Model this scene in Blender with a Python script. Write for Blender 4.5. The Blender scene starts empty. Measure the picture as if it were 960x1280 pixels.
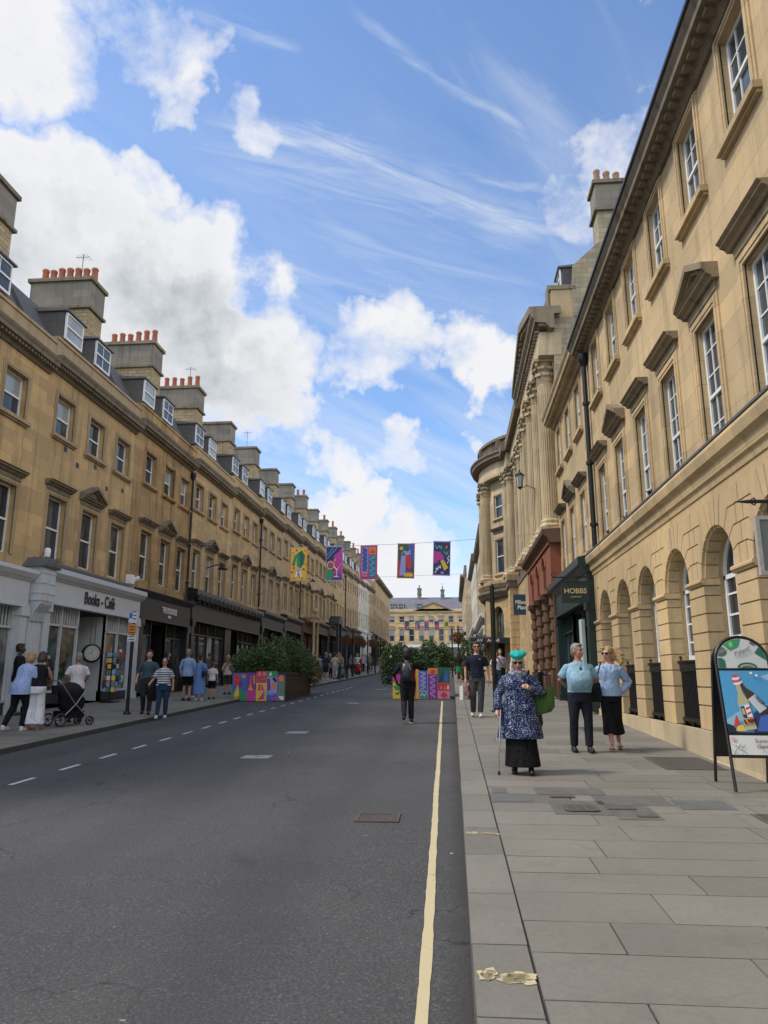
import bpy, math, random
from math import sin, cos, pi, radians, sqrt, atan2
from mathutils import Vector, Matrix
rnd = random.Random(11)
scene = bpy.context.scene
COL = scene.collection
CW, CG, SKT, EXPO = 4.35, 2.45, (.86, .97, 1.10), 1.08
SL = 0.03                        # the street climbs three metres in a hundred
def G(y): return SL*min(max(y, -40.0), 185.0)

# ------------------------------------------------------------------ materials
MATS = {}
def nodes(name):
    m = bpy.data.materials.new(name); m.use_nodes = True
    nt = m.node_tree; nt.nodes.clear()
    out = nt.nodes.new('ShaderNodeOutputMaterial'); b = nt.nodes.new('ShaderNodeBsdfPrincipled')
    nt.links.new(b.outputs[0], out.inputs[0])
    return m, nt, b
def N(nt, t, **kw):
    n = nt.nodes.new(t)
    for k, v in kw.items():
        if k.startswith('i_'): n.inputs[k[2:].replace('_', ' ')].default_value = v
        else: setattr(n, k, v)
    return n
def math_n(nt, op, a, b=None, clamp=False):
    n = nt.nodes.new('ShaderNodeMath'); n.operation = op; n.use_clamp = clamp
    for i, v in enumerate((a, b)):
        if v is None: continue
        if isinstance(v, (int, float)): n.inputs[i].default_value = v
        else: nt.links.new(v, n.inputs[i])
    return n.outputs[0]
def mix_c(nt, f, a, b, mode='MIX'):
    n = nt.nodes.new('ShaderNodeMix'); n.data_type = 'RGBA'; n.blend_type = mode
    for s, v in ((n.inputs[0], f), (n.inputs[6], a), (n.inputs[7], b)):
        if isinstance(v, (int, float)): s.default_value = v
        elif isinstance(v, tuple): s.default_value = (v[0], v[1], v[2], 1)
        else: nt.links.new(v, s)
    return n.outputs[2]
def ramp(nt, f, lo, hi):
    n = nt.nodes.new('ShaderNodeMapRange'); n.clamp = True
    n.inputs[1].default_value = lo; n.inputs[2].default_value = hi
    nt.links.new(f, n.inputs[0]); return n.outputs[0]
def noise(nt, vec, scale, detail=3, rough=.55, dist=0.0):
    n = nt.nodes.new('ShaderNodeTexNoise'); n.inputs['Scale'].default_value = scale
    n.inputs['Detail'].default_value = detail; n.inputs['Roughness'].default_value = rough
    n.inputs['Distortion'].default_value = dist
    nt.links.new(vec, n.inputs['Vector']); return n.outputs['Fac']
def vscale(nt, vec, s):
    n = nt.nodes.new('ShaderNodeVectorMath'); n.operation = 'MULTIPLY'
    nt.links.new(vec, n.inputs[0]); n.inputs[1].default_value = s; return n.outputs[0]
def bump(nt, b, h, strength=.2, dist=.02):
    n = nt.nodes.new('ShaderNodeBump'); n.inputs['Strength'].default_value = strength
    n.inputs['Distance'].default_value = dist; nt.links.new(h, n.inputs['Height'])
    nt.links.new(n.outputs[0], b.inputs['Normal'])

def plain(name, c, rough=.6, metal=0.0, var=.12, scale=6.0, spec=.5, bmp=.0, bs=30.0, coat=0.0, alpha=1.0, obj=False):
    if name in MATS: return MATS[name]
    m, nt, b = nodes(name)
    tc = nt.nodes.new('ShaderNodeTexCoord'); g = nt.nodes.new('ShaderNodeNewGeometry')
    vec = tc.outputs['Object'] if obj else g.outputs['Position']
    f = noise(nt, vec, scale, 4)
    k = math_n(nt, 'MULTIPLY_ADD', f, var*2.4); nt.nodes[-1].inputs[2].default_value = 1-var*1.2
    col = mix_c(nt, 1.0, c, k, 'MULTIPLY')
    nt.links.new(col, b.inputs['Base Color'])
    b.inputs['Roughness'].default_value = rough; b.inputs['Metallic'].default_value = metal
    b.inputs['Specular IOR Level'].default_value = spec
    b.inputs['Coat Weight'].default_value = coat
    if bmp > 0: bump(nt, b, noise(nt, vec, bs, 4), bmp, .02)
    MATS[name] = m; return m

def stone(name, c, dark, joints=.55, jw=.95, jh=.36, dirt=.5, rough=.9, rubble=0.0, jcol=None):
    """Bath stone: blocks with thin joints, tonal change from block to block, streaks and soot"""
    if name in MATS: return MATS[name]
    m, nt, b = nodes(name)
    g = nt.nodes.new('ShaderNodeNewGeometry'); sep = nt.nodes.new('ShaderNodeSeparateXYZ')
    nt.links.new(g.outputs['Position'], sep.inputs[0])
    s = math_n(nt, 'ADD', sep.outputs[0], sep.outputs[1])
    comb = nt.nodes.new('ShaderNodeCombineXYZ'); nt.links.new(s, comb.inputs[0]); nt.links.new(sep.outputs[2], comb.inputs[1])
    br = nt.nodes.new('ShaderNodeTexBrick'); br.inputs['Scale'].default_value = 1
    br.inputs['Brick Width'].default_value = jw; br.inputs['Row Height'].default_value = jh
    br.inputs['Mortar Size'].default_value = .006 if rubble == 0 else .014
    br.inputs['Mortar Smooth'].default_value = .35
    br.inputs['Color1'].default_value = (.82, .82, .83, 1); br.inputs['Color2'].default_value = (1.14, 1.11, 1.05, 1)
    jd = 1-joints; br.inputs['Mortar'].default_value = (jd, jd, jd, 1)
    vec = comb.outputs[0]
    if rubble:
        nz = nt.nodes.new('ShaderNodeTexNoise'); nz.inputs['Scale'].default_value = 2.2; nt.links.new(comb.outputs[0], nz.inputs['Vector'])
        vm = nt.nodes.new('ShaderNodeVectorMath'); vm.operation = 'MULTIPLY_ADD'
        nt.links.new(nz.outputs['Color'], vm.inputs[0]); vm.inputs[1].default_value = (rubble, rubble, 0); nt.links.new(vec, vm.inputs[2])
        vec = vm.outputs[0]
    nt.links.new(vec, br.inputs['Vector'])
    big = noise(nt, g.outputs['Position'], .55, 5, .6); fine = noise(nt, g.outputs['Position'], 14, 5, .65)
    streak = noise(nt, vscale(nt, g.outputs['Position'], (2.2, 2.2, .16)), 1.6, 5, .6)
    col = mix_c(nt, 1.0, c, br.outputs['Color'], 'MULTIPLY')
    k = math_n(nt, 'MULTIPLY_ADD', big, .55); nt.nodes[-1].inputs[2].default_value = .73
    col = mix_c(nt, 1.0, col, k, 'MULTIPLY')
    k2 = math_n(nt, 'MULTIPLY_ADD', fine, .30); nt.nodes[-1].inputs[2].default_value = .85
    col = mix_c(nt, 1.0, col, k2, 'MULTIPLY')
    d = math_n(nt, 'MULTIPLY', ramp(nt, streak, .50, .72), dirt)
    col = mix_c(nt, d, col, dark)
    nt.links.new(col, b.inputs['Base Color']); b.inputs['Roughness'].default_value = rough
    b.inputs['Specular IOR Level'].default_value = .2
    h = math_n(nt, 'ADD', math_n(nt, 'MULTIPLY', br.outputs['Fac'], -.6), math_n(nt, 'MULTIPLY', fine, .6))
    bump(nt, b, h, .35, .02)
    MATS[name] = m; return m

def glass(name, tint=(.02, .025, .03), rough=.04, streak=.0):
    if name in MATS: return MATS[name]
    m, nt, b = nodes(name)
    g = nt.nodes.new('ShaderNodeNewGeometry')
    f = noise(nt, vscale(nt, g.outputs['Position'], (1, 1, .5)), .9, 2)
    col = mix_c(nt, ramp(nt, f, .4, .65), tint, tuple(min(1, t*2.2+.01) for t in tint))
    if streak:                                # stock and furniture standing behind a shop pane
        vo = nt.nodes.new('ShaderNodeTexVoronoi'); vo.distance = 'CHEBYCHEV'; vo.inputs['Scale'].default_value = 2.6; nt.links.new(vscale(nt, g.outputs['Position'], (1, 1, .7)), vo.inputs['Vector'])
        hs = nt.nodes.new('ShaderNodeHueSaturation'); hs.inputs['Saturation'].default_value = .35; hs.inputs['Value'].default_value = streak; nt.links.new(vo.outputs['Color'], hs.inputs['Color'])
        col = mix_c(nt, math_n(nt, 'MULTIPLY', ramp(nt, noise(nt, g.outputs['Position'], 1.7, 3), .42, .62), .8), col, hs.outputs['Color'])
    nt.links.new(col, b.inputs['Base Color']); b.inputs['Roughness'].default_value = rough
    b.inputs['IOR'].default_value = 1.5; b.inputs['Specular IOR Level'].default_value = .6
    bump(nt, b, noise(nt, g.outputs['Position'], 1.6, 1), .05, .03)
    MATS[name] = m; return m

ST = dict(
  right = stone('bath stone clean', (.51, .38, .215), (.24, .18, .105), .38, 1.15, .42, .55),
  rust  = stone('bath stone ground storey', (.53, .39, .215), (.25, .19, .11), .10, 1.15, 5.0, .5),
  left1 = stone('bath stone weathered ochre', (.48, .335, .168), (.13, .10, .07), .22, 1.0, .36, .6),
  left2 = stone('bath stone sooty brown', (.38, .255, .125), (.07, .055, .04), .25, 1.0, .36, .85),
  left3 = stone('bath stone pale ochre', (.51, .37, .20), (.17, .125, .08), .22, 1.0, .36, .5),
  left4 = stone('bath stone grey buff', (.46, .35, .21), (.15, .12, .085), .22, 1.0, .36, .5),
  white = stone('painted stone off white', (.62, .58, .50), (.36, .33, .28), .08, 1.0, .36, .35),
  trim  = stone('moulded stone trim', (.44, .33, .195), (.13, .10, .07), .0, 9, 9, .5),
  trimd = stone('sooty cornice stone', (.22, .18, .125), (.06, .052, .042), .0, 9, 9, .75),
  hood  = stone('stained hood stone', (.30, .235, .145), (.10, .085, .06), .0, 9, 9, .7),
  grey  = stone('grey chimney render', (.22, .20, .165), (.09, .085, .075), .25, .8, .33, .6),
  rubble= stone('rubble chimney stone', (.38, .30, .18), (.16, .13, .09), .6, .42, .17, .4, rubble=.10),
  gable = stone('grey rubble gable wall', (.34, .29, .20), (.14, .125, .10), .35, .5, .22, .5, rubble=.06),
  col   = stone('fluted column stone', (.50, .40, .255), (.15, .125, .09), .12, 9, .8, .6),
  edgar = stone('bath stone sunlit yellow', (.66, .47, .24), (.34, .25, .14), .1, 1.0, .4, .25),
  far   = stone('bath stone cream', (.52, .42, .27), (.24, .2, .14), .12, 1, .4, .4),
)
M_slate = plain('roof slate', (.085, .080, .078), .8, var=.35, scale=9, bmp=.4, bs=9)
M_slate2 = plain('roof slate violet', (.14, .13, .15), .6, var=.4, scale=2, bmp=.3, bs=9)
M_lead = plain('lead flashing', (.10, .10, .10), .65, var=.2)
M_white = plain('white window paint', (.74, .74, .71), .45, var=.08)
M_dark = plain('black joinery paint', (.012, .012, .013), .35, var=.2)
M_char = plain('charcoal shopfront paint', (.020, .020, .022), .45, var=.2)
M_char2 = plain('grey brown shop panel', (.040, .036, .035), .5, var=.15)
M_blue = plain('pale blue grey shop paint', (.53, .55, .56), .5, var=.08)
M_blue2 = plain('pale blue grey moulding', (.50, .53, .55), .5, var=.08)
M_iron = plain('cast iron black', (.015, .015, .017), .45, var=.3, metal=.3)
M_pot = plain('terracotta pot', (.36, .115, .06), .8, var=.35, scale=3)
M_potb = plain('weathered clay pot', (.34, .20, .13), .85, var=.4, scale=4)
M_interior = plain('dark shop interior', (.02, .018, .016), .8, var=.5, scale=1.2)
M_glass = glass('window glass', (.022, .028, .035))
M_glassd = glass('shop window glass', (.012, .016, .015), .03, .16)
M_glassg = glass('shop glass with stock behind', (.022, .032, .024), .05, .30)
M_blind = plain('window with pale blind', (.30, .32, .31), .12, var=.3, scale=1.5, spec=.8)
M_green = plain('dark green shop paint', (.012, .028, .024), .4, var=.15)
M_red = stone('red brown painted stone', (.25, .095, .06), (.12, .055, .038), .0, 9, 9, .5)
M_brown = stone('brown painted stone', (.145, .085, .055), (.06, .04, .03), .0, 9, 9, .6)
M_steel = plain('brushed metal', (.5, .5, .5), .3, metal=1.0, var=.05)
M_gold = plain('gilt letters', (.55, .42, .2), .4)
M_letter = plain('white letters', (.75, .75, .73), .5, var=.02)
M_letterd = plain('black letters', (.01, .01, .01), .5, var=.02)
def flat(rgb, rough=.55):
    n = 'printed colour %.2f %.2f %.2f' % rgb
    return plain(n, rgb, rough, var=.05, scale=3)

# ------------------------------------------------------------------ mesh builder
class MB:
    def __init__(s): s.v = []; s.f = []; s.mi = []; s.M = Matrix.Identity(4); s.sm = []; s.mats = []
    def slot(s, m):
        if m is None: return 0
        if m not in s.mats: s.mats.append(m)
        return s.mats.index(m)
    def add(s, vs, fs, m=None, smooth=False):
        b = len(s.v); k = s.slot(m)
        for p in vs: s.v.append(tuple(s.M @ Vector(p)))
        for f in fs: s.f.append(tuple(b+i for i in f)); s.mi.append(k); s.sm.append(smooth)
    def quad(s, a, b, c, d, m=None): s.add([a, b, c, d], [(0, 1, 2, 3)], m)
    def box(s, x0, x1, y0, y1, z0, z1, m=None):
        vs = [(x0, y0, z0), (x1, y0, z0), (x1, y1, z0), (x0, y1, z0), (x0, y0, z1), (x1, y0, z1), (x1, y1, z1), (x0, y1, z1)]
        s.add(vs, [(3, 2, 1, 0), (4, 5, 6, 7), (0, 1, 5, 4), (1, 2, 6, 5), (2, 3, 7, 6), (3, 0, 4, 7)], m)
    def prism(s, pts, y0, y1, m=None):          # polygon in x,z pushed along y
        n = len(pts); vs = [(p[0], y0, p[1]) for p in pts]+[(p[0], y1, p[1]) for p in pts]
        s.add(vs, [tuple(range(n)), tuple(range(2*n-1, n-1, -1))]+[(i, i+n, (i+1) % n+n, (i+1) % n) for i in range(n)], m)
    def run(s, prof, x0, x1, m=None):           # profile in y,z run along x
        n = len(prof); vs = [(x0, p[0], p[1]) for p in prof]+[(x1, p[0], p[1]) for p in prof]
        s.add(vs, [tuple(range(n-1, -1, -1)), tuple(range(n, 2*n))]+[(i, (i+1) % n, (i+1) % n+n, i+n) for i in range(n)], m)
    def lathe(s, prof, c=(0, 0, 0), n=16, m=None, smooth=True, a0=0, a1=2*pi):
        full = abs(a1-a0-2*pi) < 1e-6; k = n if full else n+1
        vs = []
        for r, z in prof:
            for i in range(k):
                a = a0+(a1-a0)*i/n; vs.append((c[0]+r*cos(a), c[1]+r*sin(a), c[2]+z))
        fs = []
        for j in range(len(prof)-1):
            for i in range(n):
                i2 = (i+1) % k; fs.append((j*k+i, j*k+i2, (j+1)*k+i2, (j+1)*k+i))
        if full: fs.append(tuple(range(k-1, -1, -1))); fs.append(tuple((len(prof)-1)*k+i for i in range(k)))
        s.add(vs, fs, m, smooth)
    def tube(s, pts, rad, n=8, m=None, smooth=True, flat_y=1.0):
        pts = [Vector(p) for p in pts]
        if isinstance(rad, (int, float)): rad = [rad]*len(pts)
        rings = []; ref = None
        for i, p in enumerate(pts):
            t = (pts[min(i+1, len(pts)-1)]-pts[max(i-1, 0)])
            t = t.normalized() if t.length > 1e-9 else Vector((0, 0, 1))
            if ref is None: ref = Vector((0, 1, 0)) if abs(t.y) < .8 else Vector((1, 0, 0))
            u = t.cross(ref).normalized(); w = u.cross(t).normalized(); ref = w
            rings.append([p+(u*cos(2*pi*k/n)+w*sin(2*pi*k/n)*flat_y)*rad[i] for k in range(n)])
        vs = [q for r in rings for q in r]; fs = []
        for j in range(len(pts)-1):
            for k in range(n): fs.append((j*n+k, j*n+(k+1) % n, (j+1)*n+(k+1) % n, (j+1)*n+k))
        fs.append(tuple(range(n-1, -1, -1))); fs.append(tuple((len(pts)-1)*n+k for k in range(n)))
        s.add(vs, fs, m, smooth)
    def ell(s, c, r, m=None, n=12, k=8, R=None):
        vs = []; fs = []
        R = R or Matrix.Identity(3)
        for j in range(k+1):
            th = pi*j/k
            th = min(max(th, .02), pi-.02)
            for i in range(n):
                a = 2*pi*i/n; v = R @ Vector((r[0]*sin(th)*cos(a), r[1]*sin(th)*sin(a), r[2]*cos(th)))
                vs.append((c[0]+v.x, c[1]+v.y, c[2]+v.z))
        for j in range(k):
            for i in range(n): fs.append((j*n+i, (j+1)*n+i, (j+1)*n+(i+1) % n, j*n+(i+1) % n))
        fs.append(tuple(range(n))); fs.append(tuple(k*n+i for i in range(n-1, -1, -1)))
        s.add(vs, fs, m, True)
    def loft(s, secs, n=20, m=None):             # secs: (cx,cy,cz,rx,ry) horizontal ellipses, or with a lean matrix applied later
        vs = []; fs = []
        for c in secs:
            for i in range(n):
                a = 2*pi*i/n; e = .93
                ca, sa = cos(a), sin(a)
                vs.append((c[0]+c[3]*math.copysign(abs(ca)**e, ca), c[1]+c[4]*math.copysign(abs(sa)**e, sa), c[2]))
        for j in range(len(secs)-1):
            for i in range(n): fs.append((j*n+i, j*n+(i+1) % n, (j+1)*n+(i+1) % n, (j+1)*n+i))
        fs.append(tuple(range(n-1, -1, -1))); fs.append(tuple((len(secs)-1)*n+i for i in range(n)))
        s.add(vs, fs, m, True)
    def mesh(s, name, default=None):
        me = bpy.data.meshes.new(name); me.from_pydata(s.v, [], s.f)
        for m in (s.mats or [default]): me.materials.append(m if m else default)
        me.polygons.foreach_set('material_index', s.mi); me.polygons.foreach_set('use_smooth', s.sm)
        me.update()
        return me
    def build(s, name, mat=None, parent=None, loc=(0, 0, 0), rz=0.0, fix=True):
        me = s.mesh(name, mat)
        if mat is not None and not s.mats: me.materials[0] = mat
        if fix:
            import bmesh
            bm = bmesh.new(); bm.from_mesh(me); bmesh.ops.recalc_face_normals(bm, faces=bm.faces[:]); bm.to_mesh(me); bm.free()
        if any(s.sm):
            try: me.set_sharp_from_angle(angle=radians(50))
            except Exception: pass
        return obj(name, me, parent, loc, rz)

def obj(name, me, parent=None, loc=(0, 0, 0), rz=0.0):
    o = bpy.data.objects.new(name, me); COL.objects.link(o)
    o.parent = parent; o.location = loc; o.rotation_euler = (0, 0, rz); return o
def thing(name, label, cat, loc=(0, 0, 0), rz=0.0, group=None):
    o = obj(name, None, None, loc, rz); o['label'] = label; o['category'] = cat
    if group: o['group'] = group
    o.empty_display_size = .2
    return o
def tag(o, label, cat, group=None):
    o['label'] = label; o['category'] = cat
    if group: o['group'] = group
    return o
def struct(o): o['kind'] = 'structure'; return o
def copy_tree(o, parent=None):
    c = o.copy(); COL.objects.link(c); c.parent = parent
    for ch in list(o.children): copy_tree(ch, c)
    return c
CACHE = {}
def cached(key, fn):
    if key not in CACHE: CACHE[key] = fn()
    return CACHE[key]
def text(name, s, size, mat, parent, loc, rz=0.0, rx=pi/2, sx=1.0, off=0.0, ext=.006, align='CENTER', shear=0.0, ry=0.0):
    cu = bpy.data.curves.new(name, 'FONT'); cu.body = s; cu.size = size; cu.extrude = ext; cu.offset = off
    cu.align_x = align; cu.align_y = 'CENTER'; cu.shear = shear; cu.resolution_u = 3
    t = bpy.data.objects.new(name, cu); COL.objects.link(t)
    dg = bpy.context.evaluated_depsgraph_get(); me = bpy.data.meshes.new_from_object(t.evaluated_get(dg))
    bpy.data.objects.remove(t); me.materials.clear(); me.materials.append(mat)
    for v in me.vertices: v.co.x *= sx
    o = obj(name, me, parent, loc); o.rotation_euler = (rx, ry, rz); return o
# ------------------------------------------------------------------ facade pieces; local frame: x along the wall, street side is -y, z up
def wall_holes(mb, x0, x1, z0, z1, holes, y=0.0, t=.28, m=None):
    """front sheet of a wall with rectangular or arched openings and their reveals"""
    xs = sorted(set([x0, x1]+[h[0] for h in holes]+[h[1] for h in holes]))
    zs = sorted(set([z0, z1]+[h[2] for h in holes]+[h[3] for h in holes]))
    for i in range(len(xs)-1):
        for j in range(len(zs)-1):
            cx, cz = (xs[i]+xs[i+1])/2, (zs[j]+zs[j+1])/2
            if any(h[0] < cx < h[1] and h[2] < cz < h[3] for h in holes): continue
            mb.quad((xs[i], y, zs[j]), (xs[i+1], y, zs[j]), (xs[i+1], y, zs[j+1]), (xs[i], y, zs[j+1]), m)
    for h in holes:
        a, b, c, d = h[:4]
        arch = len(h) > 4 and h[4]
        r = (b-a)/2; zt = d-r if arch else d
        mb.quad((a, y, c), (a, y+t, c), (a, y+t, zt), (a, y, zt), m); mb.quad((b, y, c), (b, y, zt), (b, y+t, zt), (b, y+t, c), m)
        mb.quad((a, y, c), (b, y, c), (b, y+t, c), (a, y+t, c), m)
        if arch:
            K = 16; cx = (a+b)/2
            P = [(cx-r*cos(pi*k/K), zt+r*sin(pi*k/K)) for k in range(K+1)]
            for k in range(K):
                (xa, za), (xb, zb) = P[k], P[k+1]
                mb.quad((xa, y, za), (xb, y, zb), (xb, y, d), (xa, y, d), m)
                mb.quad((xa, y, za), (xa, y+t, za), (xb, y+t, zb), (xb, y, zb), m)
        else: mb.quad((a, y, zt), (a, y+t, zt), (b, y+t, zt), (b, y, zt), m)

def sash_mesh(w, h, cols, rows, split=.5, mat=None, fr=.055):
    def f():
        mb = MB()
        mb.box(0, fr, -.03, .04, 0, h); mb.box(w-fr, w, -.03, .04, 0, h); mb.box(fr, w-fr, -.03, .04, 0, fr*1.3); mb.box(fr, w-fr, -.03, .04, h-fr, h)
        mb.box(fr, w-fr, -.045, .03, h*split-.028, h*split+.028)
        for i in range(1, cols): mb.box(w*i/cols-.012, w*i/cols+.012, -.02, .02, fr, h-fr)
        for j in range(1, rows):
            z = h*j/rows
            if abs(z-h*split) > .08: mb.box(fr, w-fr, -.017, .017, z-.012, z+.012)
        me = mb.mesh('window'); me.materials.clear(); me.materials.append(mat or M_white); return me
    return cached(('sash', w, h, cols, rows, split, (mat or M_white).name), f)
def pane_mesh(w, h, mat):
    def f():
        mb = MB(); mb.box(.03, w-.03, 0, .02, .03, h-.03)
        me = mb.mesh('pane'); me.materials.clear(); me.materials.append(mat); return me
    return cached(('pane', w, h, mat.name), f)
def blind_mesh(w, h, mat):
    def f():
        mb = MB(); mb.box(.05, w-.05, -.004, -.001, h*.52, h-.05)
        me = mb.mesh('blind'); me.materials.clear(); me.materials.append(mat); return me
    return cached(('blind', w, h, mat.name), f)
def surround_mesh(w, h, mat, sill=True, a=.16, foot=True):
    def f():
        mb = MB()
        for k, (o, p) in enumerate(((a, .03), (a*.66, .05), (a*.30, .035))):
            i = (a*.66, a*.30, 0)[k]
            mb.box(-o, -i, -p, .02, 0, h+i); mb.box(w+i, w+o, -p, .02, 0, h+i); mb.box(-o, w+o, -p, .02, h+i, h+o)
        if sill: mb.box(-a-.06, w+a+.06, -.13, .22, -.11, -.002); mb.box(-a-.03, w+a+.03, -.07, .02, -.16, -.11)
        me = mb.mesh('surround'); me.materials.clear(); me.materials.append(mat); return me
    return cached(('sur', w, h, mat.name, sill, a), f)
def hood_mesh(w, mat, ped, a=.16):
    """cornice hood over a window, flat or with a pediment; origin at opening head left corner"""
    def f():
        mb = MB(); x0, x1 = -a-.1, w+a+.1
        z = a+.05
        mb.box(x0+.1, x1-.1, -.05, .02, z-.05, z+.10)
        mb.run([(0.02, z+.10), (-.10, z+.10), (-.13, z+.15), (-.2, z+.18), (-.2, z+.21), (-.25, z+.25), (.02, z+.25)], x0, x1)
        if ped:
            c = w/2; zt = z+.25; H = .40
            mb.prism([(x0+.12, zt), (x1-.12, zt), (c, zt+H-.07)], -.08, .02)
            for s in (-1, 1):
                e = x0 if s < 0 else x1
                q = [(e, zt+.002), (c, zt+H-.03), (c, zt+H+.085), (e, zt+.11)]
                mb.prism(q, -.25, .02)
                q = [(e-s*.16, zt+.004), (c, zt+H-.10), (c, zt+H-.03), (e-s*.03, zt+.002)]
                mb.prism(q, -.16, .02)
        me = mb.mesh('hood'); me.materials.clear(); me.materials.append(mat); return me
    return cached(('hood', w, mat.name, ped, a), f)
def window(root, x, z, w, h, cols=1, rows=2, split=.5, y=.2, pane=None, trim=None, sill=True, hood=None, a=.16, wm=None, hm=None, blind=None, simple=False):
    o = obj('window', sash_mesh(w, h, cols, rows, split, wm), root, (x, y, z))
    obj('pane', pane_mesh(w, h, pane or M_glass), o, (0, .0, 0))
    if blind: obj('blind', blind_mesh(w, h, blind), o, (0, 0, 0))
    if trim and not simple:
        obj('surround', surround_mesh(w, h, trim, sill, a), o, (0, -y, 0))
        if hood is not None: obj('hood', hood_mesh(w, hm or trim, hood, a), o, (0, -y, h))
    return o
def cornice(mb, x0, x1, z, proj=.4, h=.45, dent=True, step=.16, m=None, base=0.0):
    """classical cornice; z is its underside"""
    p = proj
    mb.run([(base+.02, z), (base-.06*p/.4, z), (base-.12*p/.4, z+.10*h/.45), (base-.14*p/.4, z+.17*h/.45), (base-p*.82, z+.20*h/.45), (base-p*.84, z+.30*h/.45), (base-p*.96, z+.38*h/.45), (base-p, z+h), (base+.02, z+h)], x0, x1, m)
    if dent:
        n = int((x1-x0)/step)
        for i in range(n):
            xx = x0+(i+.25)*(x1-x0)/n
            mb.box(xx, xx+step*.5, base-p*.66, base-.1*p, z+.10*h/.45, z+.20*h/.45-.002, m)
def body(mb, w, z0, z1, depth=8.0, y=0.0, m=None):
    mb.quad((0, y, z0), (0, y, z1), (0, depth, z1), (0, depth, z0), m); mb.quad((w, y, z0), (w, depth, z0), (w, depth, z1), (w, y, z1), m)
    mb.quad((0, depth, z0), (0, depth, z1), (w, depth, z1), (w, depth, z0), m); mb.quad((0, y, z1), (w, y, z1), (w, depth, z1), (0, depth, z1), m)
def dormer(root, x, z, w=1.25, h=1.05, y=.5, blind=False):
    mb = MB()
    mb.box(x, x+w, y+.06, y+1.9, z-.1, z+h, M_slate)
    d = mb.build('dormer', None, root)
    rb = MB(); rb.run([(y-.1, z+h), (y-.1, z+h+.06), (y+1.9, z+h+.22), (y+1.9, z+h)], x-.08, x+w+.08); rb.build('dormer_roof', M_lead, d)
    window(d, x+.04, z, w-.08, h-.02, 2 if not blind else 1, 2, .5, y, M_glass if not blind else M_blind)
    return d
def chimney(root, x, z0, z1, y0, L=2.6, w=1.15, pots=6, potm=None, base=None):
    r2 = random.Random(int(x*100+z1*1000)); z1 += r2.uniform(-.22, .18)*(pots != 7); L *= r2.uniform(.9, 1.12); w *= r2.uniform(.9, 1.08)
    mb = MB()
    mb.box(x-w/2, x+w/2, y0, y0+L, z0, z1-1.35, base or ST['rubble'])
    mb.box(x-w/2-.03, x+w/2+.03, y0-.03, y0+L+.03, z1-1.35, z1-.16, ST['grey'])
    mb.box(x-w/2-.12, x+w/2+.12, y0-.12, y0+L+.12, z1-1.42, z1-1.31, ST['trimd'])
    mb.box(x-w/2-.13, x+w/2+.13, y0-.13, y0+L+.13, z1-.16, z1, ST['trimd'])
    c = mb.build('chimney', None, root)
    if r2.random() < .35:
        ab = MB(); ax_, ay_ = x, y0+L*.3; ab.tube([(ax_, ay_, z1), (ax_, ay_, z1+1.5)], .015, 5)
        for q in range(5): ab.tube([(ax_-.3+.04*q, ay_-.25+.12*q, z1+1.35), (ax_+.3-.04*q, ay_-.25+.12*q, z1+1.35)], .008, 4)
        ab.tube([(ax_, ay_-.3, z1+1.35), (ax_, ay_+.35, z1+1.35)], .01, 4); ab.build('aerial', M_iron, c)
    for i in range(pots):
        h = .78*r2.uniform(.88, 1.12); pb = MB()
        pb.lathe([(.17, 0), (.155, .08), (.125, h*.82), (.15, h*.87), (.15, h*.96), (.13, h), (.10, h), (.10, h-.1)], (x, y0+L*(i+.5)/pots, z1), 12)
        pb.build('chimney_pot', potm or M_pot, c)
    return c
def downpipe(root, x, z0, z1, y=-.12, r=.06):
    mb = MB(); mb.tube([(x, y, z0), (x, y, z1-.35)], r, 8)
    z = z0+.8
    while z < z1-.6: mb.tube([(x, y, z), (x, y, z+.09)], r*1.5, 8); mb.box(x-.09, x+.09, y, .01, z+.02, z+.06); z += 1.8
    mb.lathe([(r, 0), (r*1.7, .12), (r*2.3, .2), (r*2.3, .38), (r*1.8, .4)], (x, y, z1-.42), 8)
    return mb.build('downpipe', M_iron, root)

def roof_mansard(root, w, z, parapet=.5):
    mb = MB()
    mb.run([(.45, z-.35), (.75, z+.35), (1.75, z+2.15), (4.4, z+3.0), (7.4, z+2.0), (8.0, z-.35)], 0.05, w-.05)
    return mb.build('roof', M_slate, root)

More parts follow.
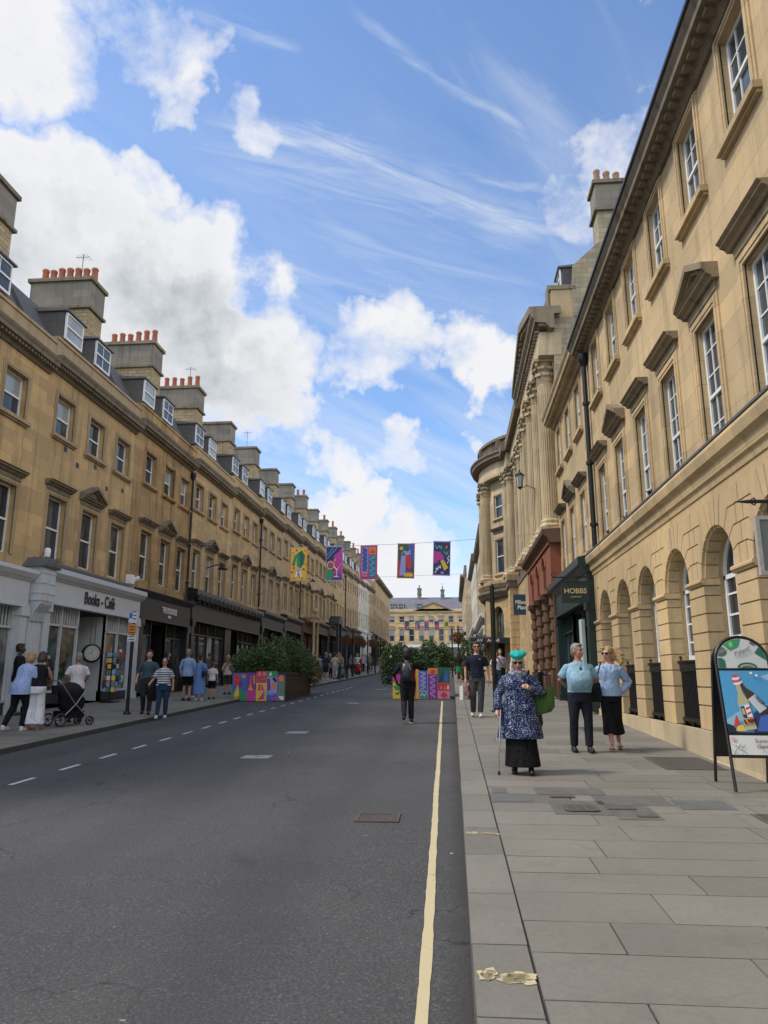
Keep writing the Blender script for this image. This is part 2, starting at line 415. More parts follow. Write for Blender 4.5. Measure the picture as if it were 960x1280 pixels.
def terrace_house(i, y0, w, label, st, trim, trimd, simple=False, pots=None, shopz=5.0, dorm=True, chim=True, wp=(1.25, 3.42, 5.55), rows=2, cat='house', cc=1):
    """one house of the left-hand terrace; i counts the steps up the hill"""
    zb = G(y0+w/2)+.0; o = .27*i if i >= 0 else .20*i
    root = thing('terraced_house', label, cat, (-12.6, y0, zb), pi/2, 'stone terraced houses along the left side of the street')
    Z = lambda z: z+o-zb
    ww = 1.12
    top = (Z(9.28), Z(10.62)); ff = (Z(5.28), Z(7.28))
    holes = [(x-ww/2, x+ww/2, top[0], top[1]) for x in wp]+[(x-ww/2, x+ww/2, ff[0], ff[1]) for x in wp]
    holes.append((.35, w-.35, -.5, Z(4.1)))
    mb = MB(); wall_holes(mb, 0, w, -1.2, Z(11.27), holes, 0, .28, st); body(mb, w, -1.2, Z(12.35), 8.0, 0.0, st)
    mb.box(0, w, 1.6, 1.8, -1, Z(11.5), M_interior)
    mb.quad((0, 0, Z(11.27)), (w, 0, Z(11.27)), (w, 0, Z(12.35)), (0, 0, Z(12.35)), st)
    mb.build('wall', None, root)
    mb = MB(); cornice(mb, .003, w-.003, Z(11.24), .42, .46, not simple, .17)
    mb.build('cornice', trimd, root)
    mb = MB(); mb.box(.003, w-.003, -.16, .3, Z(11.71), Z(12.26)); mb.box(.002, w-.002, -.2, .34, Z(12.26), Z(12.36)); mb.build('parapet', trim, root)
    r2 = random.Random(i*7+3)
    for k, x in enumerate(wp):
        bl = (M_blind if r2.random() < .3 else None)
        window(root, x-ww/2, top[0], ww, top[1]-top[0], cc, rows, .5, .2, r2.choice([M_glass, M_glass, M_glassd]), trim, True, None, .15, blind=bl, simple=simple)
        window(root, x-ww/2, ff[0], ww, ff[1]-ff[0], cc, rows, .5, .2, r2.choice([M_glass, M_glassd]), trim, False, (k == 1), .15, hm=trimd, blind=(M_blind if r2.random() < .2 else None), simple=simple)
    roof_mansard(root, w, Z(12.3))
    if dorm:
        for k in (1.5, 3.7): dormer(root, k, Z(13.05), 1.25, 1.0, .5, r2.random() < .4)
    if chim:
        n = pots if pots is not None else 5
        chimney(root, w, Z(11.5), Z(18.05), 2.2, 2.6, 1.15, n)
    return root, Z

def shopfront(root, x0, x1, zg, zf0, zf1, zt, paint, fascia, kind, glassm=None, base=-.06, door=None, stall=.35, col_w=.35, mould=None, lab=None, mull=None):
    """timber shopfront: pilasters, fascia, cornice, stall riser, glazing"""
    p = -.32
    mb = MB(); mb.box(x0, x1, p+.02, 0, zf0+.08, zf1, fascia); mb.box(x0, x1, p-.04, 0, zf0, zf0+.08, paint)
    s = mb.build('shopfront', None, root)
    if lab: s['label'] = lab
    for xx in (x0, x1-col_w):
        mb = MB(); mb.box(xx, xx+col_w, p, .0, zg, zf0-.002); mb.box(xx-.04, xx+col_w+.04, p-.05, .0, zg, zg+.3); mb.box(xx-.04, xx+col_w+.04, p-.05, -.01, zf0-.25, zf0-.004); mb.build('pilaster', paint, s)
    mb = MB(); mb.run([(.0, zf1), (p, zf1), (p-.08, zf1+.08), (p-.12, zf1+.10), (p-.22, zf1+.22), (p-.22, zt-.06), (0, zt+.05)], x0-.05, x1+.05)
    mb.build('shop_cornice', mould or paint, s)
    gx0, gx1 = x0+col_w, x1-col_w
    spans = [(gx0, door[0]), (door[1], gx1)] if door else [(gx0, gx1)]
    for a, b in spans:
        if b-a < .15: continue
        mb = MB(); g = MB(); sr = MB()
        n = mull or max(1, int((b-a)/1.0))
        sr.box(a, b, -.12, .05, zg, zg+stall)
        mb.box(a, b, -.14, .0, zg+stall, zg+stall+.07); mb.box(a, b, -.12, 0, zf0-.62, zf0-.56)
        for i in range(n+1): xx = a+(b-a-.05)*i/n; mb.box(xx, xx+.05, -.12, 0, zg+stall+.07, zf0)
        for i in range(int((b-a)/.16)): xx = a+.08+i*.16; mb.box(xx, xx+.015, -.08, -.03, zf0-.56, zf0)
        g.box(a+.01, b-.01, -.03, .0, zg+stall+.05, zf0-.01)
        sr.build('stall_riser', M_dark if kind != 'grey' else M_char, s); mb.build('window_frame', paint, s); g.build('shop_window', glassm or M_glassd, s)
    if door:
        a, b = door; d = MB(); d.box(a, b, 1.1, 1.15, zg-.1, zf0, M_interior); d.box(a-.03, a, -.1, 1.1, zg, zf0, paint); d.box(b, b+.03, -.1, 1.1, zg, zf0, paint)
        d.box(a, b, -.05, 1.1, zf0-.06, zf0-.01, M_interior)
        d.build('doorway', None, s)
        d = MB(); c = (a+b)/2; wd = min(.95, (b-a)*.42)
        d.box(c-wd, c-wd+.09, 1.0, 1.06, zg, zg+2.4, paint); d.box(c+wd-.09, c+wd, 1.0, 1.06, zg, zg+2.4, paint); d.box(c-.05, c+.05, .99, 1.06, zg, zg+2.4, paint); d.box(c-wd, c+wd, 1.0, 1.06, zg+2.3, zg+2.4, paint); d.box(c-wd, c+wd, 1.0, 1.06, zg, zg+.3, paint)
        d.box(c-wd+.05, c+wd-.05, 1.02, 1.04, zg+.2, zg+2.35, M_glassd)
        d.build('door', None, s)
    return s

# ------------------------------------------------------------------ column
def column_mesh(h, r, mat, n=24, cap=1.0):
    def f():
        mb = MB()
        mb.box(-r*1.35, r*1.35, -r*1.35, r*1.35, 0, .16)
        mb.lathe([(r*1.3, .16), (r*1.38, .22), (r*1.3, .29), (r*1.12, .31), (r*1.1, .36), (r*1.2, .42), (r*1.12, .48), (r*1.02, .5)], (0, 0, 0), 20)
        zc = h-cap
        vs = []; fs = []; K = n*4
        zs = [.5, .7, h*.33, h*.66, zc-.12, zc]
        for j, z in enumerate(zs):
            rr = r*(1-.14*(z/h)**1.6)
            for i in range(K):
                a = 2*pi*i/K; q = i % 4
                fl = 1.0 if j in (0, 5) else (1.0, .985, .90, .985)[q]
                vs.append((rr*fl*cos(a), rr*fl*sin(a), z))
        for j in range(len(zs)-1):
            for i in range(K): fs.append((j*K+i, j*K+(i+1) % K, (j+1)*K+(i+1) % K, (j+1)*K+i))
        mb.add(vs, fs)
        mb.lathe([(r*.88, zc), (r*.98, zc+.04), (r*.86, zc+.08), (r*.86, zc+.6*cap), (r*1.05, zc+.88*cap), (r*1.1, zc+.9*cap)], (0, 0, 0), 16)
        for tier, (za, zb, out, cnt) in enumerate(((.1, .42, .30, 8), (.36, .70, .42, 8))):
            for k in range(cnt):
                a = 2*pi*(k+.5*tier)/cnt; ca, sa = cos(a), sin(a)
                for q, (dz, dr) in enumerate(((0, .0), (.6, .05), (.9, .5), (1.0, 1.0), (.82, 1.12))):
                    pass
                P = [(za, .88), (za+(zb-za)*.6, .98), (zb, .98+out*.6), (zb-.05, .98+out), (zb-.12, .98+out*.9)]
                wd = r*.36
                vv = []
                for z, rr in P:
                    for sgn in (-1, 1): vv.append((rr*r*ca-sgn*wd*sa, rr*r*sa+sgn*wd*ca, zc+z*cap))
                for z, rr in P:
                    for sgn in (-1, 1): vv.append(((rr-.1)*r*ca-sgn*wd*sa, (rr-.1)*r*sa+sgn*wd*ca, zc+(z-.02)*cap))
                L = len(P)*2; ff = []
                for j in range(len(P)-1):
                    b = j*2; ff += [(b, b+1, b+3, b+2), (L+b+2, L+b+3, L+b+1, L+b), (b, b+2, L+b+2, L+b), (b+1, L+b+1, L+b+3, b+3)]
                mb.add(vv, ff)
        for k in range(4):
            a = pi/4+k*pi/2; c = (r*1.35*cos(a), r*1.35*sin(a), zc+.8*cap)
            mb.ell(c, (r*.2, r*.2, .12*cap), n=8, k=6)
        mb.box(-r*1.3, r*1.3, -r*1.3, r*1.3, zc+.89*cap, zc+cap)
        me = mb.mesh('column'); me.materials.clear(); me.materials.append(mat); return me
    return cached(('col', round(h, 3), r, mat.name, n), f)
# ------------------------------------------------------------------ left terrace
def inset(poly, d):
    n = len(poly); area = sum(poly[i][0]*poly[(i+1) % n][1]-poly[(i+1) % n][0]*poly[i][1] for i in range(n))
    s = 1 if area > 0 else -1; out = []
    for i in range(n):
        p0, p1, p2 = Vector(poly[i-1]), Vector(poly[i]), Vector(poly[(i+1) % n])
        e1 = (p1-p0); e2 = (p2-p1)
        if e1.length < 1e-6 or e2.length < 1e-6: out.append(tuple(p1)); continue
        e1.normalize(); e2.normalize()
        n1 = Vector((-e1.y, e1.x))*s; n2 = Vector((-e2.y, e2.x))*s
        m = (n1+n2); L = m.length
        if L < .3: out.append(tuple(p1+n1*d)); continue
        m /= L; out.append(tuple(p1+m*(d/max(.4, m.dot(n1)))))
    return out

W66 = 6.65
# nearest house, largely outside the frame on the left, with the pale blue shop
rootN, Z = terrace_house(-2, 21.1-2*W66, W66, 'honey stone terraced house at the left edge, nearest of the terrace', ST['left1'], ST['trim'], ST['trimd'], pots=5)
shopfront(rootN, .2, W66-.1, .05, 3.1, 3.8, 4.3, M_blue, M_blue, 'grey', M_glassg, stall=.35)
rootM, Z = terrace_house(-1, 21.1-W66, W66, 'honey stone terraced house left of the Books - Café shop, cut by the photo edge', ST['left1'], ST['trim'], ST['trimd'], wp=(1.0, 2.9, 5.0), pots=0)
zg = .05
s = shopfront(rootM, .1, W66-.35, zg, Z(3.81)-.0, Z(4.56), Z(4.95), M_blue, M_blue, 'grey', M_glassg, stall=.35, lab='pale blue grey shopfront with tall display windows')
rootA, Z = terrace_house(0, 21.1, W66, 'honey stone terraced house above the pale blue Books - Café shop', ST['left1'], ST['trim'], ST['trimd'], pots=7, wp=(1.2, 3.4, 5.6))
zg = .1
s = shopfront(rootA, .55, 7.55, zg, Z(3.84), Z(4.56), Z(5.0), M_blue, M_blue, 'grey', M_glassg, door=(3.1, 5.1), stall=.33, lab='pale blue grey bookshop front with Books - Café fascia', mould=M_blue2)
text('lettering', 'Books - Café', .56, M_letterd, s, (4.1, -.325, (Z(3.84)+Z(4.56))/2+.03), sx=.78, off=.012)
# console bracket, panelled pilaster and little gable between the two shops
mb = MB(); x0, x1 = -.35, .55
mb.box(x0+.1, x1-.1, -.30, 0, zg, Z(3.3)); mb.box(x0+.05, x1-.05, -.36, 0, zg, zg+.45)
mb.box(x0+.28, x1-.28, -.325, -.30, zg+.7, Z(3.1))
mb.build('console_pilaster', M_blue, s)
mb = MB(); mb.box(x0+.08, x1-.08, -.62, 0, Z(3.84), Z(4.85)); 
for zz in (4.05, 4.35, 4.65): mb.box(x0+.06, x1-.06, -.64, -.02, Z(zz), Z(zz)+.02)
mb.box(.085, .115, -.64, -.3, Z(3.9), Z(4.83))
for k in range(5):
    mb.run([(0, Z(3.84)), (-.60, Z(3.84)), (-.60, Z(3.75)), (-.42, Z(3.5)), (-.36, Z(3.25)), (0, Z(3.25))], x0+.12+k*.145, x0+.22+k*.145)
mb.build('console', M_blue2, s)
mb = MB()
for k in range(2):
    c = x0+.24+k*.43
    mb.prism([(c-.25, Z(4.86)), (c+.25, Z(4.86)), (c, Z(5.14))], -.72, 0)
mb.box(x0-.02, x1+.02, -.7, 0, Z(4.85)-.03, Z(4.86))
mb.build('console_gable', M_lead, s)
mb = MB(); mb.run([(0, Z(5.22)), (-.2, Z(5.14)), (-.2, Z(5.06)), (0, Z(5.06))], .2, W66); mb.build('string_course', M_lead, rootA)
mb = MB(); mb.lathe([(.02, 0), (.09, .02), (.1, .1), (.1, .25), (.06, .3)], (1.0-.35, -.16, Z(5.25)), 10); mb.build('alarm_box', M_white, rootA)
# alarm and vents
mb = MB()
for xx, zz in ((1.4, 8.9), (3.5, 8.9), (2.25, 8.6), (4.5, 8.35), (5.8, 8.6)): mb.box(xx-.09, xx+.09, -.015, .01, Z(zz), Z(zz)+.16)
mb.build('air_vent', M_dark, rootA)
mb = MB(); mb.box(W66+.0, W66+.3, -.25, -.02, Z(5.2), Z(5.55)); mb.tube([(W66+.45, -.1, Z(5.35)), (W66+.5, -.35, Z(5.5))], .08, 8); mb.build('security_camera', M_white, rootA)
# shop sign board stack on the corner
# second shop: black
rootB, Z = terrace_house(1, 21.1+W66, W66, 'sooty brown terraced house above the black shop with white lettering', ST['left2'], ST['left2'], ST['trimd'], pots=6, wp=(1.65, 3.75, 5.75))
sB = shopfront(rootB, .95, W66, .1, Z(3.65), Z(4.55), Z(4.85), M_dark, M_char, 'black', M_glassd, door=(2.6, 4.2), stall=.4, lab='black shopfront with small white fascia lettering')
text('lettering', 'THE KOOPLES', .36, M_letter, sB, (4.0, -.325, Z(4.18)), sx=.75, off=.006)
text('lettering', 'PARIS', .15, M_letter, sB, (4.0, -.325, Z(3.93)), sx=.9, off=.004)
downpipe(rootB, W66-.12, Z(4.9), Z(11.2))
# third and fourth houses share a long black shopfront with a scalloped frieze
rootC, Z = terrace_house(2, 21.1+2*W66, W66, 'ochre terraced house above the near half of the scalloped black shopfront', ST['left3'], ST['trim'], ST['trimd'], pots=5, wp=(1.2, 3.3, 5.4))
sC = shopfront(rootC, .25, 2*W66-.3, .12, Z(3.75), Z(4.75), Z(5.3), M_dark, M_char2, 'black', M_glassd, door=(5.8, 8.6), stall=.3, lab='long black shopfront with a row of scalloped brackets under its cornice', mull=4)
mb = MB(); mb.box(W66-.55, W66+.55, -.16, -.02, -.2, Z(3.9)); mb.build('pilaster', M_dark, sC)
for k in range(17):
    x = .75+k*.72
    mb = MB(); mb.lathe([(.0, 0), (.2, .02), (.22, .18), (.2, .32), (.05, .34)], (x, -.42, Z(4.72)), 10); mb.ell((x, -.42, Z(4.66)), (.1, .1, .12), n=8, k=6)
    mb.build('scalloped_bracket', M_char, sC)
rootD, Z = terrace_house(3, 21.1+3*W66, W66, 'ochre terraced house above the far half of the scalloped black shopfront', ST['left3'], ST['trim'], ST['trimd'], pots=0, wp=(1.2, 3.3, 5.4))
downpipe(rootD, W66-.1, Z(5.3), Z(11.2))
specs = [
 ('pale terraced house above the two dark shopfronts behind the left planter', 'left4', M_dark, M_char2, 0, ''),
 ('buff terraced house with black shop just beyond the left planter', 'left4', M_dark, M_char2, 0, 'MINT VELVET'),
 ('buff terraced house with the ball finial over its stone doorway', 'left3', M_brown, M_brown, 0, ''),
 ('pale buff terraced house behind the first large banner', 'left4', M_dark, M_char, 4, ''),
 ('buff terraced house with the black arched porch over its door', 'left4', M_dark, M_char, 0, ''),
 ('buff terraced house behind the second large banner', 'left3', M_char, M_char2, 3, ''),
 ('plain buff terraced house before the white painted pair', 'left4', M_char, M_char2, 3, ''),
]
for k, (lab, st, pa, fa, pots, tx) in enumerate(specs):
    i = 4+k
    r, Z = terrace_house(i, 21.1+i*W66, W66, lab, ST[st], ST['trim'], ST['trimd'], simple=(i > 8), pots=pots)
    sh = shopfront(r, .15, W66-.1, .1, Z(3.75), Z(4.45), Z(4.9), pa, fa, 'black', M_glassd, door=(2.6, 4.0), stall=.4)
    if i in (5, 9): downpipe(r, W66-.1, Z(5), Z(11.2))
    if k == 2:
        mb = MB(); zt = Z(4.7)
        mb.box(2.3, 4.3, -1.0, 0, zt, zt+.35); mb.box(2.2, 4.4, -1.1, 0, zt+.35, zt+.48)
        for xx in (2.45, 4.15): mb.lathe([(.16, 0), (.16, .1), (.12, .15), (.11, zt-.3), (.16, zt-.15), (.16, zt-.1)], (xx, -.85, .1), 12)
        mb.lathe([(.2, 0), (.1, .12), (.08, .25), (.14, .3)], (3.3, -.8, zt+.48), 12); mb.ell((3.3, -.8, zt+1.0), (.26, .26, .26))
        mb.build('portico', ST['trim'], r)
    if k == 4:
        mb = MB(); zt = Z(4.9); pts = [(2.0+1.3+1.3*cos(pi*a/10), zt+.9*sin(pi*a/10)) for a in range(11)]
        mb.prism(pts, -1.1, 0)
        for xx in (2.2, 4.4): mb.box(xx-.12, xx+.12, -1.0, -.75, .1, zt)
        mb.build('arched_porch', M_char, r)
for k, i in enumerate(range(11, 15)):
    labs = ['buff terraced house just before the white painted pair', 'white painted terraced house, nearer of the two', 'white painted terraced house, farther of the two', 'buff terraced house beyond the white painted pair']
    r, Z = terrace_house(i, 21.1+i*W66, W66, labs[k], ST['white'] if k in (1, 2) else ST['left4'], ST['white'] if k in (1, 2) else ST['trim'], ST['trimd'], simple=True, pots=(4, 0, 4, 3)[k])
    shopfront(r, .1, W66-.1, .1, Z(3.75), Z(4.4), Z(4.8), M_white if k in (1, 2) else M_dark, M_white if k in (1, 2) else M_char2, 'x', M_glassd, door=(2.6, 4.0))

def block(name, label, x, y, rz, w, zb, floors, ztop, st, trim, wins, ww=1.1, proj=.5, simple=False, depth=9, group=None, roof=True, gf=None, blinds=.3, hoods=None, dent=True, parap=.7, seed=1):
    """floors: (sill z, head z) absolute; wins: window centres along the wall"""
    root = thing(name, label, 'building', (x, y, zb), rz, group); Z = lambda z: z-zb
    r2 = random.Random(seed)
    holes = [(c-ww/2, c+ww/2, Z(a), Z(b)) for a, b in floors for c in wins]
    mb = MB(); wall_holes(mb, 0, w, -1.5, Z(ztop), holes, 0, .25, st); body(mb, w, -1.5, Z(ztop), depth, 0, st); mb.build('wall', None, root)
    mb = MB(); cornice(mb, -.003, w+.003, Z(ztop)-.02, proj, .5, dent, .3); mb.box(0, w, -.1, .3, Z(ztop)+.48, Z(ztop)+.48+parap); mb.build('cornice', trim, root)
    for q, (a, b) in enumerate(floors):
        for k, c in enumerate(wins):
            window(root, c-ww/2, Z(a), ww, b-a, 1, 2, .5, .18, M_glass, trim, True, (hoods[q][k % len(hoods[q])] if hoods and hoods[q] is not None else None), .14, blind=(M_blind if r2.random() < blinds else None), simple=simple)
    return root, Z

# tall corner building that closes the left side
r, Z = block('corner_building', 'tall grey buff corner building closing the far end of the left terrace', -12.4, 21.1+15*W66, pi/2, 29, G(125), [(8.3+.9, 11.0+.9), (12.6+.6, 14.6+.6)], 17.3, ST['left4'], ST['trimd'], [1.6+2.6*k for k in range(11)], simple=True, proj=.8, parap=1.0, seed=5)
mb = MB(); mb.box(1, 28, 1.5, 7, Z(17.7), Z(18.4)); mb.build('roof', M_slate, r)
shopfront(r, .1, 14, .1, Z(7.2), Z(7.9), Z(8.4), M_dark, M_char, 'x', M_glassd, door=(6, 8))

# ------------------------------------------------------------------ Edgar-style terrace closing the view
eb = G(172)
r, Z = block('terrace_building', 'sunlit yellow stone terrace with central pediment closing the far end of the street', -17.0, 170.0, 0, 28.6, eb, [(9.75, 12.5), (14.0, 15.35)], 16.0, ST['edgar'], ST['far'], [1.25+2.23*k for k in range(12)], ww=1.15, proj=.4, depth=10, hoods=[[False, True, False], None], parap=.55, dent=False, blinds=.6, seed=9)
mb = MB(); mb.prism([(8.4, Z(16.5)), (17.4, Z(16.5)), (12.9, Z(18.3))], -.1, .8, ST['edgar'])
mb.prism([(8.2, Z(16.5)), (8.6, Z(16.48)), (12.9, Z(18.28)), (17.2, Z(16.48)), (17.6, Z(16.5)), (12.9, Z(18.6))], -.4, .6, ST['trimd'])
mb.build('pediment', None, r)
mb = MB(); mb.run([(.4, Z(16.6)), (1.9, Z(18.9)), (4.6, Z(20.1)), (9.2, Z(18)), (9.4, Z(16.6))], .1, 28.5); mb.build('roof', M_slate2, r)
for x in (2.9, 4.9, 5.9+3, 12.3, 20.0, 22.9, 25.5): dormer(r, x, Z(17.0), 1.25, 1.25, .7, False)
for x, zt in ((9.6, 22.2), (15.0, 21.6), (19.9, 22.0), (1, 21)): chimney(r, x, Z(16.6), Z(zt), 3.2, 2.2, .75, 2, M_potb, ST['grey'])
mb = MB(); mb.box(.0, 28.6, -.12, 0, Z(9.1), Z(9.4)); mb.build('string_course', ST['far'], r)
mb = MB()
for k in range(9): mb.box(.4+3.2*k, 2.9+3.2*k, -.05, .02, .2, Z(8.4))
mb.build('shop_window', M_glassd, r)
mb = MB(); 
for k in range(10): mb.box(3.2*k, .4+3.2*k, -.15, .02, 0, Z(8.5))
mb.box(0, 28.6, -.16, .02, Z(8.42), Z(9.05)); mb.build('shop_panelling', M_white, r)

# ------------------------------------------------------------------ right side, near stone building with arches
R1 = thing('stone_building', 'clean honey stone building on the right with arched rusticated ground storey', 'building', (4.15, 21.4, G(21.4)), -pi/2)
zb = G(21.4); Z = lambda z: z-zb
w = 25.4; wc = [1.55+2.11*k for k in range(12) if 1.55+2.11*k < w-.9]
ac = [1.45+2.11*k for k in range(len(wc))]
ww = .92
holes = [(c-ww/2, c+ww/2, Z(9.2), Z(10.85)) for c in wc]+[(c-ww/2, c+ww/2, Z(5.14), Z(7.22)) for c in wc]
mb = MB(); wall_holes(mb, 0, w, Z(4.45), Z(11.5), holes, 0, .30, ST['right']); body(mb, w, Z(-.6), Z(11.5), 9, 0, ST['right']); mb.build('wall', None, R1)
mb = MB()
ra = .71; zs = 3.15
wall_holes(mb, 0, w, Z(.8), Z(4.47), [(c-ra, c+ra, Z(.8), Z(zs)+ra, True) for c in ac], -.12, .62, ST['rust'])
mb.quad((0, -.12, Z(-.6)), (0, 0, Z(-.6)), (0, 0, Z(4.47)), (0, -.12, Z(4.47)), ST['rust'])
mb.build('ground_storey_wall', None, R1)
# rusticated piers and elbow voussoirs, each block standing proud of dark joints
mb = MB(); gp = .011
courses = [.80+.0, 1.18, 1.465, 1.75, 2.03, 2.31, 2.60, 2.88, 3.04]
edges = [0]+[v for c in ac for v in (c-ra, c+ra)]+[w]
for p in range(0, len(edges), 2):
    a, b = edges[p], edges[p+1]
    if b-a < .1: continue
    for j in range(len(courses)-1):
        z0, z1 = courses[j]+gp, courses[j+1]-gp
        ins = -.035
        mb.box(a+(ins if p > 0 else 0), b-(ins if b < w else 0), -.155, .10, Z(z0), Z(z1))
    # impost moulding
    mb.run([(.10, Z(3.045)), (-.17, Z(3.045)), (-.18, Z(3.07)), (-.21, Z(3.09)), (-.21, Z(3.125)), (-.19, Z(3.145)), (.10, Z(3.145))], a-.06 if p > 0 else a, b+.06 if b < w else b)
rows = [zs+.285*i for i in range(5)]
for n_, c in enumerate(ac):
    half = 2.11/2
    for s in (-1, 1):
        for i in range(4):
            A0, A1 = radians(18*i), radians(18*(i+1))
            arc = [(ra*cos(A0+(A1-A0)*k/4), ra*sin(A0+(A1-A0)*k/4)) for k in range(5)]
            t1 = rows[i+1]-zs; x1 = t1/math.tan(A1)
            xl = half if i % 2 else half-.13
            poly = arc+[(x1, t1), (xl, t1), (xl, rows[i]-zs)]
            if i > 0: poly.append(((rows[i]-zs)/math.tan(A0), rows[i]-zs))
            poly = inset(poly, gp)
            P = [(c+s*px, Z(zs)+pz) for px, pz in poly]
            if s < 0: P = P[::-1]
            mb.prism(P, -.155, -.11)
            if i % 2 == 0 and s > 0 and n_ < len(ac)-1:
                mb.prism([(c+half-.13+gp, Z(rows[i])+gp), (c+half+.13-gp, Z(rows[i])+gp), (c+half+.13-gp, Z(rows[i+1])-gp), (c+half-.13+gp, Z(rows[i+1])-gp)], -.155, -.11)
    for k in range(3):
        A0, A1 = radians(72+12*k), radians(84+12*k); t = rows[4]-zs
        poly = [(ra*cos(A0), ra*sin(A0)), (ra*cos((A0+A1)/2), ra*sin((A0+A1)/2)), (ra*cos(A1), ra*sin(A1)), (t/math.tan(A1), t), (t/math.tan(A0), t)]
        P = [(c+px, Z(zs)+pz) for px, pz in inset(poly, gp)]
        mb.prism(P, -.155, -.11)
    # soffit blocks of the arch, seen from below
    for k in range(10):
        A0, A1 = radians(18*k+1.0), radians(18*(k+1)-1.0); r1 = ra-.03
        v = [(c+r*cos(a), y, Z(zs)+r*sin(a)) for y in (-.11, .10) for (r, a) in ((ra+.002, A0), (ra+.002, A1), (r1, A1), (r1, A0))]
        mb.add(v, [(0, 1, 2, 3), (7, 6, 5, 4), (0, 4, 5, 1), (1, 5, 6, 2), (2, 6, 7, 3), (3, 7, 4, 0)])
mb.build('rusticated_masonry', ST['rust'], R1)
mb = MB(); mb.box(0, w, -.20, .05, Z(-.6), Z(.8)); mb.build('plinth', ST['far'], R1)
mb = MB(); mb.run([(.02, Z(4.45)), (-.14, Z(4.45)), (-.16, Z(4.55)), (-.2, Z(4.58)), (-.22, Z(4.72)), (-.30, Z(4.78)), (-.33, Z(4.92)), (-.31, Z(4.98)), (.02, Z(5.0))], -.05, w); mb.build('string_course', ST['right'], R1)
mb = MB(); mb.box(0, w, -.32, .0, Z(5.0)+.002, Z(5.04)); mb.build('lead_capping', M_lead, R1)
for c in wc:
    window(R1, c-ww/2, Z(9.2), ww, 1.65, 3, 4, .5, .13, M_glass, ST['right'], True, None, .17)
for k, c in enumerate(wc):
    window(R1, c-ww/2, Z(5.14), ww, 2.08, 3, 5, .42, .13, M_glass, ST['right'], False, (k % 3 == 1), .19, hm=ST['hood'])
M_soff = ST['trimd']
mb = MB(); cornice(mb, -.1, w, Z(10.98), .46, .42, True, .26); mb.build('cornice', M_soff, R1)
mb = MB(); mb.box(-.1, w, -.50, -.30, Z(11.402), Z(11.47)); mb.build('gutter', M_iron, R1)
mb = MB(); mb.run([(0, Z(11.4)), (4.5, Z(13.6)), (9, Z(11.4))], 0, w); mb.build('roof', M_slate, R1)
downpipe(R1, .45, Z(4.98), Z(11.0), -.12, .07)
# arched windows with white frames, cast iron guards
for k, c in enumerate(ac):
    mb = MB(); R0 = .705; y = .17; z0 = 1.9
    K = 14
    pts = [(c-R0, Z(z0))]+[(c-R0*cos(pi*q/K), Z(zs)+R0*sin(pi*q/K)) for q in range(K+1)]+[(c+R0, Z(z0))]
    for q in range(len(pts)-1):
        a, b = Vector(pts[q]), Vector(pts[q+1]); cc = Vector((c, Z(zs-.2)))
        ai, bi = (a+(Vector((c, min(a.y, Z(zs))))-a).normalized()*.08), (b+(Vector((c, min(b.y, Z(zs))))-b).normalized()*.08)
        vs = [(p.x, yy, p.y) for yy in (y, y+.07) for p in (a, b, bi, ai)]
        mb.add(vs, [(0, 1, 2, 3), (7, 6, 5, 4), (0, 4, 5, 1), (1, 5, 6, 2), (2, 6, 7, 3), (3, 7, 4, 0)])
    mb.box(c-R0, c+R0, y-.01, y+.08, Z(z0), Z(z0)+.10); mb.box(c-R0, c+R0, y, y+.06, Z(zs)-.03, Z(zs)+.04)
    for xx in (-.22, .22): mb.box(c+xx-.02, c+xx+.02, y+.01, y+.05, Z(z0)+.1, Z(zs)+.5)
    for zz in (2.22, 2.55, 2.87): mb.box(c-R0+.05, c+R0-.05, y+.012, y+.048, Z(zz), Z(zz)+.03)
    for sgn in (-1, 1): mb.tube([(c+sgn*.22, y+.03, Z(zs)+.2), (c+sgn*.08, y+.03, Z(zs)+.45), (c, y+.03, Z(zs)+.6)], .015, 4)
    wn = mb.build('arched_window', M_white, R1)
    mb = MB(); pp = [(c-R0+.02, Z(z0)+.02)]+[(c-(R0-.02)*cos(pi*q/K), Z(zs)+(R0-.02)*sin(pi*q/K)) for q in range(K+1)]+[(c+R0-.02, Z(z0)+.02)]
    mb.prism(pp, y+.03, y+.035); mb.build('pane', M_glass, wn)
    mb = MB(); mb.box(c-ra, c+ra, .14, .4, Z(.8), Z(z0)); mb.build('window_apron', ST['rust'], R1)
    if k in (1, 2, 3, 4, 5, 6, 7, 8):
        mb = MB(); yg = .02
        mb.box(c-.66, c+.66, yg-.05, yg+.03, Z(1.72), Z(1.90)); mb.box(c-.70, c+.70, yg-.08, yg+.05, Z(1.88), Z(1.91))
        mb.box(c-.66, c+.66, yg+.0, yg+.02, Z(.9), Z(1.72))
        for q in range(19): xx = c-.63+q*.07; mb.box(xx-.014, xx+.014, yg-.035, yg, Z(.92), Z(1.72))
        mb.box(c-.68, c+.68, yg-.06, yg+.03, Z(.86), Z(.93))
        for xx in (-.66, -.2, .2, .66): mb.lathe([(.03, 0), (.035, .04), (.02, .06)], (c+xx, yg-.02, Z(.80)), 8)
        mb.tube([(c-.66, yg-.02, Z(1.91)), (c-.66, yg-.02, Z(1.97))], .012, 6); mb.ell((c-.66, yg-.02, Z(1.98)), (.03, .03, .02), n=8, k=6)
        mb.build('window_guard', M_iron, R1)
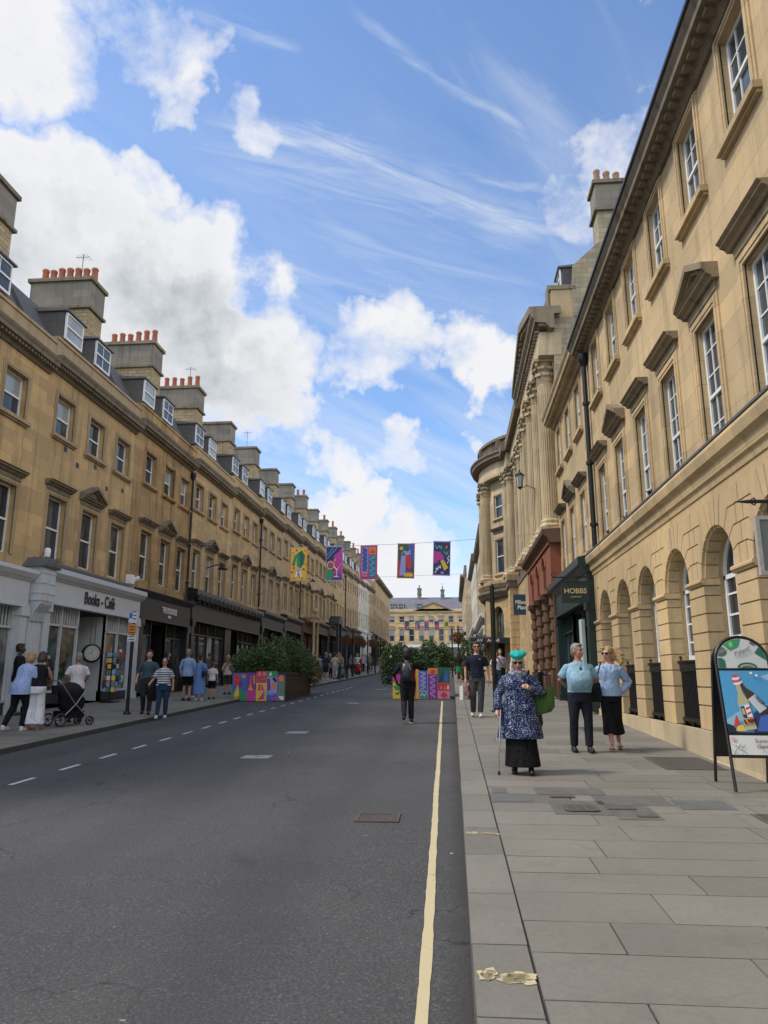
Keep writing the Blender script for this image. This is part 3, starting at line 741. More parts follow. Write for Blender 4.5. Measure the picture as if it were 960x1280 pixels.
# little pigeon-like plants growing on the ledge
for q, xx in enumerate((3.0, 4.8, 7.0)):
    mb = MB(); r2 = random.Random(q)
    for t in range(22):
        a = r2.uniform(0, 6.28); l = r2.uniform(.05, .16); z0 = Z(5.04)
        mb.tube([(xx, -.25, z0), (xx+cos(a)*l*.8, -.25+sin(a)*l*.5, z0+l*.7), (xx+cos(a)*l*1.2, -.25+sin(a)*l*.7, z0+l*.6)], [.006, .012, .002], 4)
    o = mb.build('ledge_weed', plain('dry weed', (.05, .045, .03), .9), None, (0, 0, 0))
    o.matrix_world = R1.matrix_world if False else Matrix.Translation((4.15, 21.4, G(21.4))) @ Matrix.Rotation(-pi/2, 4, 'Z')
    tag(o, ('dry weed on the right ledge, nearest the downpipe', 'dry weed on the right ledge, middle one of three', 'dry weed on the right ledge, nearest the camera')[q], 'weed', 'weeds on the ledge')

# ------------------------------------------------------------------ second right building with the dark green shop
R2 = thing('stone_building', 'narrow honey stone building with dark green shopfront between pipe and giant columns', 'building', (4.15, 28.2, G(25)), -pi/2)
zb = G(25); Z = lambda z: z-zb; w = 6.75
wc = (1.1, 3.2, 5.3); holes = [(c-ww/2, c+ww/2, Z(9.2), Z(10.75)) for c in wc]+[(c-ww/2, c+ww/2, Z(5.3), Z(7.25)) for c in wc]+[(.3, w-.25, .0, Z(4.6))]
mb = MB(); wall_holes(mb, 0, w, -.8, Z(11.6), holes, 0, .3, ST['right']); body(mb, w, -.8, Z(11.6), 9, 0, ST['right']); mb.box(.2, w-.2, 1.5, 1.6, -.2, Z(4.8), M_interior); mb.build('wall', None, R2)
for c in wc: window(R2, c-ww/2, Z(9.2), ww, 1.55, 1, 2, .5, .1, M_blind, ST['right'], True, None, .17)
for k, c in enumerate(wc): window(R2, c-ww/2, Z(5.3), ww, 1.95, 1, 2, .5, .1, M_blind, ST['right'], True, k == 1, .17, hm=ST['trimd'])
mb = MB(); cornice(mb, -.02, w, Z(11.05), .5, .5, True, .2); mb.build('cornice', ST['trim'], R2)
mb = MB(); mb.run([(0, Z(11.55)), (4.5, Z(13.6)), (9, Z(11.4))], 0, w); mb.build('roof', M_slate, R2)
sh = shopfront(R2, .15, w-.02, .0, Z(3.75), Z(4.55), Z(5.05), M_green, M_green, 'black', M_glassd, door=(2.6, 4.6), stall=.45, lab='dark green shopfront')
mb = MB(); mb.box(4.7, 5.15, -.26, -.16, .4, 2.6); mb.build('display_panel', plain('pale green panel', (.45, .52, .46), .6), sh)
HS = thing('hanging_sign', 'dark green hanging sign lettered HOBBS on the bracket right of the downpipe', 'sign', (3.86, 21.2, 3.60))
mb = MB(); mb.box(-.78, -.02, -.03, .03, .05, .62); mb.build('sign_board', M_green, HS)
mb = MB(); mb.box(-.80, -.0, -.035, .035, .62, .65); mb.tube([(-.72, 0, .65), (-.72, 0, .76)], .01, 5); mb.tube([(-.1, 0, .65), (-.1, 0, .76)], .01, 5)
mb.tube([(-1.0, 0, .78), (.12, 0, .78)], .018, 6); mb.tube([(.08, 0, 1.2), (-.2, 0, 1.05), (-.4, 0, .8)], .014, 6); mb.tube([(-.95, 0, .78), (-1.05, 0, .84), (-1.0, 0, .92), (-.9, 0, .88)], .012, 5)
mb.build('bracket', M_iron, HS)
text('lettering', 'HOBBS', .20, M_gold, HS, (-.40, -.035, .38), sx=1.0, off=.003); text('lettering', 'LONDON', .06, M_gold, HS, (-.40, -.035, .22), sx=1.1)

# ------------------------------------------------------------------ pavilion with giant columns, red brown shopfront
R3 = thing('columned_building', 'tall pedimented pavilion with giant fluted Corinthian columns above a red brown shopfront', 'building', (4.3, 36.7, G(32)), -pi/2)
zb = G(32); Z = lambda z: z-zb; w = 8.5
cx = (.85, 3.1, 5.4, 7.7)
holes = [(c-.5, c+.5, Z(8.0), Z(10.4)) for c in (1.97, 4.25, 6.55)]+[(c-.5, c+.5, Z(11.6), Z(13.0)) for c in (1.97, 4.25, 6.55)]
mb = MB(); wall_holes(mb, 0, w, -1, Z(15.9), holes, 0, .25, ST['far']); body(mb, w, -1, Z(15.9), 9, 0, ST['gable']); mb.build('wall', None, R3)
for c in (1.97, 4.25, 6.55):
    window(R3, c-.5, Z(8.0), 1, 2.4, 1, 2, .5, .15, M_glass, ST['col'], True, False, .16); window(R3, c-.5, Z(11.6), 1, 1.4, 1, 2, .5, .15, M_glass, ST['col'], True, None, .16)
for c in cx: obj('column', column_mesh(7.1, .36, ST['col']), R3, (c, -.32, Z(7.15)))
mb = MB(); mb.box(0, w+.02, -.62, .3, Z(14.25), Z(14.75), ST['col']); mb.box(-.01, w+.012, -.57, .3, Z(14.75), Z(15.25), ST['col']); 
cornice(mb, -.35, w+.38, Z(15.25), .92, .62, True, .34, ST['trimd'], base=0)
for i in range(26): mb.box(.05+i*.333, .2+i*.333, -.72, -.55, Z(15.22), Z(15.3), ST['trimd'])
mb.build('entablature', None, R3)
mb = MB(); mb.prism([(.2, Z(15.87)), (w-.2, Z(15.87)), (w/2, Z(17.2))], -.45, .3, ST['trim'])
for s in (-1, 1):
    e = w/2+s*(w/2+.38); mb.prism([(e, Z(15.87)), (w/2, Z(17.25)), (w/2, Z(17.62)), (e, Z(16.2))], -.95, .3, ST['trimd'])
    e = w/2+s*(w/2+.1); mb.prism([(e, Z(15.87)), (w/2, Z(17.1)), (w/2, Z(17.25)), (e, Z(15.98))], -.70, .3, ST['trim'])
    for i in range(12): t = (i+.5)/12; px = e+(w/2-e)*t; pz = Z(15.80)+1.25*t; mb.box(px-.09, px+.09, -.85, -.45, pz, pz+.16, ST['trimd'])
mb.build('pediment', None, R3)
mb = MB(); mb.box(0, w, .0, .9, Z(15.9), Z(17.1), ST['trim']); mb.box(-.05, w+.05, -.08, .98, Z(17.1), Z(17.25), ST['trimd'])
for c in (w-.5, w-3.2): mb.box(c-.35, c+.35, -.12, 1.0, Z(15.9), Z(17.4), ST['grey'])
mb.build('attic', None, R3)
mb = MB(); mb.run([(.9, Z(15.9)), (.9, Z(17.25)), (.98, Z(18.1)), (2.05, Z(19.05)), (4.5, Z(19.3)), (8.5, Z(17)), (8.9, Z(15.9))], 0, w-.06, M_slate); mb.build('roof', None, R3)
mb = MB(); mb.run([(.85, Z(15.9)), (.85, Z(17.3)), (.93, Z(18.15)), (2.0, Z(19.12)), (4.5, Z(19.4)), (8.6, Z(17)), (9, Z(15.9))], w-.05, w+.03, ST['gable']); mb.build('gable_parapet', None, R3)
dormer(R3, w-1.6, Z(17.5), 1.1, .85, .5)
chimney(R3, w-.45, Z(18.8), Z(21.8), 2.05, 1.3, .95, 3, M_potb, ST['gable'])
# red brown ground storey standing forward, arches above blocked columns

mb = MB(); ar = [(c-.42, c+.42, Z(5.0), Z(6.3), True) for c in (1.97, 4.25, 6.55)]
wall_holes(mb, 0, w, Z(4.95), Z(6.6), ar, -.55, .2, M_red); mb.quad((w, -.55, Z(4.95)), (w, 0, Z(4.95)), (w, 0, Z(6.6)), (w, -.55, Z(6.6)), M_red); mb.quad((0, -.55, Z(4.95)), (0, 0, Z(4.95)), (0, 0, Z(6.6)), (0, -.55, Z(6.6)), M_red)
mb.quad((0, -.55, Z(4.95)), (w, -.55, Z(4.95)), (w, 0, Z(4.95)), (0, 0, Z(4.95)), M_red)
for a, b, c, d, e in ar:
    P = [((a+b)/2-.50*cos(pi*k/12), Z(5.88)+.50*sin(pi*k/12)) for k in range(13)]; mb.tube([(p[0], -.57, p[1]) for p in P], .045, 6, M_red)
mb.box(-.02, w+.03, -.62, .05, Z(6.55), Z(6.63), M_red)
sf = mb.build('red_shopfront', None, R3)
mb = MB(); mb.run([(.02, Z(6.6)), (-.58, Z(6.6)), (-.64, Z(6.75)), (-.82, Z(6.92)), (-.85, Z(7.02)), (-.85, Z(7.1)), (.02, Z(7.15))], -.1, w+.26); mb.build('shop_cornice', M_brown, sf)
for c in cx:
    mb = MB(); mb.box(c-.24, c+.24, -.60, 0, 0, .95); mb.box(c-.28, c+.28, -.64, 0, 0, .16)
    mb.lathe([(.15, .95), (.15, Z(4.55))], (c, -.38, 0), 16)
    zz = 1.0
    while zz < Z(4.4): mb.lathe([(.152, 0), (.20, .012), (.20, .26), (.152, .272)], (c, -.38, zz), 16, smooth=False); zz += .47
    mb.box(c-.12, c+.12, -.3, 0, .95, Z(4.6))
    mb.lathe([(.17, 0), (.18, .08), (.24, .2), (.29, .26)], (c, -.38, Z(4.5)), 16); mb.box(c-.30, c+.30, -.68, 0, Z(4.76), Z(4.95))
    mb.build('blocked_column', M_brown, sf)
mb = MB(); mb.box(.1, w-.1, -.12, -.06, 0, Z(4.9)); mb.build('shop_window', M_glassd, sf)
mb = MB()
for c in (1.97, 4.25, 6.55): mb.box(c-.75, c-.65, -.2, -.1, 0, Z(4.9)); mb.box(c+.65, c+.75, -.2, -.1, 0, Z(4.9)); mb.box(c-.7, c+.7, -.2, -.1, Z(3.6), Z(3.72)); mb.box(c-.7, c+.7, -.2, -.1, 0, .5)
mb.box(w-.18, w+.0, -.5, 0, 0, Z(4.9)); mb.build('mullion', M_brown, sf)
mb = MB(); mb.box(.1, w-.1, -.42, -.36, Z(5.0), Z(6.4)); mb.build('pane', M_glassd, sf)

# ------------------------------------------------------------------ bow fronted centre
R4 = thing('bow_fronted_building', 'curved bow-fronted stone building with giant columns and rooftop balustrade', 'building', (4.4, 50, G(50)))
T = Matrix.Translation((-4.4, -50, -G(50)))
CX, CY = 8.4, 50.0
def facet(mb, th, half, R):           # frame of a flat facet facing outwards at angle th
    chord = 2*R*sin(half); mid = R*cos(half)
    # local x left to right seen from the street, -y outward
    n = Vector((-cos(th), -sin(th), 0)); xd = Vector((sin(th), -cos(th), 0)) ; xd = Vector((-n.y, n.x, 0))
    o = Vector((CX, CY, 0))+n*mid-xd*chord/2
    M = Matrix(((xd.x, -n.x, 0, o.x), (xd.y, -n.y, 0, o.y), (0, 0, 1, 0), (0, 0, 0, 1)))
    return T @ M, chord
H = radians(13.5)
rbow = stone('rusticated bow masonry', (.46, .34, .19), (.2, .15, .09), .6, 1.2, .42, .4)
wl = MB(); gw = MB()
for k in (-2, -1, 0, 1, 2):
    th = radians(27*k)
    M, ch = facet(None, th, H, 6.05); wl.M = M
    hs = [(ch/2-.5, ch/2+.5, 8.1, 10.3), (ch/2-.5, ch/2+.5, 11.7, 13.2)]
    wall_holes(wl, 0, ch, 7, 15.9, hs, 0, .2, ST['col'])
    for (a, b, c, d) in hs:
        e = obj('window', sash_mesh(1.0, d-c, 1, 2, .5, M_white), R4); e.matrix_local = M @ Matrix.Translation((a, .1, c)); obj('pane', pane_mesh(1.0, d-c, M_glass), e)
        obj('surround', surround_mesh(1.0, d-c, ST['col'], True, .14), e, (0, -.1, 0))
        if d < 11: obj('hood', hood_mesh(1.0, ST['trimd'], False, .2), e, (0, -.1, d-c+.22))
    M, ch = facet(None, th, H, 6.35); gw.M = M
    wall_holes(gw, 0, ch, .3, 6.7, [(ch/2-.65, ch/2+.65, 2.6, 6.0, True)], 0, .35, rbow)
    gw.box(ch/2-.7, ch/2+.7, .3, .34, 2.5, 6.1, M_glassd)
    for xx in (-.22, .22): gw.box(ch/2+xx-.02, ch/2+xx+.02, .26, .3, 2.6, 5.9, M_green)
wl.build('bow_wall', None, R4); gw.build('bow_ground_storey', None, R4)
for th in (13.5, -13.5, 40.5, -40.5):
    t = radians(th); obj('column', column_mesh(6.65, .36, ST['col']), R4, (CX-6.2*cos(t)-4.4, CY-6.2*sin(t)-50, 7.6-G(50)))
def arcrun(mb, prof, a0, a1, n, m):   # profile (radius, z) swept round the bow
    mb.M = T
    vs = []; L = len(prof); fs = []
    for i in range(n+1):
        a = a0+(a1-a0)*i/n
        for r, z in prof: vs.append((CX-r*cos(a), CY-r*sin(a), z))
    for i in range(n):
        for j in range(L): fs.append((i*L+j, i*L+(j+1) % L, (i+1)*L+(j+1) % L, (i+1)*L+j))
    fs.append(tuple(range(L))); fs.append(tuple(n*L+j for j in range(L-1, -1, -1)))
    mb.add(vs, fs, m)
A = radians(66)
mb = MB()
arcrun(mb, [(6.0, 14.25), (6.42, 14.25), (6.42, 14.7), (6.36, 14.72), (6.36, 15.2), (6.0, 15.2)], -A, A, 40, ST['col'])
arcrun(mb, [(6.0, 15.2), (6.42, 15.2), (6.5, 15.32), (6.8, 15.36), (6.82, 15.5), (6.92, 15.62), (6.92, 15.72), (6.0, 15.75)], -A, A, 40, ST['trimd'])
for i in range(90):
    a = -A+2*A*i/89; mb.M = T @ Matrix.Translation((CX, CY, 0)) @ Matrix.Rotation(a, 4, 'Z'); mb.box(-6.66, -6.45, -.04, .04, 15.24, 15.35, ST['trimd'])
mb.build('entablature', None, R4)
mb = MB()
arcrun(mb, [(6.0, 7.1), (6.45, 7.1), (6.6, 7.35), (6.6, 7.55), (6.0, 7.6)], -A, A, 40, ST['trim'])
arcrun(mb, [(6.2, 6.55), (6.42, 6.55), (6.62, 6.85), (6.62, 7.0), (6.2, 7.1)], -A, A, 40, ST['trimd'])
mb.build('string_course', None, R4)
mb = MB(); arcrun(mb, [(6.0, 15.75), (6.4, 15.75), (6.4, 16.0), (6.0, 16.0)], -A, A, 40, None); arcrun(mb, [(6.03, 16.62), (6.38, 16.62), (6.38, 16.8), (6.03, 16.8)], -A, A, 40, None)
for i in range(70):
    a = -A+2*A*(i+.5)/70
    mb.M = T @ Matrix.Translation((CX-6.2*cos(a), CY-6.2*sin(a), 16.0))
    if i % 12 == 5: mb.box(-.25, .25, -.2, .2, 0, .65)
    else: mb.lathe([(.05, 0), (.09, .2), (.05, .42), (.07, .62)], (0, 0, 0), 8)
mb.build('balustrade', ST['trimd'], R4)
# straight wings either side of the bow
mb = MB(); mb.M = T
def wbox(x0, x1, y0, y1, z0, z1, m): mb.box(x0, x1, y0, y1, z0, z1, m)
wbox(4.4, 13, 36.72, 63, .2, 15.2, ST['col']); wbox(3.95, 4.4, 36.72, 44.4, .2, 7.0, rbow); wbox(4.0, 4.4, 55.6, 63, .2, 7.0, rbow)
mb.build('wall', None, R4)
for zc in range(14):
    z = 1.0+zc*.42
mb = MB(); mb.M = T
for j in range(14): wbox(3.45, 4.5, 44.4, 45.7, 1.0+j*.42+.015, 1.0+(j+1)*.42-.015, ST['rust'])
wbox(3.5, 4.45, 44.44, 45.6, .6, 7.0, ST['rust']); wbox(3.4, 4.5, 44.3, 45.8, .6, 1.0, ST['rust']); wbox(3.35, 4.5, 44.25, 45.8, 6.88, 7.25, ST['trimd']); wbox(3.3, 4.5, 44.2, 45.8, 7.25, 7.6, ST['trim'])
mb.build('rusticated_pier', None, R4)
mb = MB(); mb.M = T
wbox(3.75, 4.6, 36.75, 44.6, 14.25, 15.2, ST['col']); wbox(3.45, 4.5, 36.75, 44.9, 15.2, 15.75, ST['trimd']); wbox(3.5, 4.6, 44.3, 46, 14.25, 15.2, ST['col']); wbox(3.2, 4.6, 44.1, 46, 15.2, 15.75, ST['trimd'])
mb.build('wing_entablature', None, R4)
mb = MB(); mb.M = T
wbox(4.0, 4.6, 36.8, 45.5, 15.75, 16.9, ST['trim']); wbox(3.95, 4.6, 36.8, 45.6, 16.9, 17.05, ST['trimd']); mb.build('wing_parapet', None, R4)
mb = MB(); mb.M = T; wbox(3.9, 4.5, 36.75, 44.4, 6.9, 7.5, ST['trimd']); mb.build('wing_string_course', None, R4)
mb = MB(); mb.M = T; wbox(3.8, 4.6, 55.6, 63, 14.25, 15.75, ST['trimd'])
mb.build('wing_entablature', None, R4)
for y, x in ((38.3, 4.1), (40.4, 4.1), (42.6, 4.1), (45.05, 3.85), (57, 4.1), (60, 4.1)): obj('column', column_mesh(6.65, .36, ST['col']), R4, (x-4.4, y-50, 7.6-G(50)))
mb = MB(); mb.M = T; mb.lathe([(6.0, 15.2), (6.0, 15.9), (2, 17.5)], (CX, CY, 0), 32, M_slate); mb.box(5.5, 12, 37, 62, 15.2, 17.6, M_slate); mb.build('roof', None, R4)
# dark canopy at the foot of the bow
CN = thing('canopy', 'black canopy with pale lettering at the foot of the curved building', 'canopy', (2.6, 46, 3.3+.35))
mb = MB(); mb.run([(-.55, .0), (-.55, .32), (3.2, .62), (3.2, .3)], -1.35, 1.3); mb.build('awning', M_char, CN)
text('lettering', 'AV', .26, M_letter, CN, (-.95, -.56, .16), sx=1.1, off=.003); text('lettering', 'AONI', .26, M_letter, CN, (-.15, -.56, .16), sx=1.1, off=.003)
mb = MB(); 
for x in (-1.3, 1.25): mb.tube([(x, -.5, .1), (x, -.5, -2.25)], .03, 6)
mb.build('post', M_iron, CN)

# ------------------------------------------------------------------ right side beyond the bow
r, Z = block('stone_building', 'cream stone building beyond the bow, nearest the curved one', 2.95, 84, -pi/2, 20.5, G(74), [(7.6, 9.9), (11.3, 13.0)], 14.2, ST['far'], ST['trimd'], [1.4+2.2*k for k in range(9)], simple=True, seed=3, parap=.8)
for x in (5, 12, 19): chimney(r, x, Z(14.5), Z(18.2), 1.6, 2, 1, 4, M_potb)
shopfront(r, .1, 20.3, .1, Z(5.9), Z(6.6), Z(7.1), M_white, M_char, 'x', M_glassd, door=(8, 10))
r, Z = block('stone_building', 'weathered cream building with dark cornice, middle one beyond the bow', 2.85, 106, -pi/2, 21.9, G(95), [(8.0, 10.3), (11.9, 13.6)], 15.0, ST['white'], ST['trimd'], [1.4+2.2*k for k in range(9)], simple=True, seed=4, parap=.8)
for x in (5, 14): chimney(r, x, Z(15.2), Z(19.0), 1.6, 2, 1, 4, M_potb)
shopfront(r, .1, 21.5, .1, Z(6.3), Z(7.0), Z(7.5), M_white, M_char, 'x', M_glassd, door=(8, 10))
r, Z = block('stone_building', 'balustraded grey stone building standing forward at the far right end', 2.1, 150, -pi/2, 38, G(130), [(9.6, 11.9), (13.5, 15.2)], 16.4, ST['far'], ST['trimd'], [1.4+2.6*k for k in range(14)], simple=True, seed=6, parap=1.4, proj=.7)
shopfront(r, .1, 37.5, .1, Z(7.7), Z(8.4), Z(8.9), M_white, M_char, 'x', M_glassd, door=(18, 20))
# ------------------------------------------------------------------ ground, road, pavements
def lerp_pts(pts, y):
    if y <= pts[0][0]: return pts[0][1]
    for (a, b), (c, d) in zip(pts, pts[1:]):
        if y <= c: return b+(d-b)*(y-a)/(c-a)
    return pts[-1][1]
def KL(y): return lerp_pts([(-30, -7.8), (5, -7.85), (20, -8.0), (28, -8.0), (43, -7.55), (67, -6.9), (100, -6.4), (166, -6.2)], y)
def KR(y): return lerp_pts([(-30, .06), (60, .09), (110, -.1), (166, -.4)], y)
def RW(y): return 3.96 if y < 36 else (4.3 if y < 63 else 2.9)
M_asph, nt, b = nodes('asphalt')
g = nt.nodes.new('ShaderNodeNewGeometry'); P = g.outputs['Position']
big = noise(nt, P, .35, 4, .6); mid = noise(nt, vscale(nt, P, (1, .35, 1)), 1.3, 4); fine = noise(nt, P, 55, 3, .8); fl = noise(nt, P, 11, 2, .5)
col = mix_c(nt, ramp(nt, big, .35, .7), (.050, .0485, .047), (.072, .069, .066))
col = mix_c(nt, math_n(nt, 'MULTIPLY', ramp(nt, mid, .5, .8), .5), col, (.085, .078, .072))
col = mix_c(nt, math_n(nt, 'MULTIPLY', ramp(nt, fine, .54, .74), .9), col, (.20, .195, .185))
col = mix_c(nt, ramp(nt, fine, .46, .25), col, (.015, .015, .016))
col = mix_c(nt, ramp(nt, fl, .765, .80), col, (.30, .29, .27))
nt.links.new(col, b.inputs['Base Color']); b.inputs['Roughness'].default_value = .78; b.inputs['Specular IOR Level'].default_value = .35
sx_ = nt.nodes.new('ShaderNodeSeparateXYZ'); nt.links.new(P, sx_.inputs[0])
wob = math_n(nt, 'ADD', sx_.outputs[0], math_n(nt, 'MULTIPLY', math_n(nt, 'SUBTRACT', noise(nt, P, .22, 2), .5), 1.2))
trk = ramp(nt, math_n(nt, 'SINE', math_n(nt, 'MULTIPLY', wob, 3.3)), .1, 1.0)
col = mix_c(nt, math_n(nt, 'MULTIPLY', trk, .30), col, (.036, .035, .034))
gut = math_n(nt, 'MULTIPLY', ramp(nt, math_n(nt, 'ADD', sx_.outputs[0], math_n(nt, 'MULTIPLY', noise(nt, P, 3, 4), .22)), .0, .16), .7)
col = mix_c(nt, gut, col, (.038, .032, .025))
oil = noise(nt, vscale(nt, P, (1, .6, 1)), .9, 3, .5, .3); col = mix_c(nt, math_n(nt, 'MULTIPLY', ramp(nt, oil, .66, .74), .6), col, (.022, .021, .021))
vc = nt.nodes.new('ShaderNodeTexVoronoi'); vc.feature = 'DISTANCE_TO_EDGE'; vc.inputs['Scale'].default_value = .55
wv_ = nt.nodes.new('ShaderNodeTexNoise'); wv_.inputs['Scale'].default_value = 2.5; wv_.inputs['Detail'].default_value = 5; nt.links.new(P, wv_.inputs['Vector'])
vm_ = nt.nodes.new('ShaderNodeVectorMath'); vm_.operation = 'MULTIPLY_ADD'; nt.links.new(wv_.outputs['Color'], vm_.inputs[0]); vm_.inputs[1].default_value = (.7, .7, 0); nt.links.new(P, vm_.inputs[2]); nt.links.new(vm_.outputs[0], vc.inputs['Vector'])
crk = math_n(nt, 'MULTIPLY', ramp(nt, vc.outputs['Distance'], .006, .001), ramp(nt, noise(nt, P, .3, 2), .50, .56)); col = mix_c(nt, math_n(nt, 'MULTIPLY', crk, .8), col, (.015, .014, .013))
nt.links.new(col, b.inputs['Base Color'])
bump(nt, b, fine, .55, .012); MATS['asphalt'] = M_asph
def paint(name, c, wear):
    m, nt, b = nodes(name); g = nt.nodes.new('ShaderNodeNewGeometry')
    f = noise(nt, g.outputs['Position'], 26, 5, .75); f2 = noise(nt, g.outputs['Position'], 2.5, 3)
    k = math_n(nt, 'ADD', f, math_n(nt, 'MULTIPLY', f2, .5))
    col = mix_c(nt, ramp(nt, k, wear, wear+.06), c, (.06, .06, .058))
    nt.links.new(col, b.inputs['Base Color']); b.inputs['Roughness'].default_value = .7; bump(nt, b, f, .3, .01); return m
M_yel = paint('worn cream yellow paint', (.50, .42, .24), .93); M_wht = paint('worn white paint', (.48, .48, .46), .84); M_whf = paint('very worn white paint', (.24, .24, .235), .82)
M_pave, nt, b = nodes('paving flagstone')
g = nt.nodes.new('ShaderNodeNewGeometry'); P = g.outputs['Position']; at = nt.nodes.new('ShaderNodeAttribute'); at.attribute_name = 'tone'
big = noise(nt, P, .8, 5, .6); fine = noise(nt, P, 30, 5, .7); st_ = noise(nt, P, 3.2, 5, .6, .6)
col = mix_c(nt, ramp(nt, big, .3, .7), (.168, .155, .128), (.215, .200, .166))
col = mix_c(nt, 1.0, col, at.outputs['Color'], 'MULTIPLY')
col = mix_c(nt, math_n(nt, 'MULTIPLY', ramp(nt, st_, .56, .74), .35), col, (.10, .095, .085))
k = math_n(nt, 'MULTIPLY_ADD', fine, .5); nt.nodes[-1].inputs[2].default_value = .75
gv = nt.nodes.new('ShaderNodeTexVoronoi'); gv.inputs['Scale'].default_value = 4.5; nt.links.new(P, gv.inputs['Vector'])
gum = math_n(nt, 'MULTIPLY', ramp(nt, gv.outputs['Distance'], .085, .055), ramp(nt, noise(nt, P, 1.1, 2), .50, .56)); col = mix_c(nt, math_n(nt, 'MULTIPLY', gum, .45), col, (.07, .065, .058))
edge = noise(nt, P, 1.7, 6, .7, .8); col = mix_c(nt, math_n(nt, 'MULTIPLY', ramp(nt, edge, .60, .66), .28), col, (.10, .092, .078))
col = mix_c(nt, 1.0, col, k, 'MULTIPLY')
nt.links.new(col, b.inputs['Base Color']); b.inputs['Roughness'].default_value = .72; b.inputs['Specular IOR Level'].default_value = .35; bump(nt, b, math_n(nt, 'ADD', fine, math_n(nt, 'MULTIPLY', st_, 2.0)), .22, .012)
M_joint = plain('dark joint grit', (.045, .042, .036), .95, var=.5, scale=20)
M_ground = plain('bare ground', (.10, .095, .08), .95, var=.3)

def strip(name, x0f, x1f, y0, y1, dz, m, step=2.0):
    mb = MB(); n = max(1, int((y1-y0)/step))
    for i in range(n):
        a, c = y0+(y1-y0)*i/n, y0+(y1-y0)*(i+1)/n
        mb.quad((x0f(a), a, G(a)+dz), (x1f(a), a, G(a)+dz), (x1f(c), c, G(c)+dz), (x0f(c), c, G(c)+dz))
    return struct(mb.build(name, m))
mb = MB()
for a, c in ((-600, -40), (-40, 185), (185, 1500)): mb.quad((-900, a, G(a)-.3), (900, a, G(a)-.3), (900, c, G(c)-.3), (-900, c, G(c)-.3))
struct(mb.build('ground', M_ground))
strip('road', lambda y: KL(y)-.1, lambda y: KR(y)+.03, -30, 169.5, -.1, M_asph)

def pavement(name, x0f, x1f, kerbside, y0, y1, seed):
    r = random.Random(seed); mb = MB(); tones = []
    def slab(xa, xb, ya, yb, t, h=.0, dx=0):
        g2 = r.uniform(.004, .0085); ya += r.uniform(-.003, .003); za, zb2 = G(ya+g2)+h, G(yb-g2)+h; e = r.uniform(-.0015, .0015)
        v = [(xa+g2, ya+g2, za+e), (xb-g2, ya+g2, za-e), (xb-g2+dx, yb-g2, zb2-e), (xa+g2+dx, yb-g2, zb2+e)]
        v += [(p[0], p[1], p[2]-.03) for p in v]
        mb.add(v, [(0, 1, 2, 3), (0, 4, 5, 1), (1, 5, 6, 2), (2, 6, 7, 3), (3, 7, 4, 0)]); tones.extend([t]*5)
    y = y0
    while y < y1:                                  # kerb stones
        L = r.uniform(.75, 1.1) if y < 60 else 2.0; t = r.uniform(.82, 1.02)
        ka, kb = (x0f(y), x0f(y)+.32) if kerbside < 0 else (x1f(y)-.32, x1f(y)); dx = (x0f(y+L)-x0f(y)) if kerbside < 0 else (x1f(y+L)-x1f(y))
        slab(ka, kb, y, y+L, t, 0, dx); y += L
    y = y0
    while y < y1:
        D = r.choice([.46, .52, .58, .62, .5]) if y < 50 else 1.2
        a = x0f(y)+(.325 if kerbside < 0 else 0); b = x1f(y)-(.325 if kerbside > 0 else 0)
        x = a; first = True
        while x < b-.02:
            L = r.uniform(.65, 1.75)
            if first: L *= r.uniform(.5, 1)
            first = False
            xe = x+L
            if b-xe < .35: xe = b
            t = r.uniform(.86, 1.06)
            if r.random() < .05: t *= .78
            slab(x, xe, y, y+D, t); x = xe
        y += D
    me = mb.mesh(name, M_pave); me.materials.clear(); me.materials.append(M_pave)
    ca = me.attributes.new('tone', 'FLOAT_COLOR', 'FACE')
    ca.data.foreach_set('color', [c for t in tones for c in (t, t*r.uniform(.985, 1.01), t*.99, 1)])
    return struct(obj(name, me))
pavement('pavement', KR, RW, -1, -6, 169, 5)
pavement('pavement', lambda y: -12.62, KL, 1, -6, 169, 8)
strip('pavement_bed', lambda y: KR(y)+.004, RW, -6, 169, -.014, M_joint)
strip('pavement_bed', lambda y: -12.7, lambda y: KL(y)-.004, -6, 169, -.014, M_joint)
M_kerbf = plain('kerb face', (.07, .068, .06), .9, var=.4)
for nm, f, s in (('kerb', KL, -1), ('kerb', KR, 1)):
    mb = MB()
    for i in range(90):
        a, c = -6+i*175/90, -6+(i+1)*175/90; x, x2 = f(a), f(c)
        v = [(x, a, G(a)-.104), (x2, c, G(c)-.104), (x2, c, G(c)-.008), (x, a, G(a)-.008)]
        v2 = [(p[0]+s*.02, p[1], p[2]) for p in v]
        mb.add(v+v2, [(0, 1, 2, 3), (4, 7, 6, 5), (3, 2, 6, 7)])
    struct(mb.build(nm, M_kerbf))
# painted lines
YL = [(-6, -.16), (3.9, -.18), (6, -.19), (9.4, -.23), (14, -.27), (20, -.33), (27.5, -.40), (29.2, -.42)]
mb = MB(); yy = -6.0; r2 = random.Random(4)
pw = None
while yy < 29:
    x = lerp_pts(YL, yy)+.0025*sin(yy*1.7); wd = .032+r2.uniform(-.0035, .0035)
    cur = ((x-wd, yy, G(yy)-.096), (x+wd, yy, G(yy)-.096))
    if pw: mb.quad(pw[0], pw[1], cur[1], cur[0])
    pw = cur; yy += .14
struct(mb.build('yellow_line', M_yel))
def mark(mb, x0, x1, y0, y1, dz=-.096): mb.quad((x0, y0, G(y0)+dz), (x1, y0, G(y0)+dz), (x1, y1, G(y1)+dz), (x0, y1, G(y1)+dz))
mb = MB()
for k in range(-2, 24):
    y = 10.05+1.31*k; x = -5.95-(.0 if y < 22 else (y-22)*-.03); mark(mb, x-.038, x+.038, y, y+.60)
struct(mb.build('parking_line', M_wht))
mb = MB()
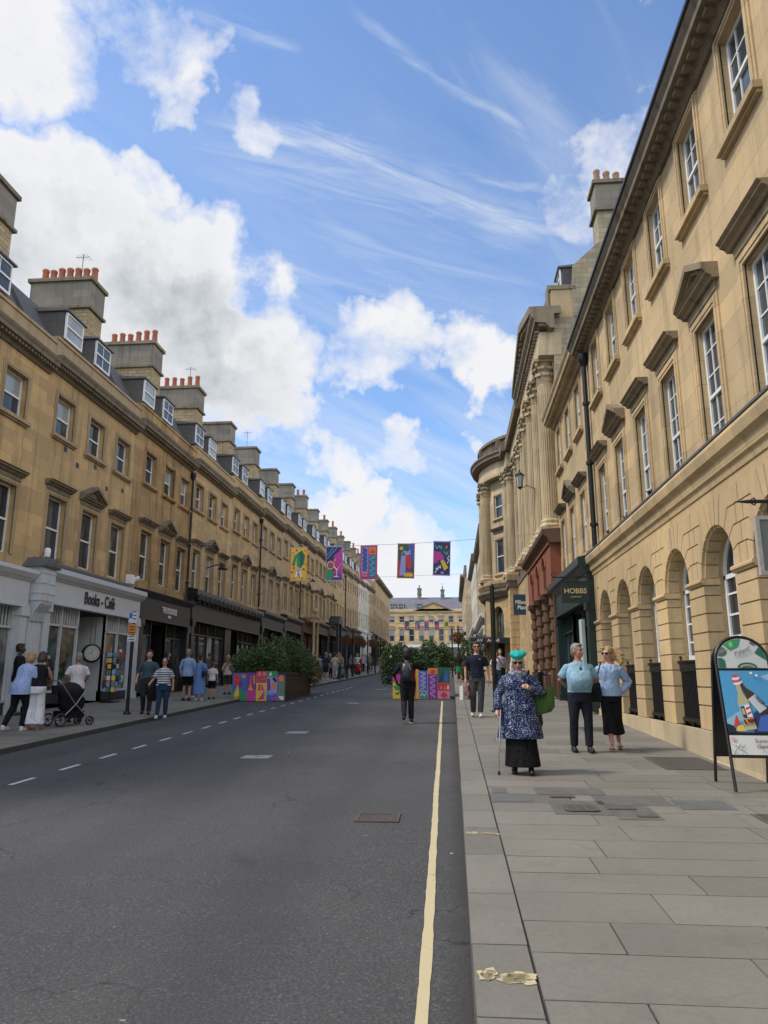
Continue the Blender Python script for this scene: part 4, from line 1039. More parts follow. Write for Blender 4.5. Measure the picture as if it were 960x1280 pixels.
for x, y, w_, l in ((-3.36, 12.85, .24, .42), (-3.5, 16.9, .24, .5), (-3.6, 27.3, .2, .4), (-3.6, 38, .3, .5), (-2.4, 33.5, .3, .3)): mark(mb, x-w_, x+w_, y, y+l)
struct(mb.build('road_marking', M_whf))
mb = MB()
rs = random.Random(3); RAG = []
for cx_, cy_, ax_, ay_, nn_ in ((.15, 7.31, .06, .03, 6), (.31, 7.31, .08, .03, 8), (.15, 4.24, .055, .05, 7), (.31, 4.2, .09, .045, 12), (-.02, 7.0, .03, .02, 2)):
    for q in range(nn_):
        ux, uy = cx_+rs.uniform(-ax_, ax_)*.8, cy_+rs.uniform(-ay_, ay_)*.8; R_ = rs.uniform(.9, 1.4)
        RAG.append([(ux+ax_*.5*R_*cos(t_*2*pi/11)*rs.uniform(.55, 1.1), uy+ay_*.9*R_*sin(t_*2*pi/11)*rs.uniform(.55, 1.1)) for t_ in range(11)])
for pts in RAG:
    mb.add([(p[0], p[1], G(p[1])+(.004 if p[0] > .09 else -.096)) for p in pts], [tuple(range(11))])
struct(mb.build('paint_splash', M_yel))

# drain in the road, covers and gratings in the pavement
def grating(name, label, cat, x, y, w_, l, z0, n, m, frame=.03, along=True, slat=.5, grp=None):
    t = thing(name, label, cat, (x, y, G(y)+z0)); 
    mb = MB()
    for a in (0, 1):
        mb.box(-w_/2 if a == 0 else w_/2-frame, -w_/2+frame if a == 0 else w_/2, -l/2, l/2, -.002, .010)
        mb.box(-w_/2+frame, w_/2-frame, -l/2 if a == 0 else l/2-frame, -l/2+frame if a == 0 else l/2, -.002, .010)
    mb.build('frame', m, t)
    mb = MB()
    for i in range(n):
        xx = -w_/2+frame+(w_-2*frame)*(i+.5)/n; s_ = (w_-2*frame)/n*slat/2; mb.box(xx-s_, xx+s_, -l/2+frame, l/2-frame, -.001, .009)
    mb.build('bar', m, t)
    mb = MB(); mb.box(-w_/2+.005, w_/2-.005, -l/2+.005, l/2-.005, -.003, .003); mb.build('sump', M_dark, t)
    t.rotation_euler[0] = math.atan(SL); return t
M_rust = plain('rusted iron', (.10, .075, .055), .8, var=.5, scale=14, metal=.2)
M_cover = plain('worn cover metal', (.10, .09, .075), .6, var=.5, scale=18, bmp=.4, bs=60)
grating('road_drain', 'rusty slotted drain grate set in the asphalt left of the yellow line', 'drain', -.82, 8.38, .46, .42, -.096, 14, M_rust)
grating('cellar_grating', 'large iron cellar grating in the pavement beside the plinth behind the A-board', 'grating', 3.40, 12.0, .85, 1.3, .002, 30, M_cover)
grating('cellar_grating', 'iron cellar grating in the pavement cut by the right photo edge', 'grating', 3.35, 8.05, .75, .55, .002, 22, M_cover)
grating('cellar_grating', 'small iron grating by the wall behind the couple', 'grating', 3.1, 17.2, .7, .8, .002, 22, M_cover)
M_slabd = plain('dark concrete patch', (.115, .108, .094), .8, var=.4, scale=7, bmp=.3, bs=60); M_slabb = plain('blue grey slab', (.115, .115, .110), .7, var=.25, scale=5, bmp=.2)
mb = MB()
def sl(x0, x1, y0, y1, m, dz=.003): mb.add([(x0, y0, G(y0)+dz), (x1, y0, G(y0)+dz), (x1, y1, G(y1)+dz), (x0, y1, G(y1)+dz)], [(0, 1, 2, 3)], m)
sl(.42, .86, 8.85, 9.35, M_slabb); sl(.44, .62, 9.37, 9.72, M_slabd); sl(.95, 1.75, 9.3, 9.75, M_slabd); sl(1.55, 2.35, 8.72, 9.28, M_slabd); sl(2.38, 2.95, 8.55, 9.05, M_slabb)
sl(1.02, 1.62, 8.2, 8.95, M_slabd); sl(1.62, 2.05, 8.0, 8.7, M_slabd)
struct(mb.build('pavement_patch', None))
mh = thing('manhole_cover', 'rounded iron manhole cover with raised bars in the dark pavement patch', 'manhole cover', (1.32, 8.52, G(8.52)+.005))
mb = MB(); pts = []
for sx_, sy_, a0 in ((1, 1, 0), (-1, 1, 90), (-1, -1, 180), (1, -1, 270)):
    for k in range(5): a = radians(a0+k*22.5); pts.append((sx_*.10+.08*cos(a), sy_*.12+.08*sin(a)))
n = len(pts); mb.add([(p[0], p[1], 0) for p in pts]+[(p[0], p[1], .008) for p in pts], [tuple(range(n)), tuple(range(2*n-1, n-1, -1))]+[(i, (i+1) % n, (i+1) % n+n, i+n) for i in range(n)]); mb.build('plate', M_cover, mh)
mb = MB()
for i in range(5):
    for j in range(3): mb.box(-.14+j*.1, -.06+j*.1, -.16+i*.07, -.125+i*.07, .008, .013)
mb.build('raised_bar', plain('polished iron', (.22, .2, .16), .4, metal=.6), mh)
for lab, x, y, a, c in (('small dark utility cover beside the blue grey slab', 1.22, 9.22, .14, .12), ('small rectangular cover right of the manhole cover', 1.74, 8.55, .15, .09), ('smallest utility cover, lower right of the manhole cover', 1.92, 8.17, .10, .07)):
    mb = MB(); mb.box(-a, a, -c, c, 0, .007); mb.box(-a+.015, a-.015, -c+.015, c-.015, .007, .010); o = mb.build('utility_cover', M_cover, None, (x, y, G(y)+.003)); tag(o, lab, 'utility cover', 'small covers in the pavement')

# ------------------------------------------------------------------ flat printed art
def art(mb, W_, H_, shapes, y0=0.0, dy=-.0022):
    """layers of flat coloured polygons in unit coordinates, each printed layer a hair in front of the last"""
    for k, (rgb, pts) in enumerate(shapes):
        vs = [((p[0]-.5)*W_, y0+dy*(k+1), p[1]*H_) for p in pts]
        mb.add(vs, [tuple(range(len(vs)))], flat(rgb))
def circ(cx, cy, rx, ry, n=16, a0=0, a1=360): return [(cx+rx*cos(radians(a0+(a1-a0)*i/n)), cy+ry*sin(radians(a0+(a1-a0)*i/n))) for i in range(n+(0 if a1-a0 == 360 else 1))]
def rect(x0, y0, x1, y1): return [(x0, y0), (x1, y0), (x1, y1), (x0, y1)]
def band(pts, w_):
    out = []; back = []
    for i, p in enumerate(pts):
        a, b = Vector(pts[max(i-1, 0)]), Vector(pts[min(i+1, len(pts)-1)]); d = (b-a).normalized(); n_ = Vector((-d.y, d.x))*w_
        out.append((p[0]+n_.x, p[1]+n_.y)); back.append((p[0]-n_.x, p[1]-n_.y))
    return out+back[::-1]
def wave(x, y0, y1, amp, n, per): return [(x+amp*sin(2*pi*per*i/n), y0+(y1-y0)*i/n) for i in range(n+1)]
def strips(shapes, rgb, pts, w_):            # thick polyline as separate quads
    for i in range(len(pts)-1): shapes.append((rgb, band([pts[i], pts[i+1]], w_)))
YE = (.72, .47, .05); GRN = (.03, .25, .10); DG = (.015, .12, .07); NAV = (.02, .03, .12); PUR = (.16, .04, .24); MAG = (.50, .04, .28); PNK = (.65, .22, .36); RED = (.60, .035, .03); ORA = (.70, .22, .03); BLU = (.05, .12, .40); TEA = (.03, .22, .28); LIL = (.36, .30, .60); WHI = (.75, .72, .70); BLK = (.01, .01, .012); GRY = (.15, .19, .17); LBL = (.20, .36, .62)
def ban1():
    s = [(YE, rect(0, 0, 1, 1)), (GRN, [(.05, .45), (.25, .45), (.35, .72), (.38, .45), (.6, .35), (.85, .5), (.9, .75), (.7, .93), (.45, .85), (.2, .75)]), (DG, [(.45, .85), (.7, .93), (.88, .75), (.75, .5), (.6, .4), (.55, .7)])]
    for x, y, c in ((.35, .93, RED), (.9, .92, ORA), (.12, .85, PNK), (.2, .38, RED), (.82, .34, PUR), (.1, .25, MAG), (.95, .5, ORA), (.2, .06, ORA), (.75, .06, ORA)): s.append((c, circ(x, y, .08, .04, 6)))
    s += [(WHI, [(.25, .1), (.4, .1), (.5, .3), (.62, .1), (.75, .1), (.62, .3), (.5, .36), (.38, .3)]), (LIL, circ(.5, .3, .12, .05)), (MAG, circ(.5, .2, .06, .04))]; return s
def ban2():
    s = [(NAV, rect(0, 0, 1, 1)), (MAG, [(1, 1), (.8, .85), (.5, .75), (.45, .5), (.5, .3), (.4, 0), (1, 0)]), (GRN, [(0, 0), (.35, 0), (.5, .25), (.3, .35), (0, .35)]), (PUR, [(.4, 0), (.45, .18), (.9, .2), (1, .08), (1, 0)])]
    strips(s, LBL, [(.05, .65), (.25, .75), (.35, .82), (.55, .9), (.7, 1)], .012); strips(s, LBL, [(.0, .75), (.2, .83), (.3, .9), (.45, .98)], .012)
    s += [(ORA, circ(.28, .44, .27, .14, 20)), (YE, circ(.28, .44, .23, .12, 20)), (PUR, circ(.28, .44, .18, .095, 20)), (MAG, circ(.3, .44, .1, .05)), (PNK, circ(.55, .6, .08, .04))]
    strips(s, WHI, [(.5, .4), (.68, .3), (.85, .42)], .02); strips(s, WHI, [(.68, .3), (.66, .1)], .02); s.append((WHI, rect(.5, .09, .8, .12))); strips(s, PNK, [(.75, .35), (.95, .5)], .02); return s
def ban3():
    s = [(MAG, rect(0, 0, 1, 1)), (LIL, rect(.05, .2, .46, .97)), (TEA, rect(.52, .04, .95, .72)), (ORA, rect(.52, .75, .95, .97)), (RED, [(.6, .8), (.7, .92), (.8, .85), (.88, .93), (.85, .78)])]
    strips(s, BLU, [(.1+.3*((i*7) % 3)/2, .24+.7*i/16) for i in range(17)], .022); strips(s, BLU, [(.4-.3*((i*5) % 3)/2, .24+.7*i/16) for i in range(17)], .018)
    strips(s, LBL, [(.58+.3*((i*7) % 4)/3, .08+.6*i/14) for i in range(15)], .014)
    for y in (.07, .15): strips(s, PNK, [(.08, y), (.18, y+.04), (.28, y-.01), (.38, y+.03), (.46, y)], .02)
    return s
def ban4():
    s = [(DG, rect(0, 0, 1, 1)), (BLU, [(1, 1), (.6, 1), (.8, .5), (1, .3)]), (LIL, [(.1, .05), (.48, .05), (.48, .65), (.2, .65)]), (RED, rect(.03, .02, .1, .5)), (YE, circ(.2, .88, .12, .055)), (LIL, [(.2, .7), (.35, .82), (.6, .78), (.75, .85), (.8, .7), (.5, .66)]), (NAV, circ(.35, .72, .07, .03)),
         (RED, [(.5, .65), (.75, .68), (.8, .5), (.9, .3), (.7, .25), (.55, .35)]), (PUR, [(.55, .35), (.7, .25), (.85, .28), (.8, .12), (.5, .15)]), (YE, rect(.42, .02, .95, .12)), (ORA, rect(.5, .12, .9, .15))]; return s
def ban5():
    s = [(NAV, rect(0, 0, 1, 1)), (MAG, [(0, .35), (.2, .35), (.35, .45), (.6, .45), (.65, .55), (.4, .7), (.0, .72)]), (DG, [(.3, .95), (.9, .7), (1, .55), (.7, .6), (.3, .8)]), (YE, [(.42, .42), (.62, .46), (.92, .22), (.68, .12)]), (LIL, circ(.55, .06, .1, .04)), (ORA, [(.7, .85), (.85, .92), (.8, .78)])]
    strips(s, WHI, [(.1, .05), (.2, .12), (.15, .2), (.3, .15), (.3, .25), (.45, .2), (.4, .3)], .02); strips(s, WHI, [(.85, .35), (.95, .45), (.85, .5), (.95, .58)], .02)
    strips(s, LBL, [(.1, .9), (.2, .78), (.3, .88), (.45, .8), (.5, .9)], .02); strips(s, LBL, [(.65, .7), (.8, .62), (.9, .72)], .015); return s
edgec = [ORA, LIL, RED, RED, LIL]
def banner(x, y, z0, z1, w_, k, label, grp, tilt=0.0):
    t = thing('banner', label, 'banner', (x, y, z0), 0, grp); t.rotation_euler[1] = tilt
    h = z1-z0; mb = MB(); mb.box(-w_/2, w_/2, -.006, .006, 0, h, flat(edgec[k])); art(mb, w_*.93, h*.965, [(c, p) for c, p in (ban1, ban2, ban3, ban4, ban5)[k]()], -.006, -.0015)
    for v in range(8, len(mb.v)): mb.v[v] = (mb.v[v][0], mb.v[v][1], mb.v[v][2]+h*.0175)
    mb.build('printed_cloth', None, t, fix=False)
    mb = MB(); mb.tube([(-w_/2-.02, 0, h+.01), (w_/2+.02, 0, h+.01)], .012, 6); mb.tube([(-w_/2-.02, 0, -.01), (w_/2+.02, 0, -.01)], .012, 6); mb.build('rod', M_steel, t); return t
names = ['large yellow hanging banner with green leaf shapes, leftmost of the near row', 'large navy and magenta hanging banner with orange ring and cocktail glass', 'large magenta, lilac and teal patterned hanging banner in the middle of the near row', 'large green banner with lilac column and red shape, second from the right', 'large dark blue banner with magenta shape and yellow cone, rightmost of the near row']
for k, (x, zb_, zt_) in enumerate(((-6.24, 5.51, 6.9), (-4.76, 5.50, 6.92), (-3.34, 5.54, 6.93), (-1.83, 5.58, 6.98), (-.38, 5.67, 7.05))):
    banner(x, 30, zb_, zt_, .70, k, names[k], 'large banners strung across the street', (0, 0, .01, .03, .04)[k])
cn = ['leftmost', 'second from left', 'middle', 'second from right', 'rightmost']
for j, k in enumerate((4, 3, 2, 1, 0)):
    banner((-7.15, -5.45, -4.0, -2.35, -.85)[j], 120, 9.1, 10.55, .72, k, 'small far banner before the yellow terrace, '+cn[j]+' of the five', 'small banners far up the street')
def wire(a, b, sag, label, r=.007, grp=None):
    mb = MB(); pts = [(a[0]+(b[0]-a[0])*i/16, a[1]+(b[1]-a[1])*i/16, a[2]+(b[2]-a[2])*i/16-sag*4*(i/16)*(1-i/16)) for i in range(17)]
    base = Vector(a); mb.tube([Vector(p)-base for p in pts], r, 5); tag(mb.build('wire', M_steel, None, a), label, 'wire', grp)
wire((-12.5, 30, 7.25), (3.9, 30, 7.35), .36, 'upper thin wire carrying the near row of banners', grp='banner wires'); wire((-12.5, 30, 5.6), (3.9, 30, 5.85), .12, 'lower thin wire steadying the near row of banners', .005, 'banner wires')
wire((-12.5, 120, 10.9), (2.0, 120, 10.9), .3, 'thin wire carrying the far row of small banners', .012, 'banner wires')

# ------------------------------------------------------------------ foliage
def leafmat(name, a, b_):
    m, nt, b = nodes(name); at = nt.nodes.new('ShaderNodeAttribute'); at.attribute_name = 'tone'
    col = mix_c(nt, at.outputs['Fac'], a, b_); nt.links.new(col, b.inputs['Base Color']); b.inputs['Roughness'].default_value = .5
    b.inputs['Specular IOR Level'].default_value = .4
    return m
M_leaf = leafmat('shrub leaf', (.020, .048, .014), (.115, .17, .05)); M_leaf2 = leafmat('grassy leaf', (.06, .08, .025), (.20, .20, .09)); M_fl = leafmat('flower petal', (.35, .02, .04), (.55, .10, .05))
M_bark = plain('shrub stem', (.06, .045, .03), .9)
def leaves(name, clumps, n, size, m, parent, seed, up=.3):
    r = random.Random(seed); vs = []; fs = []; tone = []
    wts = [c[3]*c[4]*c[5] for c in clumps]; tot = sum(wts)
    for c, wt in zip(clumps, wts):
        k = int(n*wt/tot)
        for _ in range(k):
            while True:
                d = Vector((r.gauss(0, 1), r.gauss(0, 1), r.gauss(0, 1)))
                if d.length > .1: break
            d.normalize(); rad = r.uniform(.55, 1.06)**.6*(1+.12*sin(d.x*9+c[0]*5)+.1*sin(d.z*11+d.y*7))
            p = Vector((c[0]+d.x*c[3]*rad, c[1]+d.y*c[4]*rad, c[2]+d.z*c[5]*rad))
            a = Vector((r.gauss(0, 1), r.gauss(0, 1), r.gauss(0, 1)+up)).normalized(); b2 = a.cross(Vector((r.gauss(0, 1), r.gauss(0, 1), r.gauss(0, 1)))).normalized()
            s_ = size*r.uniform(.6, 1.3); b = len(vs)
            vs += [tuple(p), tuple(p+a*s_*.5+b2*s_*.28), tuple(p+a*s_), tuple(p+a*s_*.5-b2*s_*.28)]; fs.append((b, b+1, b+2, b+3)); tone.append(min(1, max(0, r.gauss(.4, .28))))
    me = bpy.data.meshes.new(name); me.from_pydata(vs, [], fs); me.materials.append(m)
    ca = me.attributes.new('tone', 'FLOAT', 'FACE'); ca.data.foreach_set('value', tone)
    o = obj(name, me, parent); return o
def bush(label, x, y, z, clumps, n, size, seed, m=None, name='shrub'):
    t = thing(name, label, 'shrub', (x, y, z), 0, 'shrubs growing in the planters'); leaves('foliage', clumps, n, size, m or M_leaf, t, seed)
    mb = MB(); r = random.Random(seed)
    for c in clumps:
        for q in range(3):
            b = (c[0]+r.uniform(-.1, .1), c[1]+r.uniform(-.1, .1), 0); mb.tube([b, (c[0]+r.uniform(-.15, .15), c[1], c[2]*.6), (c[0]+r.uniform(-.25, .25), c[1]+r.uniform(-.2, .2), c[2]+c[5]*.7)], [.018, .012, .004], 5)
    mb.build('stem', M_bark, t); return t

# ------------------------------------------------------------------ planters
M_wood = stone('dark planter boards', (.10, .08, .058), (.04, .035, .03), .7, 9, .14, .5)
def planter(label, x0, x1, y0, y1, z, h, panels, arts):
    t = thing('planter', label, 'planter', ((x0+x1)/2, y0, z)); w_ = x1-x0
    mb = MB(); mb.box(-w_/2, w_/2, .02, y1-y0, .12, h-.06); mb.build('box', M_wood, t)
    mb = MB(); mb.box(-w_/2-.03, w_/2+.03, -.0, y1-y0+.03, h-.06, h); mb.box(-w_/2, w_/2, .03, y1-y0-.03, 0, .12); mb.build('rim', M_char, t)
    mb = MB(); mb.box(-w_/2+.05, w_/2-.05, .08, y1-y0-.08, h-.02, h+.02); mb.build('soil', plain('planter soil', (.03, .022, .015), .95), t)
    xx = -w_/2
    for (pw_, ph, shapes) in arts:
        mb = MB(); mb.box(0, pw_, -.03, .02, .02, ph, flat(shapes[0][0]))
        mb.M = Matrix.Translation((pw_/2, -.03, .03)); art(mb, pw_*.97, ph-.03, shapes, 0, -.0018); o = mb.build('art_panel', None, t, (xx, 0, 0), fix=False); xx += pw_
    return t
pL = []
s1 = [(BLU, rect(0, 0, 1, 1)), (GRN, [(0, 0), (1, 0), (1, .3), (.5, .45), (0, .3)]), (RED, [(.1, .95), (.4, .95), (.55, .75), (.35, .5), (.1, .6)]), (ORA, circ(.78, .88, .14, .07)), (PUR, [(.55, .75), (.75, .6), (.6, .45), (.4, .5)]), (YE, [(.15, .25), (.35, .55), (.42, .55), (.5, .25), (.45, .12), (.3, .04), (.15, .12)]), (ORA, circ(.32, .13, .14, .06))]
s2 = [(PUR, rect(0, 0, 1, 1)), (MAG, rect(0, 0, 1, .4)), (ORA, [(.1, .4), (.7, .4), (.45, .6), (.42, .9), (.36, .9), (.33, .6)]), (YE, rect(.15, .38, .65, .43)), (ORA, [(.6, .9), (.85, .9), (.9, .6), (.7, .6)])]
s3 = [(YE, rect(0, 0, 1, 1)), (RED, rect(0, .6, 1, 1)), (PNK, circ(.3, .9, .16, .08)), (PNK, circ(.75, .9, .16, .08)), (ORA, circ(.3, .9, .1, .05)), (ORA, circ(.75, .9, .1, .05)), (LIL, [(.1, .72), (.45, .75), (.4, .66), (.2, .65)]), (LIL, [(.55, .75), (.9, .75), (.85, .66), (.65, .65)]), (NAV, circ(.28, .7, .1, .035)), (NAV, circ(.74, .7, .1, .035)), (MAG, [(.15, .06), (.8, .06), (.85, .3), (.6, .55), (.2, .55), (.2, .35), (.6, .2)]), (YE, [(.2, .33), (.55, .2), (.75, .3), (.6, .36)]), (YE, rect(.45, .36, .52, .56))]
s4 = [(LIL, rect(0, 0, 1, 1)), (GRN, rect(0, .8, 1, 1)), (WHI, [(.2, .86), (.35, .97), (.5, .9), (.35, .82)]), (BLK, [(.5, .75), (.8, .8), (1, .68), (.9, .6), (.7, .68)]), (PUR, [(0, .75), (.3, .75), (.4, .4), (.1, .3)]), (ORA, [(.4, .6), (.7, .62), (.9, .5), (.85, .38), (.6, .42)]), (BLU, rect(0, 0, 1, .25)), (MAG, rect(.45, .05, .95, .12)), (LBL, rect(0, .2, .8, .23))]
s5 = [(GRY, rect(0, 0, 1, 1)), (PUR, rect(0, .78, 1, 1)), (ORA, circ(.5, .84, .36, .12)), (GRN, rect(.92, 0, 1, .95)), (WHI, [(.2, .18), (.9, .18), (.9, .05), (.7, .02), (.4, .08)]), (MAG, [(0, 0), (.3, .05), (.2, .15), (0, .12)])]
planter('low planter box with five bright abstract art panels on the left', -8.30, -6.28, 28.25, 33.4, G(28.3)-.1, 1.08, 5, [(.56, 1.05, s1), (.36, 1.06, s2), (.40, 1.12, s3), (.39, 1.12, s4), (.31, 1.0, s5)])
r1 = [(YE, rect(0, 0, 1, 1)), (GRN, [(0, .5), (.6, .6), (1, .45), (1, .3), (.3, .35)]), (MAG, rect(0, .7, 1, 1)), (DG, [(.2, .2), (.8, .3), (.6, .15)])]
r2_ = [(MAG, rect(0, 0, 1, 1)), (LIL, rect(.1, 0, .9, .5)), (GRN, [(.1, .6), (.9, .9), (.9, .6)]), (WHI, [(.3, .1), (.6, .3), (.5, .05)])]
r3_ = [(ORA, rect(0, 0, 1, 1)), (YE, rect(.1, 0, .9, 1)), (RED, rect(.38, 0, .62, 1))]+[(ORA, circ(.5, .05+.1*i, .2, .025, 8)) for i in range(10)]
r4_ = [(LIL, rect(0, 0, 1, 1)), (BLU, rect(.05, .3, .95, 1)), (GRN, rect(.05, .02, .95, .24))]; strips(r4_, LIL, [(.2+.6*((i*7) % 3)/2, .32+.62*i/12) for i in range(13)], .035); strips(r4_, WHI, [(.15, .08), (.4, .2), (.6, .08), (.85, .2)], .02)
r5_ = [(ORA, rect(0, 0, 1, 1)), (PUR, rect(0, 0, 1, .8)), (RED, [(.2, .84), (.5, .95), (.8, .9), (.7, .82)])]; strips(r5_, MAG, [(.2+.6*((i*5) % 3)/2, .04+.72*i/12) for i in range(13)], .03); strips(r5_, LIL, [(.8-.6*((i*7) % 3)/2, .04+.72*i/12) for i in range(13)], .018)
r6_ = [(PNK, rect(0, 0, 1, 1)), (DG, rect(0, .5, 1, 1)), (NAV, [(.1, .55), (.4, .95), (.5, .55)]), (BLU, [(.5, .55), (.8, .95), (.9, .55)]), (RED, rect(0, .26, 1, .49)), (ORA, [(.55, .3), (.62, .42), (.72, .3)]), (PNK, [(.15, .32), (.25, .4), (.4, .32)]), (WHI, rect(.8, .3, .93, .42)), (RED, [(.2, .12), (.5, .22), (.85, .12), (.5, .03)])]
planter('low planter box with bright abstract art panels in the middle of the street', -2.36, -.12, 30.0, 32.3, G(30)-.1, 1.05, 6, [(.36, .95, r1), (.42, .98, r2_), (.24, 1.15, r3_), (.36, 1.1, r4_), (.38, 1.2, r5_), (.48, 1.22, r6_)])
zL = G(29)+.95
bush('dense dark shrub filling the front of the left planter', -7.6, 29.3, zL, [(-.4, 0, .35, .75, .7, .55), (.3, .1, .5, .7, .7, .65), (.75, -.1, .35, .55, .6, .5)], 9000, .085, 1)
bush('taller dark shrub in the middle of the left planter', -7.0, 31.0, zL+.03, [(0, 0, .75, .8, .8, .75), (.6, .3, .5, .6, .8, .6), (-.6, .2, .6, .6, .7, .6)], 8000, .085, 2)
bush('straw tinged trailing shrub at the far end of the left planter', -6.5, 32.9, zL+.05, [(0, 0, .2, .55, .9, .65), (.35, .6, .0, .35, .7, .6)], 4500, .08, 3, M_leaf2)
bush('leafy shrub in the left half of the middle planter, overhanging its left side', -2.25, 30.9, G(30)+.9, [(0, 0, .55, .75, .7, .65), (-.35, -.1, .05, .38, .5, .5), (.35, 0, .5, .6, .7, .55)], 9500, .085, 4)
bush('tall loose shrub in the right half of the middle planter', -.75, 31.0, G(30)+.95, [(0, 0, .4, .75, .7, .5), (-.2, .1, .85, .4, .4, .45), (.35, 0, .75, .35, .4, .4)], 8000, .085, 5)
# greenery of the canopy terrace behind the man in the dark t-shirt
t = thing('shrub', 'dark clipped greenery under the black canopy', 'shrub', (1.0, 46, G(46)), 0); leaves('foliage', [(0, 0, 1.6, .6, .6, 1.0), (.7, .2, 2.1, .5, .5, .7), (-.1, 0, .8, .55, .5, .8)], 6500, .11, M_leaf, t, 12); mb = MB(); mb.tube([(0, 0, 0), (0, 0, 1.5)], .05, 6); mb.box(-.4, .4, -.35, .35, 0, .45); mb.build('stem', M_bark, t)

def flower_post(x, y, h, label, two=True):
    t = thing('flower_post', label, 'lamp post', (x, y, G(y)), 0, 'posts with hanging flower baskets'); mb = MB()
    mb.tube([(0, 0, 0), (0, 0, h)], .05, 8); mb.lathe([(.1, 0), (.1, .5), (.06, .6)], (0, 0, 0), 10)
    mb.tube([(-.5, 0, h-.3), (.5, 0, h-.3)], .02, 6); mb.build('post', M_iron, t)
    for s in ((-1, 1) if two else (0,)):
        b = leaves('flower_basket', [(s*.48, 0, h-.85, .36, .36, .38)], 1200, .09, M_leaf, t, int(x*10)+s+50); leaves('blossom', [(s*.48, 0, h-.88, .40, .40, .40)], 520, .08, M_fl, b, int(x*7)+s+90)
flower_post(-7.65, 58, 3.6, 'black post with two red flower baskets, nearest on the left pavement')
flower_post(-8.3, 74, 3.6, 'black post with red flower baskets, second on the left pavement')
flower_post(-8.7, 92, 3.8, 'black post with red flower baskets, farthest on the left pavement')
flower_post(.42, 52, 3.6, 'black post with a big red flower basket beyond the middle planter', False)

# ------------------------------------------------------------------ posts, lamps, signs
def wallpost(name, label, cat, x, y, h, r, extra=None, grp=None):
    mb = MB(); mb.tube([(0, 0, 0), (0, 0, h)], r, 12); mb.lathe([(r*1.7, 0), (r*1.7, .04), (r*1.05, .08)], (0, 0, 0), 12)
    if extra: extra(mb)
    return tag(mb.build(name, M_iron, None, (x, y, G(y))), label, cat, grp)
def ex(mb): mb.tube([(.0, 0, 3.55), (.32, 0, 3.55)], .012, 6); mb.lathe([(.085, 1.35), (.085, 1.42)], (0, 0, 0), 12); mb.lathe([(.08, 3.6), (.02, 3.68)], (0, 0, 0), 12)
wallpost('street_post', 'tall plain black street post standing by the kerb behind the woman in the turquoise beret', 'post', 1.2, 22.15, 3.62, .066, ex)
sp = thing('sign_post', 'dark post with stacked blue, orange and white parking plates at the corner of the bookshop', 'sign post', (-9.05, 20.7, G(20.7)))
mb = MB(); mb.tube([(0, 0, 0), (0, 0, 2.85)], .05, 10); mb.lathe([(.1, 0), (.1, .06), (.055, .1)], (0, 0, 0), 10); mb.build('post', M_iron, sp)
for nm, z, h_, c, txt, tc_ in (('blue_plate', 2.52, .30, (.55, .58, .62), 'P', BLU), ('orange_plate', 2.20, .29, (.55, .22, .04), 'T', BLK), ('white_plate', 2.0, .17, (.6, .6, .6), 'No', BLK)):
    mb = MB(); mb.box(-.12, .12, -.065, -.055, z, z+h_, flat(c)); o = mb.build(nm, None, sp)
    if nm == 'blue_plate': mb = MB(); mb.box(-.11, -.02, -.0675, -.066, z+.13, z+.29, flat(BLU)); mb.box(.0, .10, -.0675, -.066, z+.2, z+.23, flat(BLK)); mb.box(.0, .10, -.0675, -.066, z+.1, z+.13, flat(BLK)); mb.build('printing', None, o)
    else:
        mb = MB()
        for q in range(2 if h_ < .2 else 3): mb.box(-.08, .08, -.0675, -.066, z+.04+q*.08, z+.065+q*.08, flat(BLK))
        mb.build('printing', None, o)
def bollard(x, y, label, h=1.05):
    mb = MB(); mb.lathe([(.10, 0), (.10, .12), (.075, .15), (.065, h*.75), (.085, h*.78), (.085, h*.84), (.06, h*.86), (.075, h*.93), (.03, h)], (0, 0, 0), 12)
    tag(mb.build('bollard', M_iron, None, (x, y, G(y))), label, 'bollard', 'black bollards along the left kerb')
bn = ['nearest the left planter', 'second beyond the left planter', 'third beyond the left planter, by the moped', 'fourth beyond the left planter', 'fifth from the planter, beyond the crowd', 'farthest one near the parked car']
for k, (x, y) in enumerate(((-7.85, 37.7), (-7.75, 40.5), (-7.6, 51.0), (-7.45, 53.5), (-7.35, 66.0), (-7.15, 70.0))): bollard(x, y, 'black iron bollard on the left kerb, '+bn[k])
def lantern(x, y, z, side, label):
    t = thing('wall_lantern', label, 'lamp', (x, y, z)); mb = MB()
    mb.tube([(side*.9, 0, -.1), (side*.6, 0, -.25), (side*.3, 0, -.1), (side*.12, 0, -.2)], .018, 6); mb.lathe([(.0, .62), (.05, .55), (.05, .5), (.2, .38), (.22, .34), (.17, .33)], (0, 0, 0), 6, smooth=False)
    mb.lathe([(.02, -.28), (.08, -.22), (.1, -.17)], (0, 0, 0), 6)
    for k in range(6): a = k*pi/3; mb.tube([(.1*cos(a), .1*sin(a), -.18), (.17*cos(a), .17*sin(a), .34)], .01, 4)
    mb.build('lantern_frame', M_iron, t); mb = MB(); mb.lathe([(.09, -.17), (.16, .33)], (0, 0, 0), 6, smooth=False); mb.build('lantern_glass', plain('frosted lantern glass', (.5, .5, .48), .3), t)
lantern(3.02, 31.2, 9.75, 1, 'old hexagonal lantern on a bracket by the giant columns')
def armlamp(x, y, z, s, label):
    mb = MB(); mb.tube([(-s*.9, 0, .0), (-s*.3, 0, .18), (0, 0, .12)], .03, 6); mb.lathe([(.03, .15), (.10, .05), (.28, -.05), (.26, -.08), (.05, -.08)], (0, 0, 0), 12)
    tag(mb.build('wall_lamp', M_iron, None, (x, y, z)), label, 'lamp', 'black dish lamps on the left fronts')
